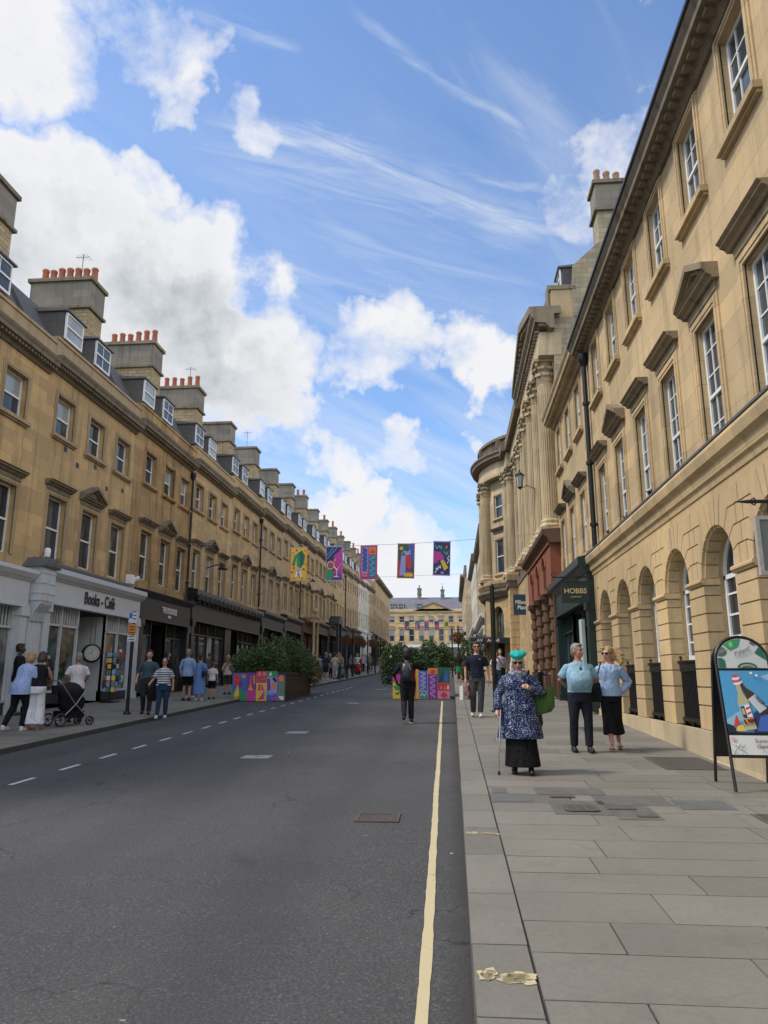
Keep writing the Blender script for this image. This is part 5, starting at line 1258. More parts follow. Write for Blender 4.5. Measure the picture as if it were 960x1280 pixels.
armlamp(-11.75, 62.5, 9.75, 1, 'black dish lamp on a wall arm below the first two banners'); armlamp(-11.8, 37.5, 7.2, 1, 'thin wall arm lamp above the scalloped shopfront')
# white plaster signboard of the arcade
ms = thing('place_sign', 'dark blue square sign board lettered Milsom Place fixed beside the red brown arches', 'sign', (3.72, 40.3, 4.9)); mb = MB(); mb.box(-.42, .42, -.04, .04, 0, 1.08, flat((.015, .05, .085))); mb.box(.42, .7, -.02, .02, .5, .55, M_iron); mb.build('board', None, ms)
text('lettering', 'Milsom', .30, M_letter, ms, (.02, -.045, .66), sx=.78, off=.006); text('lettering', 'Place', .30, M_letter, ms, (.05, -.045, .38), sx=.85, off=.006)
hs = thing('hanging_sign', 'framed hanging sign on a wrought iron bracket at the right photo edge', 'sign', (3.98, 7.95, 3.42)); mb = MB()
mb.tube([(.05, 0, 0), (-.85, 0, 0), (-.98, 0, -.0)], [.02, .02, .004], 6)
for xx in (-.75, -.55): 
    for sg in (-1, 1): mb.tube([(xx, 0, 0), (xx-.03, 0, sg*.04), (xx-.06, 0, sg*.02)], .008, 5)
mb.tube([(-.3, 0, 0), (-.5, 0, .12)], .008, 5)
for k in range(6): a = k*pi/3; mb.ell((-.53+.04*cos(a), 0, .15+.04*sin(a)), (.025, .012, .025), n=8, k=6)
for xx in (-.65, -.1): mb.tube([(xx, 0, 0), (xx, 0, -.16)], .006, 5)
mb.build('bracket', M_iron, hs)
mb = MB(); mb.box(-.80, -.76, -.03, .03, -.78, -.16); mb.box(-.04, 0, -.03, .03, -.78, -.16); mb.box(-.76, -.04, -.03, .03, -.20, -.16); mb.box(-.76, -.04, -.03, .03, -.78, -.74); mb.build('sign_frame', plain('silvered oak frame', (.36, .33, .29), .6, var=.3, scale=20), hs)
mb = MB(); mb.box(-.76, -.04, -.015, .015, -.74, -.2); mb.build('sign_board', plain('grey sign field', (.16, .18, .17), .5), hs)
os_ = thing('traffic_sign', 'small dark post with an orange panel beyond the middle planter', 'sign', (.45, 56, G(56))); mb = MB(); mb.tube([(-.45, 0, 0), (-.45, 0, 3.6)], .05, 8); mb.build('post', M_iron, os_); mb = MB(); mb.box(-.4, .3, -.03, .03, 2.9, 3.25, flat(ORA)); mb.box(-.3, .2, -.035, -.031, 3.0, 3.12, flat(RED)); mb.build('panel', None, os_)

# shop things seen through the bookshop entrance
ck = thing('hanging_clock', 'round black clock with pale face hanging in the bookshop entrance', 'clock', (-12.52, 25.35, 2.45)); mb = MB()
mb.M = Matrix.Rotation(radians(35), 4, 'Z') @ Matrix.Rotation(pi/2, 4, 'X'); mb.lathe([(.30, -.09), (.33, -.06), (.33, .06), (.30, .09)], (0, 0, 0), 28); mb.M = Matrix.Identity(4); mb.tube([(-.08, 0, .32), (-.08, 0, 1.3)], .012, 5); mb.tube([(.08, 0, .32), (.08, 0, 1.3)], .012, 5); mb.build('case', M_dark, ck)
mb = MB(); mb.M = Matrix.Rotation(radians(35), 4, 'Z') @ Matrix.Rotation(pi/2, 4, 'X'); mb.lathe([(.25, .088), (.25, .096)], (0, 0, 0), 28, m=flat((.42, .43, .38)))
for k in range(12): mb.box(.19*cos(k*pi/6)-.008, .19*cos(k*pi/6)+.008, .19*sin(k*pi/6)-.02, .19*sin(k*pi/6)+.02, .096, .099, flat(BLK))
mb.box(-.008, .008, 0, .15, .097, .1, flat(BLK)); mb.box(-.11, 0, -.008, .008, .097, .1, flat(BLK)); mb.build('clock_face', None, ck)
rk = thing('postcard_rack', 'tall black wire rack of postcards by the bookshop door', 'rack', (-12.0, 25.9, G(26))); mb = MB(); r5 = random.Random(3)
mb.tube([(0, 0, 0), (0, 0, 1.75)], .02, 6); mb.box(-.25, .25, -.25, .25, 0, .04)
for j in range(7): mb.tube([(.22*cos(k*pi/4), .22*sin(k*pi/4), .35+j*.2) for k in range(9)], .008, 4)
mb.build('frame', M_iron, rk); mb = MB()
for j in range(7):
    for k in range(8): 
        a = k*pi/4; mb.M = Matrix.Rotation(a, 4, 'Z') @ Matrix.Translation((.2, 0, .36+j*.2)); c = r5.choice([WHI, LBL, GRY, LIL, YE, GRY, BLK, TEA]); mb.box(0, .01, -.06, .06, 0, .15, flat(c))
mb.build('postcards', None, rk)
mb = MB(); r5 = random.Random(8)
for k in range(26): mb.box(*(lambda x, z: (x, x+r5.uniform(.08, .2), -.02, .02, z, z+r5.uniform(.08, .25)))(r5.uniform(0, 1.5), r5.uniform(0, 1.3)), flat(r5.choice([ORA, YE, RED, WHI, GRY, LBL, GRN])))
o = mb.build('book_display', None, None, (-12.55, 26.5, G(26)+.5), pi/2); tag(o, 'cluttered display of books and cards behind the bookshop window', 'book display')

# A-board
AB = thing('pavement_sign', 'black arched A-board with bottle poster on the right pavement', 'A-board', (3.62, 9.96, G(9.96)), radians(-3)); zt = 1.80; hw = .315
def board(mb, sgn, full):
    ang = math.atan(.40/1.80); mb.M = Matrix.Translation((0, sgn*-.41, 0)) @ Matrix.Rotation(sgn*-ang, 4, 'X')
    L = 1.86
    pts = [(-hw, 0, 0), (-hw, 0, L-hw)]+[(-hw*cos(radians(a)), 0, L-hw+hw*sin(radians(a))) for a in range(15, 180, 15)]+[(hw, 0, L-hw), (hw, 0, 0)]
    mb.tube(pts, .02, 8)
mb = MB(); board(mb, 1, True); L = 1.86
for z in (.40, .66, 1.44): mb.tube([(-hw, 0, z), (hw, 0, z)], .016, 6)
board(mb, -1, True); mb.tube([(-hw, 0, .35), (hw, 0, .35)], .014, 6)
mb.build('frame', M_dark, AB)
mb = MB(); board(mb, -1, True); mb.v = []; mb.f = []; mb.mi = []; mb.sm = []; mb.box(-hw+.01, hw-.01, -.008, .008, .35, L-hw); mb.build('back_panel', M_dark, AB)
ang = math.atan(.40/1.80); PM = Matrix.Translation((0, -.41, 0)) @ Matrix.Rotation(-ang, 4, 'X')
pn = MB(); pn.M = PM; pn.box(-hw+.02, hw-.02, -.008, .008, .68, 1.43, flat((.06, .26, .45))); PW = 2*hw-.04
pn.M = PM @ Matrix.Translation((0, -.009, .68)); H_ = .75
def bottle(cx, cy, ang, L_, wd, g1, lab, top):
    ca, sa = cos(ang), sin(ang)
    def R(p): x, y = p[0]*wd, p[1]*L_; return (cx+(x*ca-y*sa*1.0)/1.0, cy+(x*sa+y*ca)*.8)
    out = [(g1, [R(p) for p in ((-.5, 0), (.5, 0), (.5, .55), (.22, .72), (.2, 1), (-.2, 1), (-.22, .72), (-.5, .55))]), (lab, [R(p) for p in ((-.47, .08), (.47, .08), (.47, .5), (-.47, .5))])]
    for k in range(4): out.append((top[k % 2], [R((x, y)) for x, y in circ(0, .92+.05*k, .38, .035, 10)]))
    return out, R
sh_ = [((.07, .30, .52), rect(0, 0, 1, 1)), ((.25, .42, .55), [(0, .2), (.3, .35), (.35, .2), (0, .05)]), ((.30, .46, .58), [(.8, .9), (1, .95), (1, .8)]), (NAV, [(.5, 0), (1, 0), (1, .35), (.75, .45), (.55, .3)]), (BLU, [(.55, .02), (.95, .02), (.95, .25), (.7, .3)]), (BLK, [(0, 0), (.2, 0), (.12, .1), (0, .14)]), (RED, [(.12, .1), (.2, .28), (.26, .12)]), (YE, [(.15, .02), (.35, .02), (.3, .12), (.2, .1)])]
o2, R2f = bottle(.78, .30, radians(34), .80, .20, (.05, .03, .015), (.5, .52, .54), (WHI, (.55, .2, .12))); o1, R1f = bottle(.45, .04, radians(8), 1.02, .22, (.45, .40, .22), (.25, .50, .52), (WHI, (.55, .08, .12)))
sh_ += o2+o1+[(ORA, [R1f(p) for p in ((-.46, .10), (.46, .10), (.46, .22), (-.46, .22))]), (WHI, [R1f(p) for p in ((0, .24), (.45, .24), (.45, .48), (0, .48))]), (RED, [R1f(p) for p in ((.05, .28), (.42, .31), (.42, .35), (.05, .32))]), (RED, [R1f(p) for p in ((.05, .38), (.42, .41), (.42, .45), (.05, .42))]), (NAV, [R1f(p) for p in ((-.4, .24), (-.05, .24), (-.05, .46), (-.4, .46))]), ((.6, .35, .15), [R1f(p) for p in ((-.35, .30), (-.12, .30), (-.12, .42), (-.35, .42))])]
sh_ += [(WHI, circ(.62, .95, .03, .02)), (WHI, circ(.72, .91, .03, .02))]
art(pn, PW, H_, sh_, 0, -.0009); po = pn.build('bottle_poster', None, AB, fix=False)
def ptext(s, size, m, u, v, rot=0, sx=1, off=0, shear=0, par=None, d=-.034):
    o = text('lettering', s, size, m, par or po, (0, 0, 0), sx=sx, off=off, ext=.001, shear=shear); o.matrix_local = PM @ Matrix.Translation((u, d, v)) @ Matrix.Rotation(rot, 4, 'Y') @ Matrix.Rotation(pi/2, 4, 'X'); return o
ptext('IL PEPE', .065, M_letterd, -.035, .68+.125, radians(-8), .7, .002); ptext('TELLER', .05, M_letterd, .115, 1.06, radians(48), .9, .001)
pn = MB(); pn.M = PM; pn.box(-hw+.02, hw-.02, -.008, .008, .42, .645, flat((.58, .58, .55))); pn.M = PM @ Matrix.Translation((0, -.009, .42))
fl_ = [((.60, .59, .56), rect(0, 0, 1, 1))]; r6 = random.Random(5)
for k in range(16): fl_.append((r6.choice([(.25, .32, .22), (.35, .38, .30), (.5, .3, .3), (.2, .25, .22)]), circ(r6.uniform(.02, .26), r6.uniform(.05, .5), .015, .035, 6)))
fl_.append(((.6, .38, .38), circ(.07, .8, .05, .1, 10))); strips(fl_, (.25, .3, .22), [(.05, .05), (.12, .35), (.2, .55)], .006); strips(fl_, (.25, .3, .22), [(.3, .02), (.2, .3), (.28, .5)], .006)
art(pn, PW, .225, fl_, 0, -.0007); ps = pn.build('footer_panel', None, AB, fix=False)
ptext('Summer', .062, M_letterd, .10, .575, 0, 1.1, 0, par=ps); ptext('Garden', .062, M_letterd, .10, .51, 0, 1.1, 0, par=ps)
pn = MB(); pn.M = PM; K = 20; r_ = hw-.022; cz = L-hw
pp = [(-r_, 1.46), (r_, 1.46), (r_, cz)]+[(r_*cos(pi*k/K), cz+r_*sin(pi*k/K)) for k in range(1, K)]+[(-r_, cz)]
pn.prism([(p[0], p[1]) for p in pp], -.008, .008, flat((.52, .53, .50)))
def clipd(p):
    x, z = p
    if z > cz:
        d = sqrt(x*x+(z-cz)**2)
        if d > r_-.004: f = (r_-.004)/d; x *= f; z = cz+(z-cz)*f
    return (max(-r_+.004, min(r_-.004, x)), max(1.464, z))
lv = [(DG, [(-.30, 1.46), (-.20, 1.46), (-.20, 1.56), (-.24, 1.59), (-.30, 1.59)]), ((.10, .12, .10), circ(-.24, 1.67, .075, .065, 14)), (GRN, [(-.2, 1.76), (-.12, 1.68), (-.02, 1.73), (.02, 1.84), (-.1, 1.85)]), ((.25, .45, .15), [(-.12, 1.72), (-.08, 1.74), (-.09, 1.8), (-.13, 1.78)]), (DG, [(.16, 1.65), (.3, 1.56), (.30, 1.7), (.24, 1.74)]), ((.10, .12, .10), circ(.17, 1.78, .05, .03, 10)), (DG, circ(.05, 1.46, .12, .07, 14, 0, 180)), ((.35, .4, .3), circ(.05, 1.46, .09, .045, 14, 0, 180)), ((.08, .14, .08), circ(.05, 1.46, .07, .03, 14, 0, 180))]
for k, (c, p) in enumerate(lv): pn.add([(q[0], -.009-.0012*(k+1), q[1]) for q in map(clipd, p)], [tuple(range(len(p)))], flat(c))
for k in range(5): a = clipd((-.30+.03*k, 1.63+.01*k)); b_ = clipd((-.22+.02*k, 1.70)); pn.add([(q[0], -.022, q[1]) for q in (a, (a[0]+.006, a[1]), (b_[0]+.006, b_[1]), b_)], [(0, 1, 2, 3)], flat((.3, .33, .3)))
hp = pn.build('header_panel', None, AB, fix=False)
ptext("P'zhant!", .085, flat((.12, .12, .12)), .01, 1.665, radians(-24), .8, 0, .35, hp, -.026)
# ------------------------------------------------------------------ people
REM = []; FACE = []
def skinm(n, c): return plain('skin '+n, c, .5, var=.08, scale=20, obj=True)
SK = skinm('fair', (.46, .25, .17)); SK2 = skinm('tanned', (.36, .17, .10)); SKD = skinm('dark', (.05, .03, .02))
def cloth(name, c, rough=.85, var=.18, kind=None):
    key = 'cloth '+name
    if key in MATS: return MATS[key]
    m, nt, b = nodes(key); tc = nt.nodes.new('ShaderNodeTexCoord'); O = tc.outputs['Object']
    f = noise(nt, vscale(nt, O, (1, 1, .45)), 9, 4, .6, .6); fine = noise(nt, O, 160, 2)
    col = c
    if kind == 'stripe':
        sep = nt.nodes.new('ShaderNodeSeparateXYZ'); nt.links.new(O, sep.inputs[0]); s = math_n(nt, 'SINE', math_n(nt, 'MULTIPLY', sep.outputs[2], 105.0)); col = mix_c(nt, ramp(nt, s, .0, .35), c, (.05, .06, .10))
    if kind == 'pinstripe':
        sep = nt.nodes.new('ShaderNodeSeparateXYZ'); nt.links.new(O, sep.inputs[0]); s = math_n(nt, 'SINE', math_n(nt, 'MULTIPLY', math_n(nt, 'ADD', sep.outputs[0], sep.outputs[1]), 260.0)); col = mix_c(nt, ramp(nt, s, .5, .9), c, (.55, .62, .72))
    if kind == 'speckle':
        v = nt.nodes.new('ShaderNodeTexVoronoi'); v.inputs['Scale'].default_value = 42; nt.links.new(O, v.inputs['Vector']); n2 = noise(nt, O, 70, 2, .6)
        n3 = noise(nt, O, 11, 2); col = mix_c(nt, ramp(nt, v.outputs['Distance'], .34, .22), (.010, .014, .045), (.05, .11, .34)); col = mix_c(nt, ramp(nt, math_n(nt, 'ADD', n2, math_n(nt, 'MULTIPLY', n3, .25)), .70, .75), col, (.42, .46, .55))
    if kind == 'floral':
        v = nt.nodes.new('ShaderNodeTexVoronoi'); v.inputs['Scale'].default_value = 22; nt.links.new(O, v.inputs['Vector']); hs = nt.nodes.new('ShaderNodeHueSaturation'); hs.inputs['Saturation'].default_value = .45; hs.inputs['Value'].default_value = .45; nt.links.new(v.outputs['Color'], hs.inputs['Color']); col = mix_c(nt, .6, c, hs.outputs['Color'])
    k = math_n(nt, 'MULTIPLY_ADD', f, var*2); nt.nodes[-1].inputs[2].default_value = 1-var
    col = mix_c(nt, 1.0, col, k, 'MULTIPLY'); nt.links.new(col, b.inputs['Base Color']); b.inputs['Roughness'].default_value = rough; b.inputs['Specular IOR Level'].default_value = .2
    bump(nt, b, math_n(nt, 'ADD', f, math_n(nt, 'MULTIPLY', fine, .05)), 1.0, .07); MATS[key] = m; return m
HB = plain('brown hair', (.04, .022, .012), .6, var=.5, scale=30, obj=True); HG = plain('grey hair', (.20, .18, .16), .6, var=.6, scale=26, obj=True); HW = plain('white hair', (.50, .46, .40), .7, var=.3, scale=26, obj=True)
HBL = plain('blonde hair', (.33, .20, .085), .55, var=.55, scale=24, obj=True); HK = plain('black hair', (.010, .009, .009), .6, var=.4, scale=30, obj=True); HR = plain('ginger hair', (.28, .10, .03), .6, var=.4, scale=26, obj=True)
M_lens = plain('dark lens', (.01, .008, .008), .15); M_shoe = plain('black shoe leather', (.012, .012, .012), .35); M_sneak = plain('white trainer', (.55, .55, .54), .6); M_sand = plain('tan sandal', (.30, .17, .08), .5)

def smooth_secs(S, k=4):
    out = []
    for i in range(len(S)-1):
        p0, p1, p2, p3 = S[max(i-1, 0)], S[i], S[i+1], S[min(i+2, len(S)-1)]
        for j in range(k):
            t = j/k; q = []
            for c in range(5):
                m1, m2 = (p2[c]-p0[c])*.5, (p3[c]-p1[c])*.5
                q.append((2*t**3-3*t**2+1)*p1[c]+(t**3-2*t**2+t)*m1+(-2*t**3+3*t**2)*p2[c]+(t**3-t**2)*m2)
            q[2] = p1[2]+(p2[2]-p1[2])*t; out.append(tuple(q))
    out.append(S[-1]); return out
def person(label, loc, rot, H=1.75, top=None, bottom=None, shoe=M_shoe, hair=('short', HB), skin=SK, A=None, B=None, LA=None, LB=None, bulk=1.0, belly=0.0, turn=0, tilt=0, lean=0, vox=.011, group=None, head_hair=True, glasses=None, female=False, hatfn=None, toph=.90, shirt_extra=None, kids=1.0):
    """top=(material, sleeve 'short'|'long'|'none', hem z); bottom=(kind, material, hem z); A is the arm and leg at -x, B at +x; the person faces -y"""
    s = H/1.75
    t = thing('person', label, 'person', loc, rot, group)
    R = Matrix.Rotation(radians(lean), 3, 'X')
    def LF(p):
        p = Vector(p)
        if p.z > .95: q = R @ (p-Vector((0, 0, .95))); p = Vector((q.x, q.y, q.z+.95))
        return p
    def post(mb, i0):
        for i in range(i0, len(mb.v)): mb.v[i] = tuple(LF(mb.v[i]))
    sw = (.158 if female else .180)*bulk**.5
    A = A or ((-.25*bulk**.5, .02, 1.13), (-.24*bulk**.5, -.06, .88)); B = B or ((.25*bulk**.5, .02, 1.13), (.24*bulk**.5, -.06, .88))
    LA = LA or ((-.10, -.02, .50), (-.105, .02, .09)); LB = LB or ((.10, -.02, .50), (.105, .02, .09))
    shA, shB = Vector((-sw, 0, 1.36)), Vector((sw, 0, 1.36))
    hw_ = .165 if female else .155
    def torso(mb, e, z0, z1=1.465, flare=0.0):
        secs = []; tab = [(.80, hw_+.005, .115, .01, 0), (.95, hw_+.01, .12, .01, 0), (1.05, hw_-.01, .112, 0, .7), (1.15, .145, .108, 0, 1), (1.25, .158, .115, 0, .6), (1.33, .163, .113, -.003, .1), (1.375, .152, .10, 0, 0), (1.41, .125, .088, 0, 0), (1.44, .09, .075, .005, 0), (1.475, .058, .058, .01, 0)]
        for z, rx, ry, cy, bw in tab:
            if z < z0-.001 or z > z1+.01: continue
            k = bulk; bb = belly*bw
            fz = max(0, (1.0-z))*flare
            secs.append((0, cy-bb*.6, z, rx*k**.8+e+fz+bb*.35, ry*k+e+fz*.7+bb*.6))
        i0 = len(mb.v)
        if z0 < secs[0][2]-.01:
            f0 = secs[0]; fz = (1.0-z0)*flare
            secs.insert(0, (0, f0[1], z0, f0[3]+fz-max(0, (1-f0[2]))*flare, f0[4]+fz*.7))
            secs.insert(0, (0, f0[1], z0-.004, secs[0][3]*.97, secs[0][4]*.96))
        mb.loft(smooth_secs(secs)); post(mb, i0)
    def arm(mb, sh, P, e, frac, skin_=False):
        el, wr = Vector(P[0]), Vector(P[1]); i0 = len(mb.v)
        pts = [sh+Vector((0, 0, -.0)), sh.lerp(el, .5), el]; rad = [.056+e, .048+e, .040+e]
        if frac == 'short': pts = [sh, sh.lerp(el, .45), sh.lerp(el, .78)]; rad = [.058+e, .056+e, .058+e]
        elif frac == 'elbow': pts += [el.lerp(wr, .15)]; rad += [.044+e]
        else: pts += [el.lerp(wr, .3), wr]; rad += [.040+e, (.027 if skin_ else .03)+e*.8]
        mb.tube([sh.lerp(Vector((0, 0, 1.41)), .62), sh.lerp(Vector((0, 0, 1.385)), .22)]+pts, [.036+e*.5, .047+e*.6, .052+e*.8]+rad[1:], 12); post(mb, i0)
    def hand(mb, P, sgn):
        el, wr = Vector(P[0]), Vector(P[1]); d = (wr-el).normalized(); i0 = len(mb.v)
        side = d.cross(Vector((sgn, 0, 0))); side = side.normalized() if side.length > .1 else Vector((0, -1, 0)); nrm = d.cross(side).normalized()
        c = wr+d*.05
        mb.tube([wr-d*.01, wr+d*.03, wr+d*.085], [.026, .036, .036], 10)
        inw = Vector((-sgn, 0, 0)); inw = (inw-d*inw.dot(d)); inw = inw.normalized() if inw.length > .1 else nrm
        for q in range(4):
            o = side*(-.030+q*.020); L = (.062, .072, .068, .052)[q]; b0 = wr+d*.08+o
            mb.tube([b0-d*.02, b0+d*L*.45+inw*.008, b0+d*L*.85+inw*.028, b0+d*L+inw*.045], [.0105, .010, .009, .007], 6)
        b0 = wr+d*.03+side*.028; mb.tube([b0, b0+d*.03+side*.022+inw*.01, b0+d*.06+side*.026+inw*.02], [.013, .011, .008], 6)
        post(mb, i0)
    def leg(mb, P, sgn, e, z_end=None, wide=0.0):
        k, a = Vector(P[0]), Vector(P[1]); h = Vector((sgn*.088, .005, .90))
        pts = [h+Vector((0, 0, .04)), h.lerp(k, .35), k, k.lerp(a, .35)+Vector((0, .012, 0)), a]; rad = [.092*bulk**.5+e, .083*bulk**.4+e, .056+e, .055+e, .038+e]
        if wide: rad = [.092+e, .092+e, .078+e+wide*.4, .075+e+wide*.7, .072+e+wide]
        if z_end is not None:
            out = [(pts[0], rad[0])]
            for i in range(1, len(pts)):
                if pts[i].z >= z_end: out.append((pts[i], rad[i]))
                else:
                    f = (pts[i-1].z-z_end)/(pts[i-1].z-pts[i].z); out.append((pts[i-1].lerp(pts[i], f), rad[i-1]+(rad[i]-rad[i-1])*f+.008)); break
            pts = [o[0] for o in out]; rad = [o[1] for o in out]
        mb.tube(pts, rad, 14)
    HM = Matrix.Translation(LF((0, .008, 1.50))) @ Matrix.Rotation(radians(lean*.5+tilt), 4, 'X') @ Matrix.Rotation(radians(turn), 4, 'Z') @ Matrix.Scale(1.09, 4)
    # body
    mb = MB(); torso(mb, -.012, .80)
    i0 = len(mb.v); mb.tube([(0, .015, 1.42), (0, .008, 1.50), (0, -.0, 1.58)], [.062, .053, .054], 12); post(mb, i0)
    for sh, P, sg in ((shA, A, -1), (shB, B, 1)): arm(mb, sh, P, -.008, 'full', True); hand(mb, P, sg)
    for P, sg in ((LA, -1), (LB, 1)):
        leg(mb, P, sg, -.006); a = Vector(P[1]); mb.ell((a.x+sg*.01, a.y-.05, a.z-.045), (.038, .105, .035))
    mb.M = HM; kk = kids
    mb.ell((0, .012, .135), (.074, .092, .098), n=16, k=12); mb.ell((0, -.026, .085), (.060, .066, .082), n=16, k=12); mb.ell((0, -.056, .032), (.030, .030, .024)); mb.tube([(0, -.086, .125), (0, -.104, .098), (0, -.112, .082), (0, -.09, .074)], [.009, .012, .015, .010], 8)
    for sg in (-1, 1): mb.ell((sg*.073, .012, .105), (.012, .020, .031)); mb.ell((sg*.028, -.076, .143), (.024, .014, .008)); mb.ell((sg*.035, -.062, .09), (.022, .022, .02))
    mb.ell((0, -.088, .058), (.024, .010, .006)); mb.ell((0, -.084, .047), (.019, .011, .008))
    mb.M = Matrix.Identity(4)
    def fin(mb, name, m, par, v, smooth=2):
        mb.v = [(p[0]*s, p[1]*s, p[2]*s) for p in mb.v]
        o = mb.build(name, m, par); REM.append((o, v*s, smooth)); return o
    bo = fin(mb, 'body', skin, t, min(vox, .011) if vox < .016 else vox, 1)
    if vox < .012:
        FACE.append((bo, [tuple((HM @ Vector((sg*.027, -.080, .118)))*s) for sg in (-1, 1)], .0115*s, tuple((HM @ Vector((0, -.092, .052)))*s)))
    # clothes
    if bottom:
        kind, m, hem = bottom; mb = MB(); e = .017
        i0 = len(mb.v); mb.loft([(0, .01, .80, hw_*bulk**.8+e*.5, .115*bulk+e), (0, .01, .92, (hw_+.01)*bulk**.8+e, .12*bulk+e), (0, 0, 1.02, (hw_-.005)*bulk**.8+e*.6, .115*bulk+e*.6)]); post(mb, i0)
        if kind == 'trousers':
            for P, sg in ((LA, -1), (LB, 1)): leg(mb, P, sg, e, hem)
        if kind == 'wide':
            for P, sg in ((LA, -1), (LB, 1)): leg(mb, P, sg, e*.5, hem, .045)
        if kind == 'skirt':
            ax = (LA[1][0]+LB[1][0])/2; ay = (LA[1][1]+LB[1][1])/2
            mb.loft([(ax, ay-.01, hem, .185*bulk, .16*bulk), (ax*.6, ay*.5, hem+.28, .165*bulk, .14*bulk), (0, 0, .72, .150*bulk, .115*bulk), (0, .01, .92, (hw_+.01)*bulk**.8+e, .12*bulk+e)], 24)
        fin(mb, {'trousers': 'trousers', 'wide': 'trousers', 'skirt': 'skirt'}[kind], m, t, vox, 4)
    if top:
        m, sl_, hem = top[:3]; fl = top[3] if len(top) > 3 else .0; mb = MB(); torso(mb, .014 if fl == 0 else .020, hem, 1.452, fl)
        if sl_ != 'none':
            for sh, P in ((shA, A), (shB, B)): arm(mb, sh, P, .013 if sl_ != 'loose' else .028, {'short': 'short', 'long': 'full', 'loose': 'full', 'elbow': 'elbow'}[sl_])
        i0 = len(mb.v); 
        if shirt_extra == 'collar': mb.tube([(-.07, .01, 1.462), (0, .055, 1.475), (.07, .01, 1.462), (.03, -.055, 1.435)], .016, 8)
        post(mb, i0)
        fin(mb, 'dress' if hem < .45 else 'top', m, t, vox, 5)
    for P, sg in ((LA, -1), (LB, 1)):
        a = Vector(P[1]); mb = MB(); z = a.z-.09
        if shoe is not M_sand:
            mb.ell((a.x+sg*.008, a.y+.005, z+.062), (.046, .062, .055)); mb.ell((a.x+sg*.012, a.y-.09, z+.040), (.047, .095, .038)); mb.box(a.x-.04+sg*.01, a.x+.04+sg*.01, a.y-.16, a.y+.055, z+.002, z+.028)
        else:
            mb.box(a.x-.04+sg*.01, a.x+.04+sg*.01, a.y-.16, a.y+.055, z+.0, z+.022); mb.tube([(a.x-.045+sg*.01, a.y-.08, z+.03), (a.x+sg*.01, a.y-.08, z+.075), (a.x+.045+sg*.01, a.y-.08, z+.03)], .010, 6); mb.tube([(a.x-.042+sg*.01, a.y+.03, z+.03), (a.x+sg*.01, a.y-.03, z+.085), (a.x+.045+sg*.01, a.y+.03, z+.03)], .009, 6)
        fin(mb, 'shoe', shoe, t, max(.009, vox*.8) if shoe is not M_sand else .006, 1)
    # hair
    if head_hair:
        st_, hm = hair; mb = MB(); mb.M = HM
        if st_ == 'short': mb.ell((0, .022, .152), (.082, .092, .090)); mb.ell((0, -.045, .205), (.055, .04, .028)); mb.ell((0, .07, .09), (.065, .035, .06))
        if st_ == 'bob': mb.ell((0, .02, .150), (.088, .096, .095)); mb.ell((0, .045, .08), (.092, .062, .11)); [mb.ell((sg*.075, .0, .09), (.022, .045, .09)) for sg in (-1, 1)]
        if st_ == 'long': mb.ell((0, .02, .150), (.088, .096, .095)); mb.ell((0, .06, .02), (.095, .055, .19)); [mb.ell((sg*.078, .01, .06), (.025, .045, .13)) for sg in (-1, 1)]
        if st_ == 'bun': mb.ell((0, .022, .150), (.084, .093, .092)); mb.ell((0, .10, .20), (.045, .045, .045)); mb.ell((0, .06, .09), (.07, .045, .06))
        if st_ == 'afro': mb.ell((0, .022, .150), (.115, .12, .12)); mb.ell((0, .05, .10), (.11, .09, .11))
        if st_ == 'blown':
            mb.ell((0, .02, .152), (.088, .098, .094)); r9 = random.Random(4)
            for k in range(15):
                z = .20-.011*k; mb.tube([(.02, .05, z), (.09, .07, z-.01), (.18+r9.uniform(-.02, .03), .09, z-.035-.004*k), (.25+r9.uniform(-.05, .03)-.006*k, .11, z-.09-.003*k)], [.03, .03, .022, .008], 6)
            mb.ell((.03, .06, .08), (.085, .055, .09)); mb.ell((-.05, -.05, .205), (.05, .04, .025))
        if st_ == 'cap': mb.ell((0, .015, .165), (.084, .098, .085)); mb.box(-.05, .05, -.15, -.05, .155, .168)
        fin(mb, 'hair' if st_ != 'cap' else 'cap', hm, t, max(.009, vox*.8), 1)
        hb = t.children[-1]
    if glasses:
        mb = MB(); mb.M = HM
        for sg in (-1, 1): mb.ell((sg*.033, -.092, .118), (.030, .008, .021 if glasses == 'sun' else .019)); mb.tube([(sg*.06, -.088, .122), (sg*.079, -.03, .122), (sg*.080, .02, .115)], .005, 5)
        mb.tube([(-.01, -.098, .124), (.01, -.098, .124)], .005, 5); mb.v = [(p[0]*s, p[1]*s, p[2]*s) for p in mb.v]; mb.build('sunglasses' if glasses == 'sun' else 'glasses', M_lens, t)
    t_info = (t, s, HM, LF)
    return t_info
def acc(t_info, name, m, fn, vox=None, smooth=1):
    t, s, HM, LF = t_info; mb = MB(); fn(mb, HM, LF); mb.v = [(p[0]*s, p[1]*s, p[2]*s) for p in mb.v]; o = mb.build(name, m, t)
    if vox: REM.append((o, vox, smooth))
    return o

NV = .0095
def gz(y, dz=0.0): return G(y)+dz
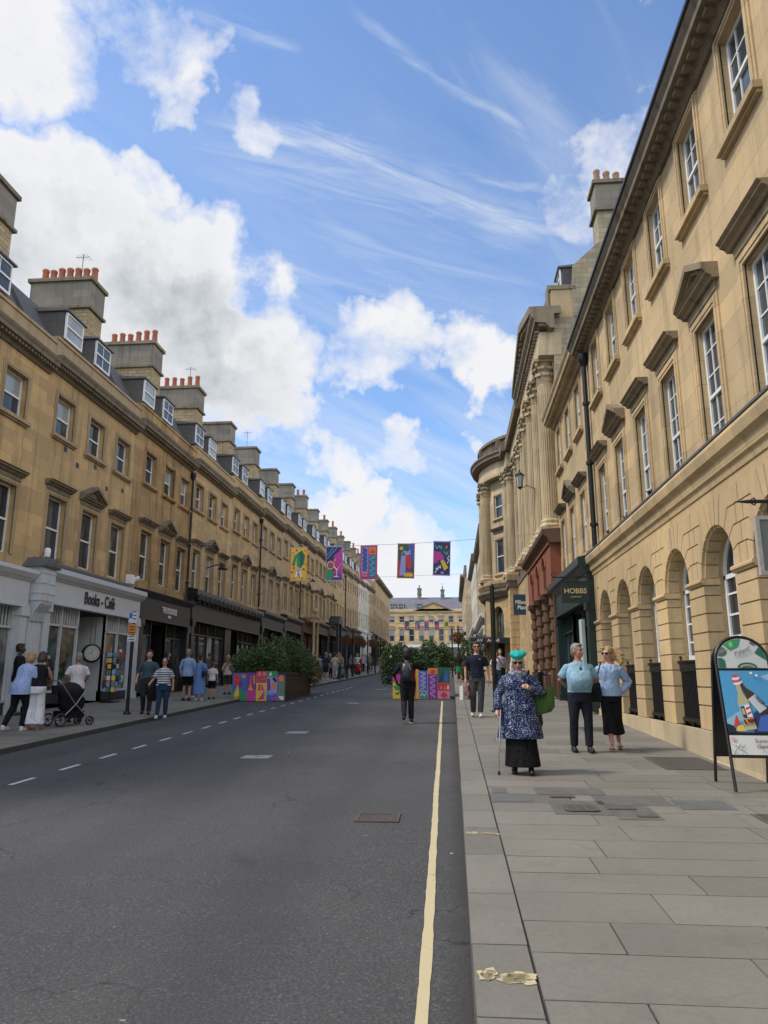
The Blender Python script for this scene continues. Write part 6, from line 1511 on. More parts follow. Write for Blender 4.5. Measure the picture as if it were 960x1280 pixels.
# elderly woman in the turquoise beret
C_spk = cloth('navy speckled print', (.02, .03, .09), kind='speckle', var=.12)
lady = person('elderly woman in turquoise beret, navy speckled tunic and black skirt, walking with a cane', (.92, 10.9, gz(10.9)), radians(-4), 1.63, (C_spk, 'loose', .50, .20), ('skirt', cloth('black heavy skirt', (.005, .005, .006)), .11), M_shoe, ('bob', HW), SK,
   A=((-.31, .03, 1.13), (-.325, -.10, .90)), B=((.36, .0, 1.13), (.17, -.19, 1.22)), LA=((-.09, -.02, .50), (-.09, -.02, .09)), LB=((.12, .0, .5), (.13, -.14, .09)), bulk=1.42, tilt=16, vox=NV, glasses='sun', female=True)
def beret(mb, HM, LF): mb.M = HM; mb.ell((0.0, .005, .212), (.108, .118, .052), n=20, k=10); mb.ell((.045, .03, .215), (.085, .09, .05)); mb.ell((-.035, -.02, .225), (.07, .075, .04)); mb.ell((0, .0, .180), (.088, .100, .035)); mb.M = Matrix.Identity(4)
acc(lady, 'beret', cloth('turquoise beret', (.02, .42, .36), var=.2), beret, .008)
def scarf(mb, HM, LF):
    mb.tube([(-.12, .02, 1.45), (-.09, -.08, 1.43), (0, -.13, 1.40), (.09, -.08, 1.43), (.12, .02, 1.45), (0, .09, 1.48), (-.12, .02, 1.45)], .035, 8); mb.tube([(-.06, -.12, 1.45), (.05, -.13, 1.44)], .04, 8)
acc(lady, 'scarf', cloth('printed scarf', (.10, .12, .25), kind='floral'), scarf, .011)
cn_ = thing('walking_cane', 'grey metal walking cane held by the woman in the turquoise beret', 'cane', (.60, 10.72, gz(10.72))); mb = MB(); mb.tube([(0, 0, .02), (.015, .0, .40)], .009, 8); mb.tube([(.015, 0, .36), (.05, .02, .86)], .013, 8); mb.build('shaft', M_steel, cn_); mb = MB(); mb.lathe([(.02, 0), (.016, .05)], (0, 0, 0), 10); mb.tube([(.05, -.07, .87), (.05, .03, .89)], .014, 8); mb.build('handle', M_iron, cn_)
gb = thing('shoulder_bag', 'moss green tote bag hanging at the side of the woman in the beret', 'bag', (1.23, 10.98, gz(11)+.78)); mb = MB(); mb.loft([(0, 0, 0, .14, .06), (0, 0, .05, .19, .085), (-.01, 0, .3, .19, .07), (-.01, 0, .34, .17, .05)], 20)
mb.v = [(p[0]+.04*p[2], p[1], p[2]+.25*p[0]) for p in mb.v]; mb.build('bag_body', cloth('moss green canvas', (.065, .12, .025), .7), gb); mb = MB(); mb.tube([(-.15, 0, .30), (-.17, -.08, .50), (-.16, -.06, .60), (-.15, 0, .35)], .014, 6); mb.build('strap', cloth('moss strap', (.05, .09, .02)), gb)
bb = thing('bag', 'black bag behind the hip of the woman in the beret', 'bag', (1.12, 11.15, gz(11)+.58)); mb = MB(); mb.loft([(0, 0, 0, .12, .06), (0, 0, .06, .15, .08), (0, 0, .34, .12, .06)], 16); mb.build('bag_body', M_iron, bb); mb = MB(); mb.tube([(-.1, 0, .32), (-.08, 0, .6), (.04, 0, .32)], .01, 5); mb.build('strap', M_iron, bb)

# man in pale blue polo
C_polo = cloth('pale blue polo', (.25, .40, .50), var=.14); C_navy = cloth('dark navy trousers', (.012, .015, .022))
polo = person('middle-aged man in pale blue polo shirt and dark trousers, hands behind his back, looking right', (2.14, 13.25, gz(13.25)), radians(4), 1.79, (C_polo, 'short', .93, .0), ('trousers', C_navy, .10), M_shoe, ('short', HG), SK2,
   A=((-.305, .07, 1.15), (-.12, .22, 1.0)), B=((.305, .07, 1.15), (.12, .22, 1.0)), LA=((-.12, -.02, .5), (-.12, .05, .09)), LB=((.11, -.04, .5), (.10, -.06, .09)), bulk=1.12, belly=.11, turn=42, vox=NV, shirt_extra='collar')
def hang(mb, HM, LF): mb.ell((-.0, -.165, 1.33), (.02, .01, .03)); mb.ell((.03, -.165, 1.26), (.02, .012, .03)); mb.tube([(0, -.15, 1.37), (.01, -.17, 1.28)], .005, 5)
acc(polo, 'hanging_sunglasses', M_lens, hang)
def hl(mb, HM, LF): mb.M = HM; mb.ell((0, -.03, .225), (.07, .03, .018)); mb.M = Matrix.Identity(4)
# blonde woman
C_blouse = cloth('pale blue blouse', (.30, .42, .60), var=.12); C_black = cloth('black cropped trousers', (.008, .008, .010))
bl = person('blonde woman with windblown hair in pale blue blouse and wide black cropped trousers', (2.72, 13.6, gz(13.6)), radians(-8), 1.74, (C_blouse, 'loose', .90, .05), ('wide', C_black, .27), M_sand, ('blown', HBL), SK,
   A=((-.28, .1, 1.15), (-.20, .20, .95)), B=((.33, .12, 1.13), (.19, .02, .97)), LA=((-.06, -.08, .5), (-.03, -.17, .09)), LB=((.07, .02, .5), (.10, .14, .11)), bulk=1.04, turn=-35, vox=NV, glasses='sun', female=True)
hb_ = thing('shoulder_bag', 'dark navy shoulder bag hanging between the couple', 'bag', (2.44, 13.50, gz(13.5)+.80)); mb = MB(); mb.loft([(0, 0, 0, .10, .05), (0, 0, .05, .125, .07), (0, 0, .32, .10, .05)], 16); mb.build('bag_body', C_navy, hb_); mb = MB(); mb.tube([(0, 0, .30), (.06, -.10, .50), (.115, -.08, .67), (.12, .03, .66)], .011, 6); mb.build('strap', C_navy, hb_)
# man in dark t-shirt with shopping bags
C_tee = cloth('dark navy tee', (.015, .019, .032)); C_gr = cloth('charcoal grey trousers', (.055, .055, .055))
tee = person('smiling man with glasses in dark t-shirt, grey trousers and white trainers carrying shopping bags', (.64, 20.4, gz(20.4)), radians(-2), 1.95, (C_tee, 'short', .90, .02), ('trousers', C_gr, .12), M_sneak, ('short', HB), SK,
   A=((-.27, .04, 1.13), (-.27, -.05, .86)), B=((.27, .03, 1.13), (.29, .0, .86)), LA=((-.10, -.06, .50), (-.11, .12, .10)), LB=((.09, -.08, .50), (.06, -.14, .09)), bulk=1.02, turn=6, vox=.0105, glasses='clear')
def logo(mb, HM, LF): mb.ell((.08, -.128, 1.33), (.012, .006, .008))
acc(tee, 'chest_logo', M_letter, logo)
def shopbag(label, x, y, z, m, m2, rz, w_=.30, h_=.36):
    t = thing('shopping_bag', label, 'shopping bag', (x, y, z), rz, 'shopping bags in his hand'); mb = MB(); mb.prism([(-w_/2, 0), (w_/2, 0), (w_/2-.01, h_), (-w_/2+.01, h_)], -.05, .05); mb.build('bag_body', m, t)
    mb = MB(); mb.prism([(-w_*.25, h_*.3), (w_*.25, h_*.3), (w_*.25, h_*.6), (-w_*.25, h_*.6)], -.053, -.051); mb.build('printed_patch', m2, t)
    mb = MB(); mb.tube([(-.06, 0, h_-.02), (-.03, 0, h_+.14), (.03, 0, h_+.14), (.06, 0, h_-.02)], .006, 5); mb.build('handle', m2, t); return t
shopbag('white paper shopping bag in the hand of the man in the dark t-shirt', .28, 20.25, gz(20.3)+.44, flat((.66, .60, .60)), flat((.6, .25, .30)), radians(62), .30, .36); shopbag('pink and red paper shopping bag beside the white one', .38, 20.42, gz(20.4)+.44, flat((.55, .05, .14)), flat((.7, .35, .45)), radians(48), .26, .36)
# man with black backpack
C_blk = cloth('black cotton', (.010, .010, .012)); C_blk2 = cloth('faded black trousers', (.018, .018, .020))
bp = person('man dressed in black with a black backpack walking away up the middle of the road', (-1.16, 19.6, gz(19.6, -.1)), pi+radians(4), 1.86, (C_blk, 'elbow', .86, .03), ('trousers', C_blk2, .10), M_shoe, ('afro', HK), SKD,
   A=((-.36, -.10, 1.28), (-.26, -.30, 1.36)), B=((.33, .05, 1.14), (.27, -.10, .98)), LA=((-.08, -.03, .5), (-.08, -.02, .09)), LB=((.09, -.0, .5), (.09, .26, .17)), bulk=1.12, vox=.0105)
def soles(mb, HM, LF): mb.box(.05, .13, .10, .30, .075, .095); mb.box(-.12, -.04, -.16, .05, .0, .02)
acc(bp, 'trainer_sole', M_sneak, soles)
pk = thing('backpack', 'black leather backpack worn by the man in black', 'backpack', (-1.16, 19.40, gz(19.6, -.1)+1.04)); mb = MB(); mb.loft([(0, 0, 0, .15, .07), (0, -.01, .06, .17, .09), (0, -.01, .30, .16, .085), (0, 0, .42, .12, .06), (0, 0, .46, .06, .03)], 20)
mb.build('pack', plain('black leather', (.018, .018, .020), .35, var=.3), pk); mb = MB(); mb.loft([(0, -.09, .04, .11, .03), (0, -.10, .08, .12, .04), (0, -.10, .2, .11, .03)], 16); mb.build('pocket', plain('black leather', (.018, .018, .020)), pk)
mb = MB()
for sx_ in (-1, 1): mb.tube([(sx_*.04, -.06, .44), (sx_*.10, -.105, .28)], .007, 5); mb.tube([(sx_*.1, .06, .44), (sx_*.12, .14, .44), (sx_*.13, .2, .38)], .018, 5)
mb.tube([(-.03, 0, .46), (0, 0, .52), (.03, 0, .46)], .01, 5); mb.build('strap', plain('silver trim', (.35, .35, .36), .4, metal=.6), pk)

# right pavement, farther
C_wt = cloth('white tee', (.62, .60, .60), var=.1); C_jean = cloth('blue jeans', (.05, .075, .12)); C_jacket = cloth('dark jacket', (.02, .022, .03))
person('man in white t-shirt holding his hand to his face, behind the street post', (1.83, 31.9, gz(31.9)), radians(8), 1.75, (C_wt, 'short', .9), ('trousers', C_jean, .1), M_sneak, ('short', HB), SK2, B=((.26, -.02, 1.15), (.07, -.20, 1.42)), LA=((-.10, -.1, .5), (-.1, .1, .1)), vox=.016, glasses='sun')
person('grey-haired pedestrian half hidden behind the man in the white t-shirt', (2.15, 34.5, gz(34.5)), 0, 1.86, (cloth('lilac shirt', (.42, .36, .45)), 'short', .9), ('trousers', C_jacket, .1), hair=('short', HG), vox=.018)
person('ginger-haired woman in white top just behind the turquoise beret', (2.62, 31.2, gz(31.2)), radians(-20), 1.86, (C_wt, 'long', .9), ('trousers', C_jean, .1), hair=('long', HR), female=True, vox=.017)
person('small figure in dark jacket reaching out beside the blocked columns', (3.25, 28.9, gz(28.9)), radians(60), 1.2, (C_jacket, 'long', .85), ('trousers', C_black, .1), M_sneak, ('short', HR), B=((.12, -.28, 1.25), (.05, -.5, 1.3)), vox=.014)
person('woman in a green skirt and dark top walking just right of the middle planter', (.36, 45, gz(45)), pi, 1.80, (C_jacket, 'short', .9), ('skirt', cloth('green skirt', (.04, .2, .09)), .55), M_sand, ('long', HB), female=True, vox=.02, group='pedestrians far up the right pavement')
person('person in white shirt and red shorts far up the right pavement', (.75, 52, gz(52)), pi, 1.85, (C_wt, 'short', .9), ('trousers', cloth('red shorts', (.42, .03, .03)), .55), M_sneak, ('short', HBL), vox=.022, group='pedestrians far up the right pavement')
person('person in bright blue top far up the right pavement', (1.15, 57, gz(57)), pi, 1.82, (cloth('blue tee', (.06, .2, .5)), 'short', .9), ('trousers', C_jean, .1), M_sneak, ('short', HB), vox=.022, group='pedestrians far up the right pavement')
person('person in pale shirt and dark shorts far up the right pavement', (1.62, 60, gz(60)), 0, 1.85, (cloth('cream tee', (.5, .45, .36)), 'short', .9), ('trousers', C_navy, .55), M_sneak, ('short', HBL), vox=.022, group='pedestrians far up the right pavement')
person('pedestrian in dark green behind the left side of the t-shirt man', (.1, 62, gz(62)), pi, 1.8, (cloth('olive tee', (.07, .1, .04)), 'short', .9), ('trousers', C_black, .1), vox=.022, group='pedestrians far up the right pavement')

# left near group round the pushchair
C_stripe = cloth('blue pinstripe shirt', (.22, .33, .62), kind='pinstripe', var=.2); C_wtr = cloth('white wide trousers', (.66, .66, .68), var=.10)
gl = 'group gathered by the pushchair'
person('blonde woman in oversized blue striped shirt leaning over the pushchair, left edge of photo', (-9.50, 16.1, gz(16.1)), radians(168), 1.74, (C_stripe, 'loose', .78, .10), ('trousers', C_black, .10), M_sneak, ('bob', HBL), SK, A=((-.26, -.12, 1.14), (-.18, -.35, 1.05)), B=((.26, -.12, 1.14), (.18, -.35, 1.05)), LA=((-.1, -.1, .5), (-.1, -.02, .09)), LB=((.12, .04, .5), (.14, .24, .12)), bulk=1.25, lean=20, tilt=12, vox=.012, female=True, group=gl)
person('woman in black cami top and white wide trousers bending over the pushchair', (-9.22, 16.25, gz(16.25)), radians(188), 1.72, (C_blk, 'none', .95), ('wide', C_wtr, .13), M_sand, ('bob', HB), SK2, A=((-.24, -.14, 1.16), (-.14, -.36, 1.1)), B=((.24, -.14, 1.16), (.14, -.36, 1.1)), bulk=1.15, lean=12, tilt=22, vox=.011, female=True, group=gl)
person('grey-haired man in white short-sleeved shirt standing at the pushchair', (-9.30, 18.2, gz(18.2)), radians(215), 1.68, (C_wt, 'short', .84, .06), ('trousers', C_navy, .1), M_shoe, ('short', HG), SK2, A=((-.27, -.04, 1.14), (-.22, -.25, 1.0)), B=((.27, -.04, 1.14), (.22, -.25, 1.0)), bulk=1.08, vox=.012, group=gl)
person('dark-haired person in black behind the group, at the left photo edge', (-12.1, 20.3, gz(20.3)), radians(120), 1.95, (C_blk, 'long', .85), ('trousers', C_black, .1), M_shoe, ('short', HK), SKD, bulk=1.1, vox=.014, group=gl)
person('person with raised arm holding a phone behind the woman in the cami top', (-10.5, 18.6, gz(18.6)), radians(190), 1.66, (C_jacket, 'long', .9), ('trousers', C_jean, .1), M_shoe, ('short', HB), SK, A=((-.25, -.15, 1.35), (-.12, -.2, 1.62)), vox=.013, group=gl)
# couple on the kerb
jm = person('man in slate blue jumper and dark jeans walking on the left pavement, holding hands', (-8.55, 20.8, gz(20.8)), radians(16), 1.76, (cloth('slate blue jumper', (.055, .085, .105)), 'elbow', .90), ('trousers', cloth('charcoal jeans', (.028, .028, .032)), .1), M_shoe, ('short', HB), SK, A=((-.28, .04, 1.14), (-.30, -.08, .92)), B=((.27, .0, 1.14), (.30, -.12, .95)), LA=((-.1, -.06, .5), (-.1, .08, .1)), LB=((.09, -.04, .5), (.08, -.14, .09)), bulk=1.06, turn=8, vox=.011)
person('woman in striped t-shirt, sunglasses and blue jeans stepping off the left kerb', (-7.78, 20.0, gz(20.0, -.05)), radians(14), 1.60, (cloth('white striped tee', (.58, .58, .60), kind='stripe'), 'short', .93), ('trousers', cloth('dark blue jeans', (.022, .045, .085)), .1), M_sneak, ('bun', HB), SK, A=((-.30, -.02, 1.12), (-.36, -.12, 1.02)), B=((.27, .04, 1.12), (.27, .02, .88)), LA=((-.1, -.08, .5), (-.12, -.14, .1)), LB=((.09, -.0, .5), (.08, .1, .1)), bulk=1.22, vox=.011, glasses='sun', female=True)
cb = thing('shoulder_bag', 'black bag and jacket hanging between the hand-holding couple', 'bag', (-8.2, 20.3, gz(20.3)+.38)); mb = MB(); mb.loft([(0, 0, 0, .09, .06), (0, 0, .1, .15, .08), (.04, 0, .4, .10, .06)], 14); mb.build('bag_body', C_blk, cb); mb = MB(); mb.tube([(.04, 0, .4), (.3, -.15, .82), (.42, -.12, .92)], .012, 6); mb.build('strap', C_blk, cb)
# family walking away
gf = 'family walking away on the left pavement'
person('man in pale blue shirt and black shorts walking away on the left pavement', (-9.62, 27.0, gz(27)), pi, 1.84, (cloth('light blue shirt', (.22, .34, .52)), 'long', .82, .04), ('trousers', C_black, .52), M_shoe, ('short', HG), SK2, LA=((-.1, -.04, .5), (-.1, .1, .1)), bulk=1.12, vox=.013, group=gf)
person('woman in long blue wrap dress with black bag walking away', (-9.15, 27.0, gz(27)), pi, 1.64, (cloth('blue dress', (.13, .22, .45)), 'elbow', .24, .07), None, M_sneak, ('bun', HB), SK, A=((-.26, -.06, 1.12), (-.16, -.2, 1.0)), bulk=1.1, vox=.013, female=True, group=gf)
hb2 = thing('handbag', 'small black handbag at the side of the woman in the blue dress', 'bag', (-8.93, 26.82, gz(27)+.86)); mb = MB(); mb.loft([(0, 0, 0, .10, .05), (0, 0, .04, .12, .06), (0, 0, .18, .11, .05)], 12); mb.build('bag_body', M_iron, hb2); mb = MB(); mb.tube([(-.08, 0, .17), (-.1, 0, .5), (-.02, 0, .17)], .008, 5); mb.build('strap', M_iron, hb2)
person('child in white t-shirt and black shorts walking beside the woman in the blue dress', (-9.02, 28.0, gz(28)), pi, 1.36, (C_wt, 'short', .86, .05), ('trousers', C_black, .5), M_shoe, ('short', HB), SK, vox=.013, group=gf)
person('dark-haired boy partly hidden between the couple in blue', (-10.05, 28.6, gz(28.6)), pi, 1.72, (C_jacket, 'short', .86), ('trousers', C_jean, .1), M_sneak, ('short', HB), SK, vox=.014, group=gf)
person('person in cream top and khaki shorts with crossed bag straps near the left planter', (-9.45, 31.4, gz(31.4)), radians(170), 1.62, (cloth('cream printed top', (.50, .40, .34), var=.3), 'elbow', .86, .04), ('trousers', cloth('khaki shorts', (.07, .065, .05)), .45), M_shoe, ('bob', HBL), SK, female=True, vox=.014)
person('person in black standing in the dark shop entrance', (-11.4, 29.6, gz(29.6)), radians(90), 1.78, (C_blk, 'long', .85), ('trousers', C_black, .1), M_shoe, ('long', HK), SK2, female=True, vox=.015)
# crowd up the left pavement
rc = random.Random(21)
crowd = [('in pink top, nearest the red bicycle', -8.9, 41, (.5, .06, .12), 'trousers', (.3, .28, .3), 0), ('in white shirt with a dark bag', -9.3, 46, (.6, .6, .6), 'trousers', (.02, .02, .03), pi), ('in crimson shorts and patterned top', -8.6, 47, (.32, .22, .18), 'shorts', (.40, .02, .05), pi), ('tall, in navy jacket and dark shorts, seen from behind', -8.15, 48.5, (.02, .03, .06), 'shorts', (.02, .03, .05), pi),
 ('in cream jacket beside the tall one in navy', -8.1, 52, (.42, .38, .32), 'trousers', (.45, .45, .46), pi), ('in red top beyond the crowd', -9.9, 50, (.45, .04, .05), 'trousers', (.03, .03, .04), 0), ('in teal top by the moped', -8.3, 56, (.04, .3, .32), 'trousers', (.03, .03, .04), pi), ('in black leaning over a bicycle', -8.9, 55, (.015, .015, .02), 'trousers', (.02, .02, .03), radians(90)),
 ('in white sunhat and dress', -10.3, 44, (.55, .5, .45), 'shorts', (.5, .45, .4), 0), ('in maroon beside the shop doorway', -10.9, 47.5, (.2, .03, .05), 'trousers', (.04, .04, .05), 0), ('in grey t-shirt beyond the moped', -7.9, 60, (.2, .2, .2), 'trousers', (.03, .04, .06), pi), ('in orange top far along the left shops', -9.6, 62, (.5, .16, .04), 'trousers', (.04, .04, .05), 0),
 ('in pale blue far along the left shops', -8.8, 66, (.25, .35, .5), 'trousers', (.04, .04, .05), pi), ('in black far along the left shops', -8.2, 76, (.02, .02, .02), 'trousers', (.03, .03, .03), pi), ('in white far along the left shops', -9.2, 80, (.5, .5, .5), 'trousers', (.05, .05, .08), 0)]
for k, (lb, x, y, ct, kb, cbm, rz) in enumerate(crowd):
    sh_ = .06*(k % 3); person('pedestrian '+lb, (x, y, gz(y)), rz+rc.uniform(-.4, .4), rc.uniform(1.62, 1.86), (cloth('crowd %.2f %.2f %.2f' % ct, ct), rc.choice(['short', 'elbow', 'long']), .86, .03), ('trousers', cloth('crowd %.2f %.2f %.2f' % cbm, cbm), .52 if kb == 'shorts' else .1), rc.choice([M_shoe, M_sneak]), (rc.choice(['short', 'bob', 'long']), rc.choice([HB, HBL, HG, HK])), rc.choice([SK, SK2]),
     LA=((-.1, -.08+sh_, .5), (-.1, .12-sh_, .1)), LB=((.09, -.04, .5), (.08, -.12+sh_, .1)), vox=.02, female=bool(k % 2), group='crowd on the left pavement')

cols = [('white', (.6, .6, .58)), ('black', (.012, .012, .014)), ('navy', (.02, .03, .07)), ('pale pink', (.55, .32, .32)), ('mustard', (.45, .28, .05)), ('sage green', (.16, .22, .12)), ('sky blue', (.2, .36, .55)), ('grey', (.18, .18, .18)), ('coral', (.55, .14, .09)), ('beige', (.4, .32, .22))]
for k in range(18):
    a_, b_ = cols[k % 10], cols[(k*3+1+k//10) % 10]; y = 43+2.1*k+rc.uniform(-.6, .6); x = KL(y)-rc.uniform(.5, 2.7)
    person('pedestrian in %s top and %s %s on the busy left pavement' % (a_[0], b_[0], 'shorts' if k % 3 == 0 else 'trousers'), (x, y, gz(y)), rc.choice([0, pi, pi])+rc.uniform(-.5, .5), rc.uniform(1.6, 1.84), (cloth('crowd %.2f %.2f %.2f' % a_[1], a_[1]), rc.choice(['short', 'elbow']), .86, .03), ('trousers', cloth('crowd %.2f %.2f %.2f' % b_[1], b_[1]), .52 if k % 3 == 0 else .1), rc.choice([M_shoe, M_sneak]), (rc.choice(['short', 'bob', 'long']), rc.choice([HB, HBL, HG, HK])), rc.choice([SK, SK2]),
     LA=((-.1, -.08, .5), (-.1, .12, .1)), LB=((.09, -.04, .5), (.08, -.10, .09)), vox=.022, female=bool(k % 2), group='crowd on the left pavement')

# ------------------------------------------------------------------ pushchair, bicycles, mopeds, car
def wheel(mb, c, r, tr, axis='x', spokes=8, m=None, ms=None):
    n = 20; P = []
    for k in range(n+1):
        a = 2*pi*k/n; P.append((c[0], c[1]+r*cos(a), c[2]+r*sin(a)) if axis == 'x' else (c[0]+r*cos(a), c[1], c[2]+r*sin(a)))
    mb.tube(P, tr, 6, m)
    for k in range(spokes):
        a = 2*pi*k/spokes; mb.tube([c, (c[0], c[1]+r*cos(a), c[2]+r*sin(a)) if axis == 'x' else (c[0]+r*cos(a), c[1], c[2]+r*sin(a))], tr*.25, 4, ms or m)
st = thing('pushchair', 'black pushchair with grey handle tubes beside the white-shirted man', 'pushchair', (-8.98, 17.35, gz(17.3)), radians(-30))
for lab, c in (('a', (-.26, -.38, .15)), ('b', (.26, -.38, .15)), ('c', (-.24, .38, .11)), ('d', (.24, .38, .11))):
    mb = MB(); wheel(mb, c, c[2]-.02, .022, 'x', 6, M_dark, M_iron); mb.lathe([(.03, -.03), (.03, .03)], (c[0], c[1], c[2]), 8); mb.build('wheel', M_dark, st)
mb = MB()
for sx_ in (-.24, .24): mb.tube([(sx_, .38, .13), (sx_, -.05, .52), (sx_, -.42, .98)], .014, 8); mb.tube([(sx_, -.38, .15), (sx_, .0, .5), (sx_, .2, .78)], .014, 8)
mb.tube([(-.24, -.42, .98), (-.2, -.47, 1.03), (.2, -.47, 1.03), (.24, -.42, .98)], .018, 8); mb.tube([(-.24, -.3, .2), (.24, -.3, .2)], .012, 6); mb.build('frame', plain('grey metal tube', (.30, .30, .31), .35, metal=.7), st)
mb = MB(); mb.loft([(0, .0, .30, .15, .18), (0, .02, .42, .22, .30), (0, .02, .60, .23, .32), (0, -.05, .78, .22, .22)], 18); mb.build('seat', C_blk, st); mb = MB(); mb.ell((0, -.05, .78), (.25, .30, .22)); mb.build('hood', C_blk2, st)
mb = MB(); mb.box(-.2, .2, -.3, .25, .18, .34); mb.build('basket', C_blk, st)
mb = MB(); mb.loft([(0, -.42, .72, .10, .06), (0, -.42, .92, .13, .07)], 12); mb.build('hanging_bag', C_jacket, st)

def bicycle(label, x, y, rz, m, grp='bicycles on the left pavement'):
    t = thing('bicycle', label, 'bicycle', (x, y, gz(y)), rz, grp)
    for yy in (-.52, .52): mb = MB(); wheel(mb, (0, yy, .34), .32, .02, 'x', 14, M_dark, M_steel); mb.build('wheel', M_dark, t)
    mb = MB(); F_ = [((0, -.05, .28), (0, -.18, .80)), ((0, -.05, .28), (0, .38, .72)), ((0, -.15, .72), (0, .36, .80)), ((0, .36, .85), (0, .52, .34)), ((0, -.05, .28), (0, -.52, .34)), ((0, -.16, .74), (0, -.52, .34)), ((0, .35, .8), (0, .33, .98))]
    for a, b_ in F_: mb.tube([a, b_], .018, 6)
    mb.build('frame', m, t); mb = MB(); mb.tube([(-.28, .22, 1.0), (-.2, .32, 1.0), (.2, .32, 1.0), (.28, .22, 1.0)], .014, 6); mb.build('handlebar', M_iron, t); mb = MB(); mb.ell((0, -.2, .86), (.07, .13, .03)); mb.build('saddle', M_iron, t)
    return t
b1 = bicycle('red hire bicycle parked beyond the left planter', -7.95, 39.2, radians(-20), plain('red bike paint', (.45, .03, .03), .35)); mb = MB(); mb.box(-.2, .2, .35, .7, .85, 1.15); mb.build('basket', plain('red basket', (.42, .03, .03), .6), b1)
bicycle('black bicycle leaning beyond the crowd on the left', -7.95, 56.5, radians(15), M_iron)
def moped(label, x, y, rz, m):
    t = thing('moped', label, 'moped', (x, y, gz(y)), rz, 'mopeds parked on the left')
    for yy in (-.62, .60): mb = MB(); mb.M = Matrix.Translation((0, yy, .24)) @ Matrix.Rotation(pi/2, 4, 'Y'); mb.lathe([(.10, -.05), (.2, -.055), (.24, -.03), (.24, .03), (.2, .055), (.10, .05)], (0, 0, 0), 18); mb.build('wheel', M_dark, t)
    mb = MB(); mb.loft([(0, .35, .25, .12, .35), (0, .38, .5, .16, .38), (0, .38, .68, .14, .36)], 16); mb.box(-.15, .15, -.3, .2, .24, .32); mb.loft([(0, -.38, .3, .16, .06), (0, -.42, .6, .19, .07), (0, -.38, .95, .13, .06)], 14); mb.ell((0, -.62, .42), (.09, .2, .10)); mb.build('bodywork', m, t)
    mb = MB(); mb.ell((0, .38, .74), (.14, .36, .07)); mb.build('seat', M_iron, t)
    mb = MB(); mb.tube([(-.3, -.28, 1.05), (0, -.38, 1.0), (.3, -.28, 1.05)], .02, 6); mb.tube([(0, -.38, .95), (0, -.62, .24)], .03, 6); mb.build('handlebar', M_iron, t)
    mb = MB(); mb.ell((0, -.46, .92), (.07, .04, .06)); mb.build('headlight', plain('headlight glass', (.6, .6, .6), .1), t); return t
moped('red moped parked facing the camera beyond the crowd', -7.75, 62, radians(20), plain('red moped paint', (.45, .02, .02), .25, coat=.5)); moped('teal moped parked among the crowd', -7.9, 53.2, radians(-10), plain('teal moped paint', (.02, .30, .32), .25, coat=.5))
car = thing('parked_car', 'dark blue car facing the camera far up on the left of the road', 'car', (-6.3, 80, gz(80, -.1)))
M_car = plain('dark blue car paint', (.03, .055, .12), .25, coat=.8, var=.05)
mb = MB(); mb.run([(-2.0, .28), (-2.1, .45), (-2.05, .68), (-1.9, .78), (-1.0, .92), (1.9, .95), (2.05, .8), (2.05, .3)], -.86, .86); mb.build('body', M_car, car)
mb = MB(); mb.run([(-1.05, .92), (-.35, 1.40), (1.1, 1.46), (1.7, .95)], -.68, .68); mb.build('windows', M_glass, car); mb = MB(); mb.run([(-.35, 1.40), (-.3, 1.47), (1.0, 1.52), (1.15, 1.45)], -.66, .66); mb.build('roof', M_car, car)
for sx_ in (-1, 1):
    mb = MB(); mb.ell((sx_*.62, -2.02, .66), (.17, .08, .09)); mb.build('headlight', plain('headlight glass', (.6, .6, .6), .1), car)
    for yy in (-1.3, 1.3): mb = MB(); mb.M = Matrix.Translation((sx_*.80, yy, .31)) @ Matrix.Rotation(pi/2, 4, 'Y'); mb.lathe([(.15, -.11), (.31, -.10), (.31, .10), (.15, .11)], (0, 0, 0), 20); mb.build('wheel', M_dark, car)
    mb = MB(); mb.ell((sx_*.95, -.75, .98), (.10, .06, .07)); mb.build('wing_mirror', M_car, car)
mb = MB(); mb.box(-.45, .45, -2.13, -2.08, .42, .58); mb.build('grille', M_dark, car); mb = MB(); mb.box(-.26, .26, -2.15, -2.135, .33, .42); mb.build('number_plate', M_letter, car)

# ------------------------------------------------------------------ bake the voxel skins
bpy.context.view_layer.update()
for o, v, sm in REM:
    a = o.modifiers.new('vox', 'REMESH'); a.mode = 'VOXEL'; a.voxel_size = v; a.use_smooth_shade = True
    b = o.modifiers.new('sm', 'SMOOTH'); b.factor = .5; b.iterations = sm
dg = bpy.context.evaluated_depsgraph_get()
baked = [(o, bpy.data.meshes.new_from_object(o.evaluated_get(dg))) for o, v, sm in REM]
for o, me in baked:
    m = o.data.materials[0]; o.modifiers.clear(); o.data = me
    me.materials.clear(); me.materials.append(m)
    me.polygons.foreach_set('material_index', [0]*len(me.polygons)); me.polygons.foreach_set('use_smooth', [True]*len(me.polygons))
M_eye = plain('eye dark', (.02, .014, .012), .2); M_lip = plain('lip colour', (.36, .12, .10), .5)
for o, eyes, r, lip in FACE:
    me = o.data; me.materials.append(M_eye); me.materials.append(M_lip)
    for p in me.polygons:
        c = p.center
        for e in eyes:
            if (c-Vector(e)).length < r: p.material_index = 1
        d = c-Vector(lip)
        if abs(d.z) < .008 and abs(d.x)+abs(d.y)*.3 < .024 and d.length < .03: p.material_index = 2
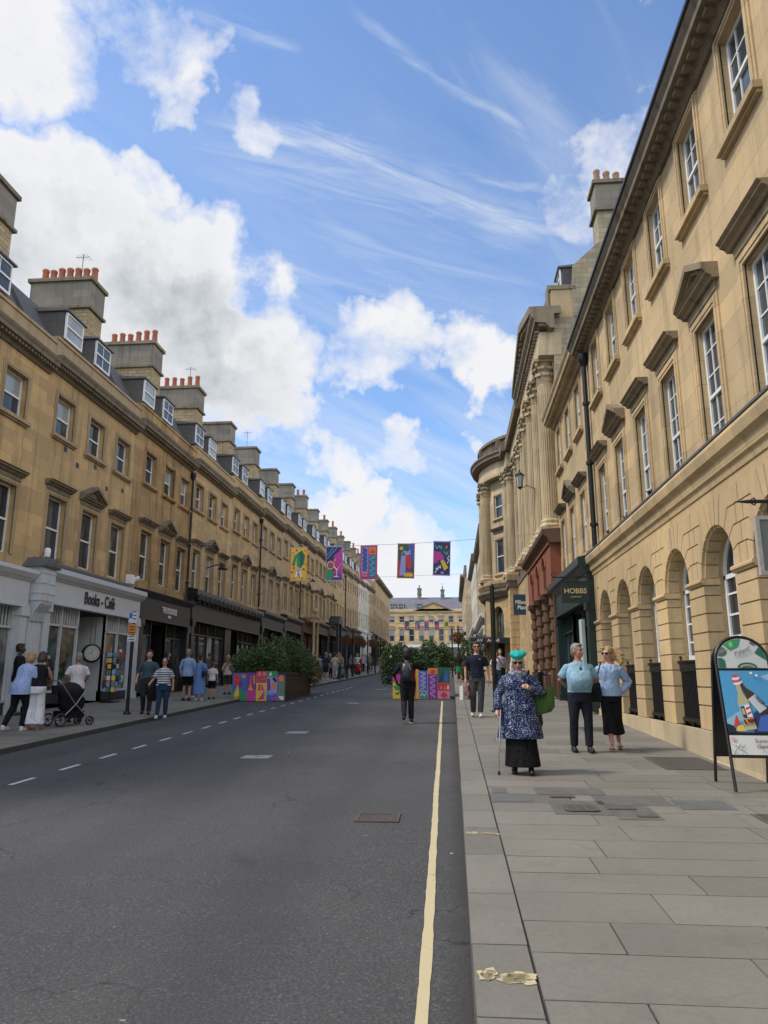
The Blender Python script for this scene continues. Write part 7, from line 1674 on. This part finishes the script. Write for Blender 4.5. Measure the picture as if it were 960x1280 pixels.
# ------------------------------------------------------------------ camera, sky, light
cam = bpy.data.cameras.new('camera'); co = bpy.data.objects.new('camera', cam); COL.objects.link(co); scene.camera = co
F = 930.0; pitch = math.atan(208/F); yaw = math.atan(86/F*cos(pitch))
co.location = (0, 0, 1.6); co.rotation_euler = (pi/2+pitch, 0, yaw)
cam.sensor_fit = 'VERTICAL'; cam.sensor_height = 36; cam.sensor_width = 27; cam.lens = 36*F/1280; cam.clip_end = 4000; cam.clip_start = .05
SUN_EL = radians(52); SUN_AZ = radians(-100)      # direction towards the sun, measured from +y clockwise
sd = Vector((sin(SUN_AZ)*cos(SUN_EL), cos(SUN_AZ)*cos(SUN_EL), sin(SUN_EL)))
sl_ = bpy.data.lights.new('sun', 'SUN'); sl_.energy = 1.45; sl_.angle = radians(10); sl_.color = (1, .93, .82)
so = bpy.data.objects.new('sun', sl_); COL.objects.link(so); so.rotation_euler = (-sd).to_track_quat('-Z', 'Y').to_euler()
w = bpy.data.worlds.new('World'); scene.world = w; w.use_nodes = True; nt = w.node_tree; nt.nodes.clear()
out = nt.nodes.new('ShaderNodeOutputWorld'); bg = nt.nodes.new('ShaderNodeBackground'); nt.links.new(bg.outputs[0], out.inputs[0])
sky = nt.nodes.new('ShaderNodeTexSky'); sky.sky_type = 'NISHITA'; sky.sun_disc = False; sky.sun_elevation = SUN_EL; sky.sun_rotation = SUN_AZ; sky.air_density = 1.0; sky.dust_density = .6; sky.ozone_density = 1.5
tc = nt.nodes.new('ShaderNodeTexCoord'); D = tc.outputs['Generated']; nrm = nt.nodes.new('ShaderNodeVectorMath'); nrm.operation = 'NORMALIZE'; nt.links.new(D, nrm.inputs[0]); D = nrm.outputs[0]
sep = nt.nodes.new('ShaderNodeSeparateXYZ'); nt.links.new(D, sep.inputs[0])
zc = math_n(nt, 'ADD', math_n(nt, 'MAXIMUM', sep.outputs[2], 0.0), .22)
px = math_n(nt, 'DIVIDE', sep.outputs[0], zc); py = math_n(nt, 'DIVIDE', sep.outputs[1], zc)
cb_ = nt.nodes.new('ShaderNodeCombineXYZ'); nt.links.new(px, cb_.inputs[0]); nt.links.new(py, cb_.inputs[1]); P = cb_.outputs[0]
def addv(a, v):
    n = nt.nodes.new('ShaderNodeVectorMath'); n.operation = 'ADD'; nt.links.new(a, n.inputs[0]); n.inputs[1].default_value = v; return n.outputs[0]
def blob(d, rad, amp):                     # soft patch of cloud about a direction; rad is its angular radius in degrees
    n = nt.nodes.new('ShaderNodeVectorMath'); n.operation = 'DOT_PRODUCT'; nt.links.new(D, n.inputs[0]); v = Vector(d).normalized(); n.inputs[1].default_value = v
    mr = nt.nodes.new('ShaderNodeMapRange'); mr.interpolation_type = 'SMOOTHSTEP'; mr.clamp = True; nt.links.new(n.outputs['Value'], mr.inputs[0]); mr.inputs[1].default_value = cos(radians(rad)); mr.inputs[2].default_value = cos(radians(rad*.25))
    mr.inputs[4].default_value = amp; return mr.outputs[0]
BL = [((-0.4265, 0.6162, 0.6621), 7.35, 0.72), ((-0.3231, 0.6559, 0.6822), 5.53, 0.72), ((-0.3081, 0.6924, 0.6524), 3.38, 0.6), ((-0.3882, 0.667, 0.6359), 3.08, 0.45), ((-0.4866, 0.7183, 0.4973), 7.96, 0.95), ((-0.4425, 0.7679, 0.4631), 9.76, 1.0), ((-0.3476, 0.8335, 0.4294), 10.66, 1.0), ((-0.4826, 0.8114, 0.3297), 15.05, 1.0), ((-0.2464, 0.8812, 0.4035), 7.66, 0.9), ((-0.1876, 0.9064, 0.3784), 4.92, 0.7), ((-0.287, 0.8294, 0.4793), 4.61, 0.7), ((-0.3809, 0.7486, 0.5426), 4.3, 0.7), ((-0.1548, 0.8976, 0.4128), 4.61, 0.75), ((-0.0706, 0.8989, 0.4324), 5.22, 0.85), ((0.0127, 0.9047, 0.426), 4.61, 0.8), ((0.0641, 0.9183, 0.3907), 3.69, 0.75), ((0.226, 0.7619, 0.607), 5.53, 0.7), ((0.1948, 0.7967, 0.5721), 4.92, 0.55), ((0.2499, 0.7023, 0.6666), 4.92, 0.55), ((-0.1389, 0.9436, 0.3007), 3.69, 0.65), ((-0.075, 0.9506, 0.3011), 3.08, 0.6), ((-0.2011, 0.9278, 0.3141), 3.69, 0.4), ((-0.1414, 0.9702, 0.1969), 4.61, 0.8), ((-0.0458, 0.9852, 0.1654), 5.53, 0.85), ((0.0295, 0.9802, 0.1959), 3.69, 0.7), ((0.0469, 0.9594, 0.2781), 2.46, 0.5), ((-0.1247, 0.963, 0.239), 3.08, 0.75), ((-0.0679, 0.9901, 0.1232), 9.16, 0.75), ((-0.4784, 0.6874, 0.5465), 2.46, 0.5), ((-0.2074, 0.733, 0.6479), 3.38, 0.5), ((-0.2319, 0.7169, 0.6575), 2.46, 0.4), ((0.1269, 0.7456, 0.6542), 2.46, 0.35)]
gen = noise(nt, addv(D, (3, 1, 7)), 1.6, 2); side = math_n(nt, 'MULTIPLY', math_n(nt, 'MAXIMUM', ramp(nt, sep.outputs[1], .35, -.1), ramp(nt, sep.outputs[0], .42, .66)), ramp(nt, gen, .38, .54))
def density(Dv):
    wn = nt.nodes.new('ShaderNodeTexNoise'); wn.inputs['Scale'].default_value = 6.0; wn.inputs['Detail'].default_value = 5; wn.inputs['Roughness'].default_value = .6; nt.links.new(Dv, wn.inputs['Vector'])
    wa = nt.nodes.new('ShaderNodeVectorMath'); wa.operation = 'MULTIPLY_ADD'; nt.links.new(wn.outputs['Color'], wa.inputs[0]); wa.inputs[1].default_value = (.30, .30, .24); nt.links.new(addv(Dv, (-.15, -.15, -.12)), wa.inputs[2])
    wz = nt.nodes.new('ShaderNodeVectorMath'); wz.operation = 'NORMALIZE'; nt.links.new(wa.outputs[0], wz.inputs[0]); Dw = wz.outputs[0]
    mask = math_n(nt, 'MULTIPLY', side, .9)          # unseen cloud behind, plus cloud on the right added to light the left fronts
    for d, r, a in BL:
        n = nt.nodes.new('ShaderNodeVectorMath'); n.operation = 'DOT_PRODUCT'; nt.links.new(Dw, n.inputs[0]); n.inputs[1].default_value = Vector(d).normalized()
        mr = nt.nodes.new('ShaderNodeMapRange'); mr.interpolation_type = 'SMOOTHSTEP'; mr.clamp = True; nt.links.new(n.outputs['Value'], mr.inputs[0]); mr.inputs[1].default_value = cos(radians(r*.98)); mr.inputs[2].default_value = cos(radians(r*.2)); mr.inputs[4].default_value = a
        mask = math_n(nt, 'MAXIMUM', mask, mr.outputs[0])
    a = noise(nt, Dv, 4.2, 9, .58, .25); b = noise(nt, addv(Dv, (5, 2, 1)), 13, 7, .62, .2)
    nn = math_n(nt, 'ADD', math_n(nt, 'MULTIPLY', math_n(nt, 'SUBTRACT', a, .5), 1.75), math_n(nt, 'MULTIPLY', math_n(nt, 'SUBTRACT', b, .5), .8))
    return math_n(nt, 'ADD', mask, nn), a, b
den, n1, n2 = density(D)
den_up, _, _ = density(addv(D, (-.025, 0, .045)))
dens = ramp(nt, den, .40, .76)
core = math_n(nt, 'MULTIPLY', ramp(nt, den, .55, 1.35), math_n(nt, 'ADD', ramp(nt, n2, .25, .75), .45), True)
litn = ramp(nt, math_n(nt, 'SUBTRACT', den, den_up), -.22, .22)
gm = None
for d, r, a in [((-0.4289, 0.8141, 0.3915), 19.54, 1.0), ((-0.3576, 0.8344, 0.4194), 10.36, 0.8), ((-0.2396, 0.903, 0.3566), 9.16, 0.5), ((-0.1155, 0.9254, 0.3609), 4.92, 0.3), ((-0.4234, 0.6278, 0.6532), 4.92, 0.35), ((-0.0298, 0.9164, 0.3992), 4.92, 0.35), ((-0.4568, 0.8564, 0.2407), 17.88, 0.9)]:
    q = blob(d, r, a); gm = q if gm is None else math_n(nt, 'MAXIMUM', gm, q)
shade = math_n(nt, 'MULTIPLY', core, math_n(nt, 'SUBTRACT', 1.0, math_n(nt, 'MULTIPLY', litn, .80)))
shade2 = math_n(nt, 'MULTIPLY', shade, math_n(nt, 'ADD', math_n(nt, 'MULTIPLY', gm, 1.1), .35), True)
cl = mix_c(nt, shade2, (CW, CW, CW*1.03), (CG*.90, CG, CG*1.06))
bri = math_n(nt, 'MULTIPLY_ADD', math_n(nt, 'MAXIMUM', ramp(nt, sep.outputs[1], .30, -.25), math_n(nt, 'MULTIPLY', ramp(nt, sep.outputs[0], .40, .72), 1.5)), 1.3); nt.nodes[-1].inputs[2].default_value = 1.0  # unseen cloud behind and to the right brightened on purpose to light the facades
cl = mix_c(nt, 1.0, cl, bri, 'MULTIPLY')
# high streaks of cirrus running across, drawn out along one bearing
rot = nt.nodes.new('ShaderNodeMapping'); rot.vector_type = 'POINT'; nt.links.new(P, rot.inputs[0]); rot.inputs['Rotation'].default_value = (0, 0, radians(-52)); rot.inputs['Scale'].default_value = (1, 1, 1)
sc = nt.nodes.new('ShaderNodeMapping'); nt.links.new(rot.outputs[0], sc.inputs[0]); sc.inputs['Scale'].default_value = (1.1, 5.5, 1)
c1 = noise(nt, sc.outputs[0], 1.3, 7, .62, .7); c2 = noise(nt, P, .9, 3)
cir = math_n(nt, 'MULTIPLY', ramp(nt, c1, .50, .78), ramp(nt, c2, .34, .62))
veil = math_n(nt, 'MULTIPLY', ramp(nt, sep.outputs[2], .74, .30), .48)
cirr = math_n(nt, 'MAXIMUM', math_n(nt, 'MULTIPLY', cir, .62), math_n(nt, 'MULTIPLY', veil, ramp(nt, c1, .35, .65)))
for d0, d1, wd, amp in [((-0.3438, 0.7194, 0.6036), (0.1802, 0.8384, 0.5145), 0.075, 0.42), ((-0.223, 0.8103, 0.5419), (0.144, 0.8756, 0.4611), 0.06, 0.38), ((-0.2884, 0.7195, 0.6317), (0.1798, 0.8336, 0.5224), 0.034, 0.8), ((-0.0977, 0.6845, 0.7225), (0.1389, 0.787, 0.6011), 0.014, 0.6), ((-0.275, 0.642, 0.7157), (-0.1543, 0.6986, 0.6987), 0.016, 0.45), ((0.0064, 0.7956, 0.6058), (0.1772, 0.804, 0.5677), 0.01, 0.6), ((-0.2745, 0.8181, 0.5053), (0.0847, 0.8895, 0.449), 0.02, 0.5), ((0.0811, 0.7313, 0.6773), (0.1362, 0.7504, 0.6468), 0.02, 0.4)]:
    a, b2 = Vector(d0).normalized(), Vector(d1).normalized(); nn_ = a.cross(b2).normalized(); mid = (a+b2).normalized(); half = a.angle(b2)/2
    q = nt.nodes.new('ShaderNodeVectorMath'); q.operation = 'DOT_PRODUCT'; nt.links.new(D, q.inputs[0]); q.inputs[1].default_value = nn_
    wv = math_n(nt, 'ADD', q.outputs['Value'], math_n(nt, 'MULTIPLY', math_n(nt, 'SUBTRACT', n1, .5), .10))
    s1_ = ramp(nt, math_n(nt, 'ABSOLUTE', wv), wd, wd*.1); s2_ = blob(mid, math.degrees(half)*1.15, 1.0)
    al = nt.nodes.new('ShaderNodeVectorMath'); al.operation = 'DOT_PRODUCT'; nt.links.new(D, al.inputs[0]); al.inputs[1].default_value = (b2-a).normalized()
    fc = nt.nodes.new('ShaderNodeCombineXYZ'); nt.links.new(math_n(nt, 'MULTIPLY', al.outputs['Value'], 5.0), fc.inputs[0]); nt.links.new(math_n(nt, 'MULTIPLY', q.outputs['Value'], 38.0), fc.inputs[1]); fc.inputs[2].default_value = wd*90
    fib = ramp(nt, noise(nt, fc.outputs[0], 1.0, 6, .62, .8), .36, .68)
    cirr = math_n(nt, 'MAXIMUM', cirr, math_n(nt, 'MULTIPLY', math_n(nt, 'MULTIPLY', math_n(nt, 'MULTIPLY', s1_, s2_), fib), amp))
skc = mix_c(nt, 1.0, sky.outputs[0], SKT, 'MULTIPLY')
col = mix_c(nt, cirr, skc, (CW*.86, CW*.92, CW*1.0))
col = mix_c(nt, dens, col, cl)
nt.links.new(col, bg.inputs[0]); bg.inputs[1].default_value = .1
scene.render.engine = 'CYCLES'; scene.view_settings.view_transform = 'Standard'; scene.view_settings.look = 'None'; scene.view_settings.gamma = 1; scene.view_settings.exposure = EXPO
scene.render.resolution_x = 768; scene.render.resolution_y = 1024; scene.cycles.max_bounces = 6
